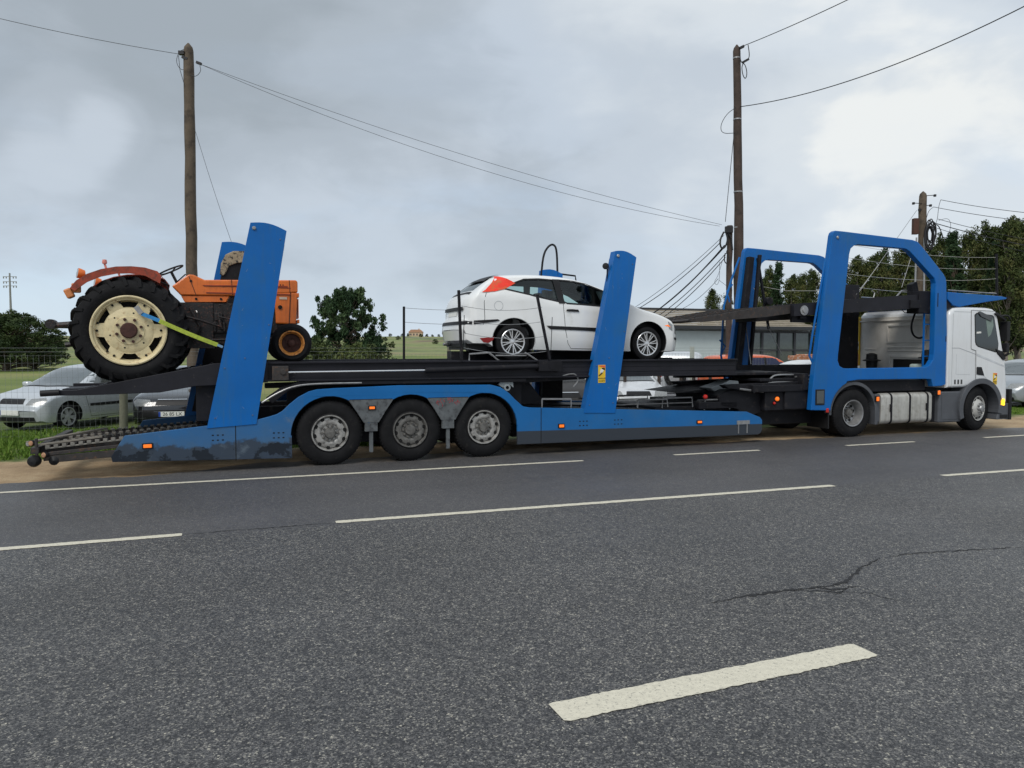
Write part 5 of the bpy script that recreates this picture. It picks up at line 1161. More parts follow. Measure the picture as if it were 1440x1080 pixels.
# chassis, tank, boxes
mb = MB()
for n_ in (.75, 1.62): mb.box(9.3, 15.0, n_, n_ + .09, .62, .88)
for s_ in (9.6, 10.68, 11.8, 13.0): mb.box(s_ - .07, s_ + .07, .8, 1.7, .64, .86)
mb.box(9.0, 10.0, .15, 2.35, .62, 1.05); mb.box(10.35, 12.8, .14, 2.36, .93, 1.16); mb.box(13.0, 14.6, .3, 2.2, .55, .98); mb.build('chassis', DARK, TK, bevel=.01)
mb = MB(); mb.box(8.55, 9.55, .2, 2.3, .60, .98); mb.prism([(7.6, 1.13), (9.5, 1.18), (9.5, 1.02), (8.2, 1.0), (7.7, 1.06)], .25, .45); mb.prism([(7.6, 1.13), (9.5, 1.18), (9.5, 1.02), (8.2, 1.0), (7.7, 1.06)], 1.9, 2.2)
mb.box(8.5, 9.52, .3, 1.2, 1.18, 1.24); mb.box(7.9, 9.5, .6, 2.2, 1.30, 1.36); mb.box(9.42, 9.55, .10, 2.4, 1.0, 1.34); mb.box(8.2, 9.45, .12, .2, .98, 1.12)
mb.build('tail_deck', DARK, TK, bevel=.015)
mb = MB(); mb.box(7.75, 12.3, 2.15, 2.3, 1.20, 1.47); mb.build('deck_side_board', DARK, TK, bevel=.01)
mb = MB(); mb.box(12.35, 12.98, 2.20, 2.36, 1.15, 3.4); mb.build('shaded_post_face', DARK, TK, bevel=.01)  # black box standing in for the unlit inner face of the far post
mb = MB(); mb.tube(smooth_pts([tp(*p, .4) for p in ((1078, 541), (1085, 530), (1092, 527), (1118, 527))], 2), .020, 6); mb.tube(smooth_pts([tp(*p, .3) for p in ((1060, 552), (1075, 540), (1092, 537), (1140, 538))], 2), .018, 6); mb.tube(smooth_pts([tp(*p, .25) for p in ((1040, 547), (1070, 551), (1095, 552), (1140, 545))], 2), .022, 6); mb.tube([tp(1118, 530, .3), tp(1140, 528, .3)], .016, 6); mb.build('deck_rail', GALV, TK, smooth=True)
mb = MB(); mb.prism([tuple(tp(*p, .9).xz) for p in ((990, 545), (1010, 538), (1018, 534), (1030, 535), (1033, 545), (1025, 552), (998, 551))], .7, 1.1); mb.build('coupling_bracket', mat('pale_steel', (.30, .33, .34), .5, .3), TK, bevel=.02)
mb = MB(); mb.prism([tuple(tp(*p, .4).xz) for p in ((1008, 556), (1025, 548), (1075, 546), (1078, 575), (1045, 590), (1035, 575), (1010, 570))], .35, 1.9); mb.build('coupling_block', DARK, TK, bevel=.03)
for (px, py, m, r_) in ((992, 558, REDL, .045), (1093, 561, ORL, .045), (1089, 567, REDL, .03), (1108, 555, PALEL, .035)):
    q = tp(px, py, .18); b = MB(); b.lathe(q, (-.4, -1, 0), [(.001, -.03), (r_ * 1.2, -.03), (r_ * 1.25, .0)], 14); o = b.build('tail_lamp', RUBBER, TK, smooth=True); l = MB(); l.lathe(q, (-.4, -1, 0), [(r_, .0), (r_ * .7, .02), (.001, .026)], 14); l.build('lens', m, o, smooth=True)
for px, py, m in ((1162, 577, REDL), (1233, 561, ORL), (1319, 552, ORL)):
    q = tp(px, py, .02); b = MB(); b.box(q.x - .05, q.x + .05, 0, .04, q.z - .06, q.z + .06); o = b.build('marker_lamp', RUBBER, TK, bevel=.01); l = MB(); l.box(q.x - .035, q.x + .035, -.02, 0, q.z - .045, q.z + .045); l.build('lens', m, o, bevel=.012)
def rtank(s0, s1, n0, n1, z0, z1, r, nm_, m, par):
    L = arc(n1 - r, z1 - r, r, 0, 90, 6) + arc(n0 + r, z1 - r, r, 90, 180, 6) + arc(n0 + r, z0 + r, r, 180, 270, 6) + arc(n1 - r, z0 + r, r, 270, 360, 6); b = MB(); b.prism(L, s0, s1, axis='x'); return b.build(nm_, m, par, smooth=True, bevel=.02)
TKN = rtank(11.46, 12.92, .06, .66, .235, .895, .10, 'fuel_tank', TANK, TK)
for s_ in (11.75, 12.28, 12.80): rtank(s_ - .025, s_ + .025, .052, .668, .222, .902, .105, 'tank_strap', DARK, TKN)
mb = MB(); mb.box(11.70, 11.73, .03, .06, .50, .66); mb.box(12.74, 12.77, .03, .06, .50, .66); mb.build('strap_buckle', DARK, TKN)
mb = MB(); mb.box(11.30, 11.46, .08, .6, .28, .88); mb.build('tank_bracket', GREYP, TK, bevel=.02)
mb = MB(); mb.box(13.09, 13.78, .03, .62, .215, .90); o = mb.build('battery_box', GREYP, TK, bevel=.03); mb = MB(); mb.box(13.18, 13.70, .022, .03, .28, .84); mb.build('battery_lid', GREYP, o, bevel=.01)
mb = MB(); mb.box(12.93, 13.08, .12, .6, .25, .80); mb.build('air_tank_bracket', DARK, TK)
# drive mudguard, flaps
mg = arc(10.68, .50, .63, 186, 14, 22) + arc(10.68, .50, .58, 14, 186, 22)
mg = arc(10.68, .50, .66, 182, 5, 22) + [(11.34, .24), (11.27, .24)] + arc(10.68, .50, .59, 5, 182, 22)
mb = MB(); mb.prism(mg, .03, .62); mb.build('mudguard', GREYP, TK, bevel=.008)
mb = MB(); mb.prism(mg, 1.9, 2.47); mb.build('mudguard', GREYP, TK)
for a_, b_ in ((.03, .62), (1.9, 2.47)): mb = MB(); mb.box(10.00, 10.03, a_, b_, .20, .55); mb.build('mud_flap', RUBBER, TK)
lorry_wheel(TK, 10.68, .05, .50, .50, 'deep', (GALV, RIMD), 1, width=.60); lorry_wheel(TK, 10.68, 2.45, .50, .50, 'deep', (RIMD, RIMD), -1, width=.60)
lorry_wheel(TK, 14.33, .05, .50, .50, 'front', (mat('pale_wheel', (.50, .49, .46), .4, .3, var=.15, scale=10), GALV), 1, width=.31, steer=R(11)); lorry_wheel(TK, 14.33, 2.45, .50, .50, 'front', (RIM, RIM), -1, width=.31, steer=R(11))
mb = MB(); mb.tube([(10.68, .4, .5), (10.68, 2.1, .5)], .12, 12); mb.lathe((10.68, 1.25, .5), (0, 1, 0), [(.001, -.25), (.16, -.2), (.22, 0), (.16, .2), (.001, .25)], 16); mb.tube([(14.33, .3, .45), (14.33, 2.2, .45)], .07, 8); mb.build('axle', DARK, TK, smooth=True)
mb = MB(); mb.box(8.6, 10.0, .5, 2.0, .28, .60); mb.build('underslung_box', DARK, TK, bevel=.02)

# ================================================================ CARS
def interp(P, x):
    if x <= P[0][0]: return P[0][1]
    for (a, b), (c, d) in zip(P, P[1:]):
        if x <= c: return b + (d - b) * (x - a) / max(1e-6, c - a)
    return P[-1][1]
def sm(t): t = max(0, min(1, t)); return t * t * (3 - 2 * t)
class Car:
    """x forward, y left, z up; rear axle at x=0. top/bot: centre-line profile (x,z) with rising x; belt (x,z); body skin is a lofted surface"""
    def __init__(s, top, bot, belt, W=.86, tumble=.30, corner=.25, bulge=.13, wr=.31, wb=2.62, nst=96, nose=.72, tail=.80, capr=.09, pinch=0.0):
        s.pinch = pinch
        s.top = s.smoothp(top); s.bot = bot; s.belt = belt; s.W = W; s.tu = tumble; s.cr = corner; s.bu = bulge; s.wr = wr; s.wb = wb; s.x0 = top[0][0]; s.x1 = top[-1][0]; s.nst = nst; s.nose = nose; s.tail = tail; s.capr = capr
    @staticmethod
    def smoothp(P):
        for _ in range(2):
            Q = [P[0]]
            for a, b in zip(P, P[1:]): Q += [(a[0] * .78 + b[0] * .22, a[1] * .78 + b[1] * .22), (a[0] * .22 + b[0] * .78, a[1] * .22 + b[1] * .78)]
            Q.append(P[-1]); P = Q
        return P
    def plan(s, x):
        e = min(x - s.x0, s.x1 - x); k = s.nose if x > (s.x0 + s.x1) / 2 else s.tail
        f = 1.0
        if e < s.cr: f = k + (1 - k) * math.sqrt(max(0, 1 - (1 - e / s.cr) ** 2))
        lng = abs((x - (s.x0 + s.x1) / 2) / ((s.x1 - s.x0) / 2)); return s.W * f * (1 - .045 * lng ** 3)
    def hw(s, x, z):
        W = s.plan(x); zb = interp(s.belt, x); g = 1.0
        if z < .42: g -= .07 * ((.42 - z) / .3) ** 2
        y = W * g - .015 * sm((z - .62) / .3)
        if z > zb: y -= s.tu * (z - zb) + .02 * sm((z - zb) / .06)
        if s.pinch and x < .1: y -= s.pinch * sm((.1 - x) / .9) * sm((z - zb + .12) / .28)
        return max(.02, y)
    def pt(s, x, z, y):
        e = s.bu * (abs(y) / s.W) ** 3; r = .35
        if x < s.x0 + r: x += e * sm(1 - (x - s.x0) / r)
        elif x > s.x1 - r: x -= e * sm(1 - (s.x1 - x) / r)
        return Vector((x, y, z))
    def stations(s):
        xs = set()
        for P in (s.top,):
            for (a, b), (c, d) in zip(P, P[1:]):
                k = max(1, int(math.hypot(c - a, d - b) / .05))
                for i in range(k): xs.add(round(a + (c - a) * i / k, 4))
        xs.add(s.x1); xs.update((s.x0 + .005, s.x0 + .015, s.x1 - .005, s.x1 - .015, s.x0 + .03, s.x1 - .03))
        return sorted(xs)
    def mesh(s, m, name):
        rows = []; ns, nc = 12, 9
        for x in s.stations():
            zt = interp(s.top, x); zb = interp(s.bot, x); zt = max(zt, zb + .004); h = min(s.capr, (zt - zb) * .5); zs = zt - h; row = []
            hb = s.hw(x, zb); row.append(s.pt(x, zb, 0)); row.append(s.pt(x, zb, hb * .6)); row.append(s.pt(x, zb, hb * .93))
            for i in range(ns + 1): z = zb + .015 * (i == 0) + (zs - zb) * i / ns; row.append(s.pt(x, min(z, zs), s.hw(x, z)))
            w = s.hw(x, zs)
            for i in range(1, nc + 1):
                a = math.pi / 2 * i / nc; row.append(s.pt(x, zs + h * math.sin(a), w * math.cos(a) ** .55 if i < nc else 0))
            rows.append(row)
        n = len(rows[0]); vs = []; fs = []
        for row in rows:
            vs += [Vector((p.x, -p.y, p.z)) for p in row] + [p.copy() for p in row[-2:0:-1]]
        k = 2 * n - 2
        for i in range(len(rows) - 1):
            for j in range(k): a, b = i * k + j, i * k + (j + 1) % k; fs.append((a, b, b + k, a + k))
        fs.append(tuple(range(k))); fs.append(tuple((len(rows) - 1) * k + j for j in range(k))[::-1])
        mb = MB(); mb.add(vs, fs); o = mb.build(name, m); bm = bmesh.new(); bm.from_mesh(o.data)
        bmesh.ops.dissolve_degenerate(bm, edges=bm.edges, dist=1e-4); bmesh.ops.recalc_face_normals(bm, faces=bm.faces); s.bvh = BVHTree.FromBMesh(bm); bm.to_mesh(o.data); bm.free()
        s.o = o; return o
    def patch(s, pts, ax, off, m, name, parent, step=.09, thick=0.0):
        """flat outline laid onto the body skin. ax: R (x,z right side), L, F (y,z), B (y,z), T (x,y)"""
        bm = bmesh.new(); polys = pts if isinstance(pts[0], list) else [pts]; pts = [p for q in polys for p in q]
        for pl in polys:
            vv = [bm.verts.new((a, b, 0)) for a, b in pl]
            for t in tessellate_polygon([[Vector((a, b, 0)) for a, b in pl]]):
                if len(set(t)) == 3:
                    try: bm.faces.new([vv[i] for i in t])
                    except ValueError: pass
        for c in (0, 1):
            lo = min(p[c] for p in pts); hi = max(p[c] for p in pts); q = lo + step
            while q < hi:
                pn = Vector((0, 0, 0)); pn[c] = 1; co = Vector((0, 0, 0)); co[c] = q
                bmesh.ops.bisect_plane(bm, geom=bm.verts[:] + bm.edges[:] + bm.faces[:], plane_co=co, plane_no=pn, dist=1e-5); q += step
        D = {'R': Vector((0, 1, 0)), 'L': Vector((0, -1, 0)), 'F': Vector((-1, 0, 0)), 'B': Vector((1, 0, 0)), 'T': Vector((0, 0, -1))}[ax]
        for v in bm.verts:
            a, b = v.co.x, v.co.y
            st = {'R': (a, -3, b), 'L': (a, 3, b), 'F': (9, a, b), 'B': (-9, a, b), 'T': (a, b, 5)}[ax]
            h, nrm, _, _ = s.bvh.ray_cast(Vector(st), D)
            if h is None:
                h, nrm, _, _ = s.bvh.find_nearest(Vector({'R': (a, -.7, b), 'L': (a, .7, b), 'F': (s.x1, a, b), 'B': (s.x0, a, b), 'T': (a, b, 1.4)}[ax]))
            if nrm.dot(D) > 0: nrm = -nrm
            v.co = h + (nrm * .5 - D * .5).normalized() * off
        if thick:
            bmesh.ops.recalc_face_normals(bm, faces=bm.faces)
        me = bpy.data.meshes.new(name); bm.normal_update()
        if sum(f.normal.dot(D) for f in bm.faces) > 0: bmesh.ops.reverse_faces(bm, faces=bm.faces)
        bm.to_mesh(me); bm.free(); me.materials.append(m); me.polygons.foreach_set('use_smooth', [True] * len(me.polygons))
        o = bpy.data.objects.new(name, me); COL.objects.link(o); o.parent = parent
        return o
    def line(s, pts, w, ax, off, m, name, parent):
        mbp = []; objs = None; P = [Vector((a, b, 0)) for a, b in pts]; L_, R_ = [], []
        for i, p in enumerate(P):
            d = (P[min(i + 1, len(P) - 1)] - P[max(0, i - 1)]).normalized(); q = Vector((-d.y, d.x, 0)) * w / 2; L_.append((p + q).xy); R_.append((p - q).xy)
        return s.patch([[tuple(L_[i]), tuple(L_[i + 1]), tuple(R_[i + 1]), tuple(R_[i])] for i in range(len(P) - 1)], ax, off, m, name, parent, step=.12)
def car_wheel(car, x, y, side, parent, r, spokes, rm, name='wheel'):
    ax = Vector((0, -1, 0)) if side < 0 else Vector((0, 1, 0)); c = Vector((x, y, r)); rr = r * .70; w = .19
    ty = MB(); ty.lathe(c, ax, [(rr, .0), (rr + .01, .008), (r - .045, .012), (r - .012, -.004), (r, -.03), (r, -w + .03), (r - .02, -w), (rr, -w)], 40)
    rim = MB(); rim.lathe(c, ax, [(rr, -.002), (rr - .006, .006), (rr - .018, .004), (rr - .024, -.03), (rr - .03, -.10), (rr * .3, -.11), (.001, -.11)], 40)
    hub = MB(); hub.lathe(c, ax, [(.055, -.06), (.055, -.012), (.03, -.004), (.001, -.004)], 16)
    for k in range(spokes):
        a = 2 * math.pi * k / spokes + .2
        if spokes == 8:                             # paired thin spokes
            for da in (-.13, .13):
                u = Vector((math.cos(a + da * .6), 0, math.sin(a + da * .6))); v = Vector((math.cos(a + da), 0, math.sin(a + da))); hub.beam(c + u * .045 + ax * -.012, c + v * (rr - .02) + ax * -.008, .015, .022, up=ax)
        else:
            u = Vector((math.cos(a), 0, math.sin(a))); t_ = Vector((-math.sin(a), 0, math.cos(a))); q = []
            wo, wi = .052, .030
            vs = [c + u * .04 - t_ * wi + ax * -.01, c + u * .04 + t_ * wi + ax * -.01, c + u * (rr - .015) + t_ * wo + ax * -.012, c + u * (rr - .015) - t_ * wo + ax * -.012]; hub.add(vs + [p - ax * .03 for p in vs], [(0, 1, 2, 3), (7, 6, 5, 4), (0, 4, 5, 1), (1, 5, 6, 2), (2, 6, 7, 3), (3, 7, 4, 0)])
    h = hub.build(name, rm, parent, smooth=True); t = ty.build('tyre', TYRE, h, smooth=True)
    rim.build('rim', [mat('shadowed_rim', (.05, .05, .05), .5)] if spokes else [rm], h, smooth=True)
    lip = MB(); lip.lathe(c, ax, [(rr + .004, .006), (rr - .004, .012), (rr - .02, .008), (rr - .024, -.006)], 40); lip.build('rim_lip', rm, h, smooth=True)
    return h
def put(root, s_loc, heading, scale=1.0):
    root.location = s_loc; root.rotation_euler = (0, 0, heading); root.scale = (scale,) * 3
def place_axle(root, P, heading, off=(0, 0), scale=1.0):
    "put the car so that its own point off=(x,y) stands at world point P"
    c, s_ = math.cos(heading), math.sin(heading); root.location = (P[0] - scale * (off[0] * c - off[1] * s_), P[1] - scale * (off[0] * s_ + off[1] * c), P[2]); root.rotation_euler = (0, 0, heading); root.scale = (scale,) * 3
ALLOY = mat('alloy_wheel', (.66, .67, .68), .25, .65, var=.05); COVER = mat('silver_wheel_cover', (.42, .43, .44), .4, .4)

# ---- the white three door hatchback on the deck
fx = Car(top=[(-.93, .52), (-.925, .62), (-.90, .70), (-.86, .74), (-.85, .96), (-.80, 1.08), (-.70, 1.16), (-.62, 1.22), (-.38, 1.41), (-.22, 1.475), (0, 1.50), (.45, 1.525), (.95, 1.515), (1.35, 1.465), (1.75, 1.355), (2.10, 1.20), (2.42, 1.035), (2.62, .975), (2.9, .915), (3.15, .83), (3.34, .72), (3.43, .60), (3.46, .50), (3.465, .44)],
        bot=[(-.93, .50), (-.90, .33), (-.80, .27), (-.45, .27), (-.35, .20), (.4, .17), (2.2, .16), (2.9, .17), (3.2, .17), (3.40, .19), (3.465, .42)],
        belt=[(-.9, 1.22), (-.3, 1.19), (.3, 1.11), (.9, 1.01), (1.6, .955), (2.2, .95), (3.5, 1.2)], W=.86, tumble=.34, wr=.31, wb=2.68, pinch=.17)
bodyO = fx.mesh(CARW, 'body')
CR = thing('white_car', 'white three door hatchback with red taped rear corner light, standing on the upper deck', 'car')
bodyO.parent = CR; bodyO.data.materials.append(INTR)
so_ = bodyO.modifiers.new('shell', 'SOLIDIFY'); so_.thickness = .022; so_.offset = -1; so_.material_offset = 1; so_.material_offset_rim = 1
def cutter(pts, y0, y1, axis='y'):
    mb = MB(); mb.prism(pts, y0, y1, axis=axis); return mb.build('cutter', INTR)
QW = [(.06, 1.335), (.22, 1.395), (.50, 1.415), (.79, 1.410), (.86, 1.03), (.42, 1.115), (-.14, 1.222), (-.10, 1.27)]
DW = [(.90, 1.412), (1.18, 1.402), (1.45, 1.36), (1.75, 1.258), (1.98, 1.145), (2.22, 1.01), (2.20, .965), (1.02, 1.012), (.945, 1.05)]
cuts = []
for W_ in (QW, DW): cuts.append(cutter(W_, -1.1, -.35)); cuts.append(cutter(W_, .35, 1.1))
def wscut(xz, y):                                   # slanted opening through a screen
    mb = MB(); mb.prism(xz, -y, y); return mb.build('cutter', INTR)
cuts.append(wscut([(-.60, 1.15), (-.36, 1.34), (-.34, 1.55), (-.9, 1.40)], .52))
cuts.append(wscut([(1.46, 1.36), (2.34, .98), (2.60, 1.2), (1.7, 1.65)], .62))
def wheelcut(x, y0, y1, r, z): mb = MB(); mb.lathe((x, y0, z), (0, 1, 0), [(.001, 0), (r, 0), (r, y1 - y0), (.001, y1 - y0)], 40); return mb.build('cutter', INTR)
for x in (0, fx.wb):
    for a, b in ((-1.1, -.58), (.58, 1.1)): cuts.append(wheelcut(x, a, b, .395, .335))
for c in cuts:
    bo = bodyO.modifiers.new('cut', 'BOOLEAN'); bo.object = c; bo.operation = 'DIFFERENCE'; bo.solver = 'EXACT'
bpy.context.view_layer.update(); bake(bodyO)
for c in cuts: bpy.data.objects.remove(c)
bodyO.data.polygons.foreach_set('use_smooth', [True] * len(bodyO.data.polygons)); bodyO.data.set_sharp_from_angle(angle=R(35))
def off_poly(P, k):
    cx = sum(p[0] for p in P) / len(P); cz = sum(p[1] for p in P) / len(P); return [(cx + (x - cx) * k, cz + (z - cz) * k) for x, z in P]
for sd in 'RL':
    for W_, nme in ((QW, 'quarter_window'), (DW, 'door_window')):
        fx.patch(off_poly(W_, 1.0), sd, -.008, CLEAR, nme, CR)
        E_ = off_poly(W_, 1.035) + [off_poly(W_, 1.035)[0]]
        fx.line(E_, .028, sd, .004, RUBBER, 'window_seal', CR)
    fx.patch([(.775, 1.43), (.915, 1.43), (.965, 1.0), (.845, 1.0)], sd, .009, RUBBER, 'pillar_trim', CR)
    fx.patch([(-.17, 1.215), (.06, 1.34), (.22, 1.40), (.05, 1.33), (-.10, 1.255)], sd, .006, RUBBER, 'pillar_trim', CR)
    fx.line([(.93, 1.0), (.955, .75), (.97, .55), (1.03, .30), (1.10, .21), (2.0, .21), (2.14, .35), (2.20, .60), (2.12, .93)], .009, sd, .0025, SEAM, 'door_gap', CR)
    fx.patch([(.68, .545), (2.18, .515), (2.18, .575), (.60, .605)], sd, .012, RUBBER, 'side_strip', CR)
    fx.patch([(.98, .865), (1.24, .86), (1.22, .90), (1.10, .905), (1.0, .90)], sd, .018, RUBBER, 'door_handle', CR)
    fx.line([(-.50, 1.14), (-.54, .98), (-.53, .70), (-.56, .60)], .009, sd, .0025, SEAM, 'hatch_gap', CR)
    fx.patch([(-.72, .665), (-.30, .695), (-.26, .675), (-.34, .655), (-.72, .60)], sd, .014, RUBBER, 'bumper_strip', CR)
    fx.patch([(-.62, .37), (-.36, .395), (-.38, .34), (-.46, .29), (-.55, .30)], sd, .004, mat('dark_red_reflector', (.30, .02, .02), .3), 'bumper_lamp', CR)
    fx.patch([(3.02, .66), (3.16, .63), (3.10, .675)], sd, .005, ORL, 'side_repeater', CR)
    fx.patch([(3.10, .74), (3.30, .60), (3.38, .50), (3.30, .50), (3.12, .60)], sd, .004, CLRL, 'headlight', CR)
    fx.patch([(3.24, .415), (3.44, .36), (3.44, .395), (3.26, .45)], sd, .014, RUBBER, 'bumper_strip', CR)
    fx.line(arc(0, .33, .40, 185, -5, 26), .010, sd, .003, mat('arch_crease', (.55, .56, .56), .4), 'arch_lip', CR)
fx.line(arc(-.28, .925, .078, 0, 360, 20), .008, 'R', .0025, mat('soft_gap', (.42, .44, .45), .5), 'fuel_flap', CR)
# red taped corner light with its trims
REDT = mat('red_tape', (.80, .035, .012), .35, var=.15, scale=6, col2=(.55, .12, .03), c2=(.5, .7))
fx.patch([(-.26, 1.445), (-.10, 1.40), (.05, 1.325), (-.15, 1.215), (-.34, 1.165), (-.58, 1.145), (-.50, 1.19), (-.38, 1.30)], 'R', .014, REDT, 'rear_light', CR)
fx.patch([(-.22, 1.44), (.02, 1.36), (-.14, 1.24), (-.42, 1.18), (-.36, 1.30)], 'L', .006, mat('red_lens_unlit', (.35, .015, .015), .2), 'rear_light', CR)
fx.patch([(-.66, -.53), (-.66, .53), (-.34, .50), (-.34, -.50)], 'T', -.006, CLEAR, 'rear_window', CR)
fx.patch([(2.40, -.64), (2.40, .64), (1.44, .63), (1.44, -.63)], 'T', -.006, CLEAR, 'windscreen', CR)
fx.patch([(-.44, -.50), (-.44, .50), (-.13, .47), (-.13, -.47)], 'T', .018, RUBBER, 'spoiler', CR)
fx.line([(-.70, -.55), (-.705, 0), (-.70, .55)], .05, 'T', .005, RUBBER, 'window_seal', CR)
fx.patch([(-.56, .845), (.56, .845), (.56, .905), (-.56, .905)], 'B', .022, RUBBER, 'tailgate_handle', CR)
fx.patch([(-.27, .755), (.27, .755), (.27, .86), (-.27, .86)], 'B', .006, PLATE, 'number_plate', CR)
fx.patch([(-.80, .60), (.80, .60), (.80, .655), (-.80, .655)], 'B', .014, RUBBER, 'bumper_strip', CR)
# under side, interior, mirror, exhaust
mb = MB(); mb.box(-.75, 3.2, -.62, .62, .17, .30); mb.box(-.80, -.3, -.6, .6, .22, .45); mb.build('underbody', RUBBER, CR)
for x in (0, fx.wb):
    for y in (-.60, .60): mb = MB(); mb.lathe((x, y, .33), (0, math.copysign(1, y), 0), [(.001, -.02), (.40, -.02), (.40, .20)], 32); mb.build('wheel_arch_liner', RUBBER, CR, smooth=True)
mb = MB()
for y in (-.36, .36):
    mb.box(1.05, 1.55, y - .24, y + .24, .42, .58); mb.box(.92, 1.06, y - .23, y + .23, .5, 1.06, rot=Matrix.Rotation(R(-12), 3, 'Y')); mb.box(.88, .98, y - .13, y + .13, 1.10, 1.26)
mb.box(.15, .6, -.6, .6, .42, .58); mb.box(.05, .18, -.62, .62, .5, 1.04, rot=Matrix.Rotation(R(-12), 3, 'Y')); mb.box(.0, .08, -.42, -.2, 1.06, 1.19); mb.box(.0, .08, .2, .42, 1.06, 1.19)
mb.build('seat', INTR, CR, bevel=.03)
mb = MB(); mb.box(2.0, 2.45, -.68, .68, .72, .93); st_ = mb.build('dashboard', INTR, CR, bevel=.04)
mb = MB(); tor = [Vector((1.86 + .05 * math.cos(a), .36 + .18 * math.sin(a), .93 + .18 * math.cos(a))) for a in [2 * math.pi * i / 20 for i in range(21)]]; mb.tube(tor, .014, 6); mb.tube([(1.86, .36, .93), (2.05, .36, .86)], .03, 6); mb.build('steering_wheel', RUBBER, CR)
mb = MB(); mb.box(2.02, 2.14, -.98, -.84, .95, 1.08); mb.box(2.05, 2.12, -.86, -.78, .94, .99); mb.build('door_mirror', RUBBER, CR, bevel=.03)
mb = MB(); mb.box(2.02, 2.14, .84, .98, .95, 1.08); mb.build('door_mirror', RUBBER, CR, bevel=.03)
mb = MB(); mb.box(1.60, 1.63, -.10, .10, 1.28, 1.34); mb.build('rear_view_mirror', RUBBER, CR, bevel=.01)
mb = MB(); mb.tube([(-.92, .4, .27), (-.6, .4, .27)], .03, 10); mb.build('exhaust', GALV, CR, smooth=True)
for x in (0, fx.wb):
    car_wheel(fx, x, -.80, -1, CR, .315, 8, ALLOY); car_wheel(fx, x, .80, 1, CR, .315, 8, ALLOY)
P = TW(3.235, 1.25, 1.642); CR.location = P; CR.rotation_euler = (0, R(.6), TH); CR.scale = (1.02, 1.02, 1.03)
mb = MB(); a = tp(905, 506, .45)

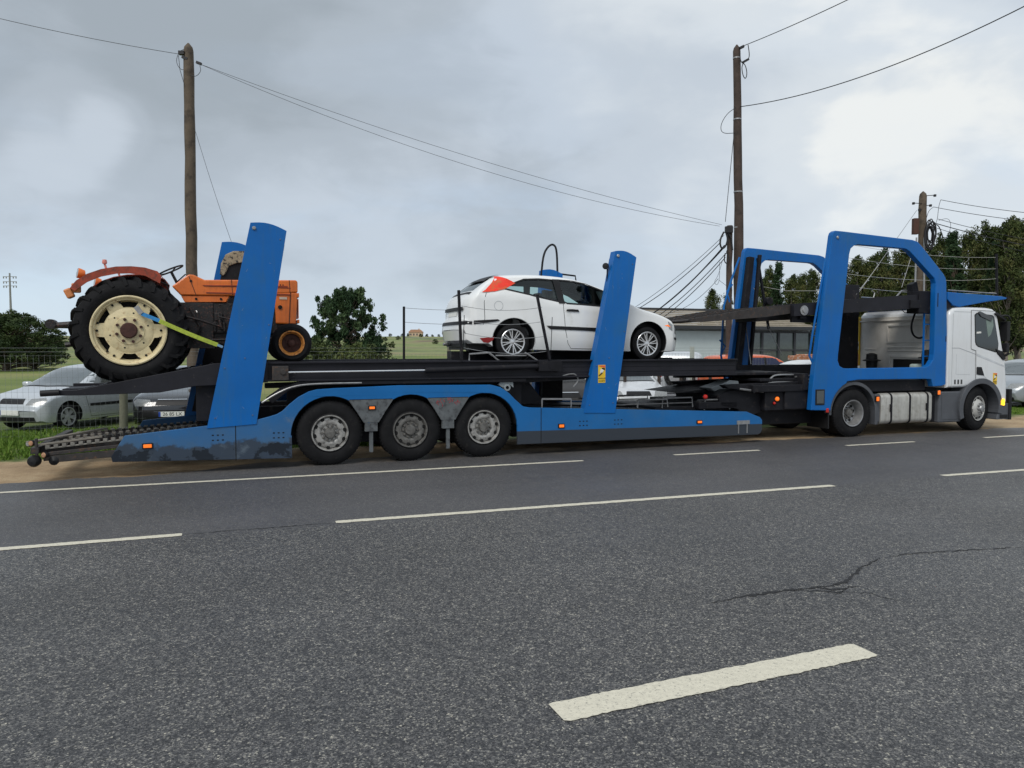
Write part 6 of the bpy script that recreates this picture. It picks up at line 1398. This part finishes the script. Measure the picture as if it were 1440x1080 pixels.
# ---- parked cars: one builder, several bodies
PLT = lambda car, root, ax, z, txt=None, w=.26: None
def parked(name, label, paint, kind, P, heading, off=(0, 0), wheel=6, txt=None, scale=1.0, group='cars parked behind the fence', glass=None):
    g = {'wagon': dict(top=[(-.95, .50), (-.94, .80), (-.88, 1.02), (-.74, 1.30), (-.60, 1.41), (-.2, 1.46), (.6, 1.48), (1.2, 1.45), (1.55, 1.37), (1.95, 1.17), (2.35, .97), (2.7, .91), (3.05, .84), (3.28, .74), (3.38, .62), (3.41, .48)], bot=[(-.95, .48), (-.9, .28), (0, .20), (2.6, .19), (3.2, .19), (3.37, .24), (3.41, .46)], belt=[(-1, .98), (1, .93), (2.2, .92), (3.4, 1.2)], wb=2.62, W=.855, roof=(-.80, 1.22, -.60, 1.40)),
         'hatch': dict(top=[(-.80, .50), (-.79, .78), (-.72, 1.0), (-.50, 1.25), (-.25, 1.40), (.2, 1.45), (.8, 1.46), (1.2, 1.43), (1.55, 1.33), (1.95, 1.12), (2.25, .97), (2.6, .90), (2.95, .82), (3.15, .70), (3.24, .58), (3.26, .46)], bot=[(-.80, .48), (-.74, .28), (0, .20), (2.5, .19), (3.05, .19), (3.22, .24), (3.26, .44)], belt=[(-.8, 1.0), (1, .93), (2.2, .92), (3.4, 1.2)], wb=2.5, W=.84, roof=(-.6, 1.15, -.3, 1.36)),
         'sedan': dict(top=[(-1.05, .50), (-1.04, .80), (-.98, .94), (-.75, 1.0), (-.45, 1.03), (.05, 1.30), (.35, 1.40), (.8, 1.43), (1.3, 1.38), (1.75, 1.18), (2.15, .98), (2.6, .93), (3.1, .86), (3.38, .74), (3.46, .60), (3.48, .48)], bot=[(-1.05, .48), (-1.0, .28), (0, .20), (2.7, .19), (3.3, .19), (3.44, .24), (3.48, .46)], belt=[(-1, 1.04), (1, .95), (2.2, .94), (3.4, 1.2)], wb=2.7, W=.87, roof=(-.35, 1.08, .15, 1.34)),
         'van': dict(top=[(-.9, .55), (-.89, 1.0), (-.84, 1.5), (-.72, 1.80), (-.4, 1.86), (.6, 1.88), (1.2, 1.86), (1.6, 1.72), (2.1, 1.32), (2.5, 1.08), (2.85, .98), (3.1, .80), (3.2, .60), (3.22, .48)], bot=[(-.9, .5), (-.85, .3), (0, .24), (2.5, .22), (3.05, .22), (3.18, .28), (3.22, .46)], belt=[(-1, 1.1), (1, 1.08), (2.2, 1.05), (3.4, 1.4)], wb=2.6, W=.89, roof=(-.86, 1.3, -.80, 1.6)),
         'suv': dict(top=[(-.8, .6), (-.79, 1.1), (-.74, 1.4), (-.62, 1.66), (-.45, 1.74), (.6, 1.77), (1.1, 1.73), (1.35, 1.6), (1.65, 1.22), (1.9, 1.13), (2.7, 1.08), (3.0, .95), (3.06, .7), (3.07, .55)], bot=[(-.8, .55), (-.75, .42), (0, .34), (2.5, .33), (2.95, .36), (3.05, .42), (3.07, .52)], belt=[(-1, 1.16), (1, 1.14), (2.2, 1.12), (3.4, 1.4)], wb=2.45, W=.86, roof=(-.78, 1.2, -.66, 1.55))}[kind]
    c = Car(top=g['top'], bot=g['bot'], belt=g['belt'], W=g['W'], wb=g['wb'], tumble=.24 if kind in ('van', 'suv') else .32); root = thing(name, label, 'car' if kind != 'van' else 'van', group=group)
    body = c.mesh(paint, 'body'); body.parent = root; body.data.materials.append(HOLE); r = .30 if kind != 'suv' else .36; zc = r + .01
    cuts = []
    for x in (0, c.wb):
        for a, b in ((-1.1, -.62), (.62, 1.1)): m = wheelcut(x, a, b, r + .055, zc); m.data.materials.clear(); m.data.materials.append(HOLE); cuts.append(m)
    for q in cuts:
        bo = body.modifiers.new('cut', 'BOOLEAN'); bo.object = q; bo.solver = 'EXACT'; bo.material_mode = 'TRANSFER'
    bpy.context.view_layer.update(); bake(body)
    for q in cuts: bpy.data.objects.remove(q)
    body.data.polygons.foreach_set('use_smooth', [True] * len(body.data.polygons)); body.data.set_sharp_from_angle(angle=R(35))
    gl = glass or WSCR; T = c.top
    # windscreen span: first x after the roof where the profile falls, down to the bonnet base
    xs = [p[0] for p in g['top']]; zs = [p[1] for p in g['top']]; kk = {'wagon': (8, 10), 'hatch': (8, 10), 'sedan': (8, 10), 'van': (7, 9), 'suv': (7, 8)}[kind]
    xa, xb = xs[kk[0]] - .05, xs[kk[1]] - .04
    c.patch([(xa, -.56), (xb, -.69), (xb + .05, 0), (xb, .69), (xa, .56)], 'T', .005, gl, 'windscreen', root, step=.12)
    c.line([(xb + .03, -.70), (xb + .09, 0), (xb + .03, .70)], .05, 'T', .006, RUBBER, 'wiper_cowl', root)
    zr = interp(c.top, .8) - .10; bl_ = interp(g['belt'], .8) + .03; ra = g['roof']
    for sd in 'RL':
        c.patch([(ra[0] + .18, bl_ + .06), (ra[2] + .16, ra[3] - .09), (.1, zr), (xa - .12, zr - .02), ((xa + xb) / 2 - .06, (zr + bl_) / 2 + .03), (xb - .14, bl_ + .01), (.9, bl_), (0, bl_ + .02)], sd, .005, gl, 'side_window', root, step=.12)
        c.patch([(.92, bl_), (1.0, bl_), (.96, zr), (.88, zr)], sd, .008, RUBBER, 'pillar_trim', root)
        c.line([(.93, bl_), (.98, .6), (1.02, .26), (2.0, .26), (2.12, .6), (xb - .1, bl_ - .02)], .010, sd, .003, SEAM, 'door_gap', root)
        c.patch([(.55, .50), (2.05, .50), (2.05, .565), (.5, .565)], sd, .012, RUBBER if paint is not BLKC else BLKC, 'side_strip', root)
        c.patch([(1.05, .80), (1.24, .80), (1.24, .835), (1.05, .835)], sd, .016, paint, 'door_handle', root)
        s2 = -1 if sd == 'R' else 1
        m = MB(); m.box(xb - .30, xb - .14, min(s2 * .80, s2 * .99), max(s2 * .80, s2 * .99), .93, 1.06); m.build('door_mirror', paint, root, bevel=.04, smooth=True)
    X1 = c.x1; zl = zs[-4] if kind not in ('suv', 'van') else .86
    for s2 in (-1, 1):
        P_ = [(s2 * .40, .60), (s2 * .46, .735), (s2 * .74, .755), (s2 * .80, .70), (s2 * .76, .60)] if kind not in ('suv', 'van') else [(s2 * .50, .72), (s2 * .50, .88), (s2 * .74, .88), (s2 * .76, .72)]
        c.patch(P_, 'F', .006, CLRL, 'headlight', root, step=.08)
        c.patch([(s2 * .55, .80), (s2 * .72, .80), (s2 * .70, 1.0), (s2 * .58, 1.0)], 'B', .006, mat('red_lens_unlit', (.35, .015, .015), .2), 'rear_light', root)
    c.patch([(-.34, .62), (.34, .62), (.31, .73), (-.31, .73)], 'F', .006, RUBBER, 'grille', root, step=.08)
    c.line([(-.30, .74), (.30, .74)], .014, 'F', .010, CHROME, 'grille_trim', root)
    c.patch([(-.62, .24), (.62, .24), (.60, .335), (-.60, .335)], 'F', .006, RUBBER, 'lower_grille', root, step=.1)
    if kind in ('sedan',): c.patch([(-.80, .36), (.80, .36), (.78, .52), (-.78, .52)], 'F', .006, RUBBER, 'bumper_insert', root, step=.1)
    # number plate as a real flat plate
    zp = .43; h, _, _, _ = c.bvh.ray_cast(Vector((9, 0, zp)), Vector((-1, 0, 0))); xp = (h.x if h else X1) + .02
    m = MB(); m.box(xp - .012, xp, -.26, .26, zp - .055, zp + .055); pl_ = m.build('number_plate', PLATE, root, bevel=.002)
    m = MB(); m.box(xp, xp + .001, -.26, -.218, zp - .054, zp + .054); m.build('plate_band', PLBLUE, pl_)
    if txt:
        m4 = Matrix.Translation((xp + .001, .018, zp)) @ Matrix.Rotation(R(90), 4, 'Z') @ Matrix.Rotation(R(90), 4, 'X'); text_part('plate_lettering', txt, .104, RUBBER, pl_, m4)
    for x in (0, c.wb):
        for s2 in (-1, 1): car_wheel(c, x, s2 * (g['W'] - .06), s2, root, r, wheel, COVER)
    if kind == 'suv':
        m = MB(); m.lathe((c.x0 - .02, .15, .95), (-1, 0, 0), [(.34, -.02), (.35, .06), (.33, .17), (.22, .18), (.20, .14), (.001, .14)], 32); sw = m.build('spare_wheel', TYRE, root, smooth=True)
        m = MB(); m.lathe((c.x0 - .02, .15, .95), (-1, 0, 0), [(.21, .15), (.19, .19), (.001, .195)], 24); m.build('spare_cover', COVER, sw, smooth=True)
    place_axle(root, P, heading, off, scale); return root, c
G = 'cars parked behind the fence'
gpt = GR(97, 604)
parked('parked_car', 'silver estate car facing the road at the left edge, behind the grass', SILV, 'wagon', (gpt.x, gpt.y, 0), R(-104), off=(2.62, .80), wheel=6)
q = AT(241, 580, 16.1)
parked('parked_car', 'black saloon showing its number plate and one headlight below the tail ramp', BLKC, 'sedan', (q.x, q.y, 0), R(-78), off=(3.50, .0), wheel=6, txt='26 85 LX')
q = AT(545, 545, 24)
parked('parked_car', 'white hatchback seen side on beyond the field fence, its roof just above the deck rail', CARW, 'hatch', (q.x - .3, 22.5, 0), R(20), off=(1.2, 0))
q = AT(905, 550, 19.3)
parked('parked_car', 'white hatchback with dark grille seen under the deck to the right of the second pylon', mat('off_white_car', (.58, .60, .62), .3, coat=.4), 'hatch', (q.x, q.y, 0), R(-84), off=(3.26, .1))
q = AT(800, 560, 18.2)
parked('parked_car', 'dark grey hatchback half hidden under the deck left of the second pylon', mat('dark_grey_car', (.03, .028, .027), .6), 'hatch', (q.x, q.y + .6, 0), R(-80), off=(3.1, 0), glass=mat('dull_glass', (.03, .03, .03), .5))
q = AT(949, 545, 24)
parked('parked_car', 'silver off roader showing its round spare wheel under the deck', SILV, 'suv', (q.x, q.y, 0), R(80), off=(-.8, .15))
q = AT(1002, 548, 25)
parked('parked_car', 'grey car parked right of the off roader, seen between the fence posts', GREYC, 'wagon', (q.x, q.y, 0), R(82), off=(-.9, 0))
q = AT(1062, 508, 24)
parked('parked_car', 'orange people carrier whose roof and dark windows show above the truck tail', ORGC, 'van', (q.x, q.y - .5, 0), R(14), off=(1.2, 0), glass=mat('navy_glass', (.015, .02, .06), .1), scale=.89)
q = AT(1098, 512, 21.5)
parked('parked_car', 'small white van with pale windows in front of the orange car', CARW, 'van', (q.x, q.y - 1.8, 0), R(196), off=(1.0, 0), glass=mat('painted_sky_glass', (.40, .47, .46), .2), scale=.83)  # sky reflection painted into the pale glass colour
q = AT(1420, 560, 23.0)
parked('parked_car', 'silver grey car facing the road at the right edge, beyond the kerb', GREYC, 'hatch', (q.x, q.y, 0), R(-150), off=(3.2, .5), scale=1.04)
q = AT(1432, 500, 32)
parked('parked_car', 'white car far behind the grey one at the right edge', CARW, 'hatch', (q.x + 1.0, q.y + 4, 0), R(10), off=(1, 0))
q = AT(1240, 520, 27)
parked('parked_car', 'white car seen through the near blue frame at its lower left corner', CARW, 'hatch', (q.x - .9, q.y, 0), R(-75), off=(1, 0))
# white tank box with rusty lid beside the near frame
q = AT(1144, 500, 22); bx = thing('storage_box', 'white box with rusty top standing between the white car and the near blue frame', 'box', (q.x, q.y, 0), rotz=TH)
mb = MB(); mb.box(-.50, .52, -.4, .4, 0, 1.50); bo_ = mb.build('body', mat('dirty_white', (.52, .53, .50), .6, var=.1), bx, bevel=.03)
mb = MB(); mb.box(-.56, .56, -.45, .45, 1.50, 1.64); mb.box(-.4, .3, -.3, .3, 1.64, 1.68); mb.build('lid', mat('rusty_lid', (.42, .17, .08), .8, var=.3, scale=9, col2=(.5, .42, .36), c2=(.5, .6)), bx, bevel=.03)
mb = MB(); mb.box(.05, .22, -.405, -.398, 1.22, 1.38); mb.build('vent', GREYP, bo_)

# ================================================================ ORANGE TRACTOR
TT = thing('farm_tractor', 'old orange farm tractor with huge black rear tyres on the tail of the trailer', 'tractor', (-1.7, 1.25, 1.5), 'T')
def big_tyre(c, R_, w, rr, near):
    ax = Vector((0, -near, 0)); c = Vector(c); mb = MB()
    prof = [(rr, -.02), (rr + .02, .0), (rr + .10, .035), (R_ - .15, .03), (R_ - .075, -.01), (R_ - .055, -.06), (R_ - .045, -w / 2), (R_ - .055, -w + .06), (R_ - .075, -w + .01), (R_ - .15, -w - .02), (rr + .02, -w + .0), (rr, -w + .03)]
    mb.lathe(c, ax, prof, 60); k = 23
    for i in range(k):
        for side in (0, 1):
            a = 2 * math.pi * (i + .5 * side) / k; da = .20
            P_ = []
            for f in (0, .33, .66, 1):
                aa = a + da * f * 1.0; u = Vector((math.cos(aa), 0, math.sin(aa))); t_ = Vector((-math.sin(aa), 0, math.cos(aa))); h = (-.005 - w * .47 * f) if side == 0 else (-w + .005 + w * .47 * f)
                rb_ = R_ - (.085 if f == 0 else .055); rt_ = R_ - (.035 if f == 0 else 0)
                for rad in (rb_, rt_):
                    for sg in (-1, 1): P_.append(c + u * rad + t_ * sg * (.030 if rad == rb_ else .021) + ax * h)
            fs = []
            for j in range(3):
                b = j * 4; fs += [(b + 2, b + 3, b + 7, b + 6), (b, b + 2, b + 6, b + 4), (b + 3, b + 1, b + 5, b + 7)]
            fs += [(0, 1, 3, 2), (12, 14, 15, 13)]
            mb.add(P_, fs)
            # lug running down on to the shoulder
            h = -.005 if side == 0 else -w + .005; o_ = 1 if side == 0 else -1; u = Vector((math.cos(a), 0, math.sin(a))); u2 = Vector((math.cos(a - .05), 0, math.sin(a - .05)))
            mb.beam(c + u * (R_ - .045) + ax * (h), c + u2 * (R_ - .15) + ax * (h + o_ * .030), .045, .035, up=tuple(ax))
    return mb
def trear(near):
    n = .34 if near > 0 else 2.24; ax = Vector((0, -near, 0)); c = Vector((-2.845, n, 2.115)); R_ = .802; rr = .505; w = .45
    dd = MB(); dd.lathe(c, ax, [(rr * .22, -.05), (.115, -.02), (.115, .035), (.10, .05), (.001, .052)], 28); hubm = dd
    for k in range(8):
        a = 2 * math.pi * (k + .4) / 8; q = c + Vector((math.cos(a), 0, math.sin(a))) * .17 + ax * -.008; hubm.lathe(q, ax, [(.022, -.02), (.022, .03), (.001, .032)], 6)
    h = hubm.build('rear_wheel', RUST, TT, smooth=True)
    big_tyre(c, R_, w, rr, near).build('tyre', TYRE, h, smooth=True)
    rm = MB(); rm.lathe(c, ax, [(rr + .012, .005), (rr + .010, .022), (rr - .006, .028), (rr - .022, .02), (rr - .028, -.012), (rr - .055, -.020), (rr - .058, -.05), (rr - .075, -.10), (rr - .075, -.30), (rr - .02, -.34)], 60); rm.build('rim', CREAM, h, smooth=True)
    # dish: eight flats with lobes reaching the rim
    out = []
    for k in range(72):
        a = 2 * math.pi * k / 72 + .12; f = (math.cos(6 * a) + 1) / 2; out.append(((.345 + .105 * sm((f - .42) / .25)) * math.cos(a), (.345 + .105 * sm((f - .42) / .25)) * math.sin(a)))
    ds = MB(); y0 = c.y + (.045 if near > 0 else -.075); ds.prism([(c.x + a, c.z + b) for a, b in out], y0, y0 + .03); ds.lathe(c, ax, [(.335, -.046), (.30, -.030), (.21, -.022), (.205, -.012), (.115, -.012)], 48)
    dsh = ds.build('wheel_dish', CREAM, h, smooth=True)
    bl_ = MB()
    for k in range(6):
        a0 = 2 * math.pi * k / 6 - .12
        for da in (-.13, .13): u = Vector((math.cos(a0 + da), 0, math.sin(a0 + da))); q = c + u * .425 + ax * -.046; bl_.lathe(q, ax, [(.018, 0), (.018, .016), (.001, .018)], 6)
        for da in (.4,): u = Vector((math.cos(a0 + da), 0, math.sin(a0 + da))); q = c + u * .262 + ax * -.030; bl_.lathe(q, ax, [(.013, 0), (.013, .005), (.001, .006)], 8)
    bl_.build('wheel_bolt', HOLE, h)
    bk = MB(); bk.lathe(c, ax, [(.44, -.16), (.001, -.16)], 30); bk.build('dark_backing', HOLE, h)  # black disc painting the darkness behind the dish slots
    return h
trear(1); trear(-1)
def tfront(near):
    n = .42 if near > 0 else 2.08; ax = Vector((0, -near, 0)); c = Vector((-.536, n, 1.935)); R_ = .315; rr = .195
    hb = MB(); hb.lathe(c, ax, [(.06, -.09), (.055, -.03), (.03, -.015), (.001, -.012)], 16)
    for k in range(5): a = 2 * math.pi * k / 5; hb.lathe(c + Vector((math.cos(a), 0, math.sin(a))) * .095 + ax * -.085, ax, [(.014, 0), (.014, .03), (.001, .032)], 6)
    h = hb.build('front_wheel', RUST, TT, smooth=True)
    ty = MB(); ty.lathe(c, ax, [(rr, -.01), (rr + .02, .012), (R_ - .06, .018), (R_ - .015, -.012), (R_, -.05), (R_, -.07), (R_ - .012, -.075), (R_ - .012, -.085), (R_, -.09), (R_, -.12), (R_ - .015, -.16), (rr, -.17)], 48); ty.build('tyre', TYRE, h, smooth=True)
    rm = MB(); rm.lathe(c, ax, [(rr + .006, .0), (rr + .004, .016), (rr - .014, .014), (rr - .022, -.012), (rr - .040, -.030), (rr - .045, -.06)], 48); rm.build('rim', ORIM, h, smooth=True)
    ds = MB(); ds.lathe(c, ax, [(rr - .045, -.06), (rr - .06, -.085), (.001, -.09)], 32); ds.build('wheel_dish', RUST, h, smooth=True)
tfront(1); tfront(-1)
# fenders: arched bands over the rear tyres with a flat outer face
def fen(n0, n1, face):
    O_ = [(-3.60, 2.72), (-3.52, 2.83), (-3.38, 2.93), (-3.2, 3.005), (-3.0, 3.05), (-2.8, 3.062), (-2.62, 3.05), (-2.45, 3.0), (-2.40, 2.93)]
    I_ = [(-2.42, 2.82), (-2.62, 2.93), (-2.82, 2.955), (-3.0, 2.945), (-3.2, 2.895), (-3.38, 2.81), (-3.54, 2.68)]
    mb = MB(); mb.prism(O_ + I_, face, face + .012); T_ = O_ + [(x, z - .012) for x, z in O_[::-1]]; mb.prism(T_, n0, n1); o = mb.build('fender', FENDER, TT, smooth=False); return o
F1 = fen(.40, .86, .385); F2 = fen(1.64, 2.10, 2.10)
for F_, n in ((F1, .50), (F2, 2.0)):
    mb = MB(); mb.lathe((-3.50, n, 2.945), (-1, -.35, .2), [(.001, -.09), (.06, -.07), (.075, .0), (.07, .02)], 18); wl = mb.build('work_lamp', ORANGE, F_, smooth=True); mb = MB(); mb.lathe((-3.50, n, 2.945), (-1, -.35, .2), [(.068, .018), (.03, .028), (.001, .03)], 18); mb.build('lens', CLRL, wl, smooth=True)
    mb = MB(); mb.box(-3.68, -3.58, n - .05, n + .08, 2.58, 2.72, rot=Matrix.Rotation(R(-25), 3, 'Y')); mb.box(-3.60, -3.48, n - .02, n + .05, 2.66, 2.80); mb.build('tail_lamp', mat('faded_orange_lamp', (.62, .22, .07), .5, var=.2, scale=20), F_, bevel=.02)
    mb = MB(); mb.tube([(-3.15, n + .05, 3.03), (-3.17, n + .05, 3.10)], .016, 8); mb.lathe((-3.17, n + .05, 3.10), (0, 0, 1), [(.03, 0), (.035, .02), (.028, .06), (.001, .065)], 12); mb.build('indicator', mat('pale_red_lamp', (.60, .22, .18), .3), F_, smooth=True)
# bonnet and dash cowl
n0, n1 = .98, 1.52
mb = MB(); mb.prism([(-2.30, 2.83), (-2.05, 3.025), (-1.98, 3.02), (-1.82, 2.945), (-.42, 2.985), (-.385, 2.965), (-.385, 2.78), (-1.40, 2.70), (-2.17, 2.69)], n0, n1); HD = mb.build('bonnet', ORANGE, TT, bevel=.03)
mb = MB(); mb.prism([(-2.17, 2.685), (-1.45, 2.695), (-1.50, 2.60), (-2.12, 2.585)], n0 + .02, n1 - .02); lp_ = mb.build('side_panel', ORANGE, TT, bevel=.01)
mb = MB(); mb.prism([(-.76, 2.80), (-.385, 2.775), (-.42, 2.25), (-.74, 2.26)], n0 + .005, n1 - .005); GRL = mb.build('radiator_cowl', ORANGE, TT, bevel=.02)
mb = MB(); mb.box(-1.80, -.50, n0 - .006, n0, 2.845, 2.858); mb.box(-1.80, -.50, n0 - .010, n0, 2.735, 2.75); mb.prism([(-1.85, 2.86), (-.55, 2.885), (-.55, 2.868), (-1.82, 2.845)], n0 - .012, n0); mb.build('pressed_line', FENDER, HD)
SM2 = mat('tractor_seam', (.06, .02, .01), .7)
mb = MB()
for a, b in (((-1.42, 2.965), (-1.40, 2.70)), ((-2.05, 3.0), (-1.95, 2.70)), ((-.52, 2.98), (-.51, 2.78))): mb.beam((a[0], n0 - .002, a[1]), (b[0], n0 - .002, b[1]), .010, .006, up=(0, 1, 0))
mb.beam((-.50, n0 + .002, 2.78), (-.53, n0 + .002, 2.26), .014, .008, up=(0, 1, 0)); mb.build('panel_gap', SM2, HD)
mb = MB()
for x, z in ((-2.02, 2.92), (-1.95, 2.64), (-1.58, 2.645), (-.66, 2.52)): mb.lathe((x, n0 + (.018 if z < 2.7 else -.0), z), (0, -1, 0), [(.001, .012), (.018, .012), (.02, 0)], 10)
mb.lathe((-.67, n0 - .002, 2.53), (0, -1, 0), [(.001, .008), (.035, .008), (.035, 0)], 12); mb.build('fixing_hole', HOLE, HD)
# worn badge strokes on the bonnet and pale sticker
mb = MB()
for a, b in (((-1.26, 2.885), (-1.16, 2.895)), ((-1.20, 2.87), (-1.14, 2.86)), ((-1.12, 2.83), (-1.06, 2.88)), ((-1.06, 2.88), (-1.02, 2.86)), ((-1.10, 2.82), (-1.02, 2.81)), ((-1.18, 2.79), (-1.12, 2.785)), ((-.66, 2.87), (-.66, 2.91)), ((-.62, 2.87), (-.62, 2.91))): mb.beam((a[0], n0 - .003, a[1]), (b[0], n0 - .003, b[1]), .014, .004, up=(0, 1, 0))
mb.build('worn_badge', SM2, HD)
mb = MB(); mb.box(-.68, -.56, n0 - .003, n0 + .01, 2.66, 2.70); mb.build('faded_sticker', mat('faded_label', (.60, .48, .38), .6), GRL)
mb = MB(); mb.box(-.40, -.365, n0 - .01, n1 + .01, 2.70, 2.77); mb.box(-.40, -.365, n0 - .01, n1 + .01, 2.27, 2.33); mb.box(-.384, -.37, n0 + .05, n1 - .05, 2.35, 2.68); mb.build('grille_frame', ORANGE, GRL, bevel=.008)
# engine, gearbox, axle
mb = MB()
mb.box(-1.75, -.72, 1.02, 1.48, 2.10, 2.58); mb.box(-2.35, -1.7, 1.0, 1.5, 1.85, 2.58); mb.box(-3.1, -2.3, .95, 1.55, 1.85, 2.35); mb.box(-1.7, -.5, 1.08, 1.42, 1.92, 2.12); mb.tube([(-2.845, .6, 2.115), (-2.845, 1.9, 2.115)], .14, 14)
for i in range(4): x = -1.62 + i * .22; mb.tube([(x, 1.0, 2.42), (x + .04, .98, 2.15)], .03, 7); mb.box(x - .06, x + .06, .985, 1.03, 2.30, 2.42)
mb.tube([(-1.35, .95, 2.46), (-.9, .96, 2.44)], .05, 10); mb.lathe((-1.28, .93, 2.28), (0, 0, 1), [(.001, -.10), (.055, -.10), (.055, .08), (.001, .10)], 14); mb.tube([(-2.05, .95, 2.5), (-1.9, .93, 2.2), (-2.0, .95, 1.95)], .02, 6); mb.tube([(-1.9, .95, 1.98), (-.6, .95, 2.02)], .022, 7)
for i in range(7): mb.box(-1.70 + i * .14, -1.66 + i * .14, .985, 1.02, 2.12, 2.27)
mb.lathe((-.95, .99, 2.30), (0, -1, 0), [(.11, 0), (.11, .05), (.06, .07), (.001, .07)], 18); mb.lathe((-2.05, 1.0, 2.15), (0, -1, 0), [(.17, 0), (.17, .04), (.12, .06), (.001, .06)], 18); mb.tube([(-1.62, .93, 2.36), (-1.35, .91, 2.30), (-1.0, .92, 2.42), (-.8, .97, 2.5)], .014, 6); mb.tube([(-2.2, .92, 2.38), (-1.9, .90, 2.30), (-1.6, .93, 2.2)], .02, 6); mb.box(-1.05, -.90, .93, 1.02, 2.12, 2.22)
for i in range(6): mb.lathe((-1.60 + i * .16, .985, 2.545), (0, -1, 0), [(.016, 0), (.016, .02), (.001, .022)], 6)
mb.build('engine', ENG, TT, bevel=.012)
mb = MB(); mb.lathe((-1.12, .95, 2.50), (0, 0, 1), [(.001, -.05), (.045, -.05), (.045, .04), (.001, .05)], 14); mb.box(-1.40, -1.28, .975, .99, 2.42, 2.47); mb.tube([(-1.95, .96, 2.45), (-1.93, .94, 2.42)], .012, 6); mb.build('engine_fitting', GALV, TT, smooth=True)
mb = MB(); mb.tube([(-.536, .6, 1.935), (-.6, 1.1, 2.04), (-.6, 1.4, 2.04), (-.536, 1.9, 1.935)], .05, 10); mb.tube([(-.536, .5, 1.935), (-.536, 2.0, 1.935)], .03, 8); mb.box(-.75, -.45, 1.05, 1.45, 1.95, 2.26); mb.build('front_axle', ENG, TT, smooth=False, bevel=.01)
mb = MB(); mb.tube([(-3.0, .95, 2.25), (-3.55, 1.0, 2.23), (-3.98, 1.2, 2.20)], .045, 8); mb.tube([(-3.0, 1.5, 2.25), (-3.6, 1.45, 2.2), (-3.98, 1.3, 2.20)], .04, 8); mb.tube([(-4.0, 1.12, 2.22), (-4.0, 1.32, 2.22)], .075, 12); mb.tube([(-3.2, .8, 2.0), (-3.75, .8, 1.9)], .04, 8); mb.build('rear_linkage', ENG, TT, smooth=True)
mb = MB(); c_ = Vector((-2.33, 1.25, 3.10)); tl = Vector((-.42, 0, .9)).normalized(); u = Vector((0, 1, 0)); w = tl.cross(u); mb.tube([c_ + (u * math.cos(2 * math.pi * i / 28) + w * math.sin(2 * math.pi * i / 28)) * .20 for i in range(29)], .014, 7, caps=False)
for a in (90, 210, 330): mb.tube([c_ - tl * .03, c_ + (u * math.cos(R(a)) + w * math.sin(R(a))) * .20], .010, 6)
mb.tube([c_ - tl * .02, c_ - tl * .35], .022, 8); mb.build('steering_wheel', RUBBER, TT, smooth=True)
mb = MB(); mb.tube([(-2.22, 1.12, 2.92), (-2.10, 1.06, 3.03)], .010, 6); mb.tube([(-2.35, 1.05, 2.85), (-2.55, 1.0, 2.93)], .009, 6); mb.tube([(-2.3, 1.3, 2.6), (-2.42, 1.3, 2.95)], .012, 6); mb.build('lever', RUBBER, TT, smooth=True)
mb = MB(); mb.box(-3.05, -2.7, 1.05, 1.45, 2.62, 2.70); mb.box(-3.12, -3.02, 1.05, 1.45, 2.66, 2.92); mb.tube([(-2.85, 1.25, 2.35), (-2.85, 1.25, 2.62)], .05, 8); mb.build('seat', SEATM, TT, bevel=.03)
mb = MB(); mb.tube([(-1.1, 1.45, 2.9), (-1.1, 1.45, 2.98)], .04, 10); mb.build('exhaust_stub', RUST, TT)
# strap
SP = thing('ratchet_strap', 'yellow green webbing strap with blue ends running from the tractor wheel to the first pylon', 'strap', (-2.2, .30, 1.9), 'T')
def band(a, b, w, t, nm_, m, sagv=0.0):
    mb = MB(); a = Vector(a); b = Vector(b); n = 10; P_ = sag(a, b, sagv, n)
    for p, q in zip(P_, P_[1:]): mb.beam(p, q, t, w, up=(0, 0, 1))
    return mb.build(nm_, m, SP)
A_ = tp(191, 431, .30); B_ = tp(199, 441, .30); C_ = tp(224, 451, .27); D_ = tp(306, 485, .20)
band(A_, B_, .07, .03, 'hook', GALV); band(B_, C_, .055, .008, 'blue_sleeve', STRAPB); band(C_, D_, .062, .006, 'webbing', STRAP, .012); band(D_, D_ + (D_ - C_).normalized() * .08, .035, .02, 'end_hook', mat('pale_blue_steel', (.20, .34, .48), .4, .3))
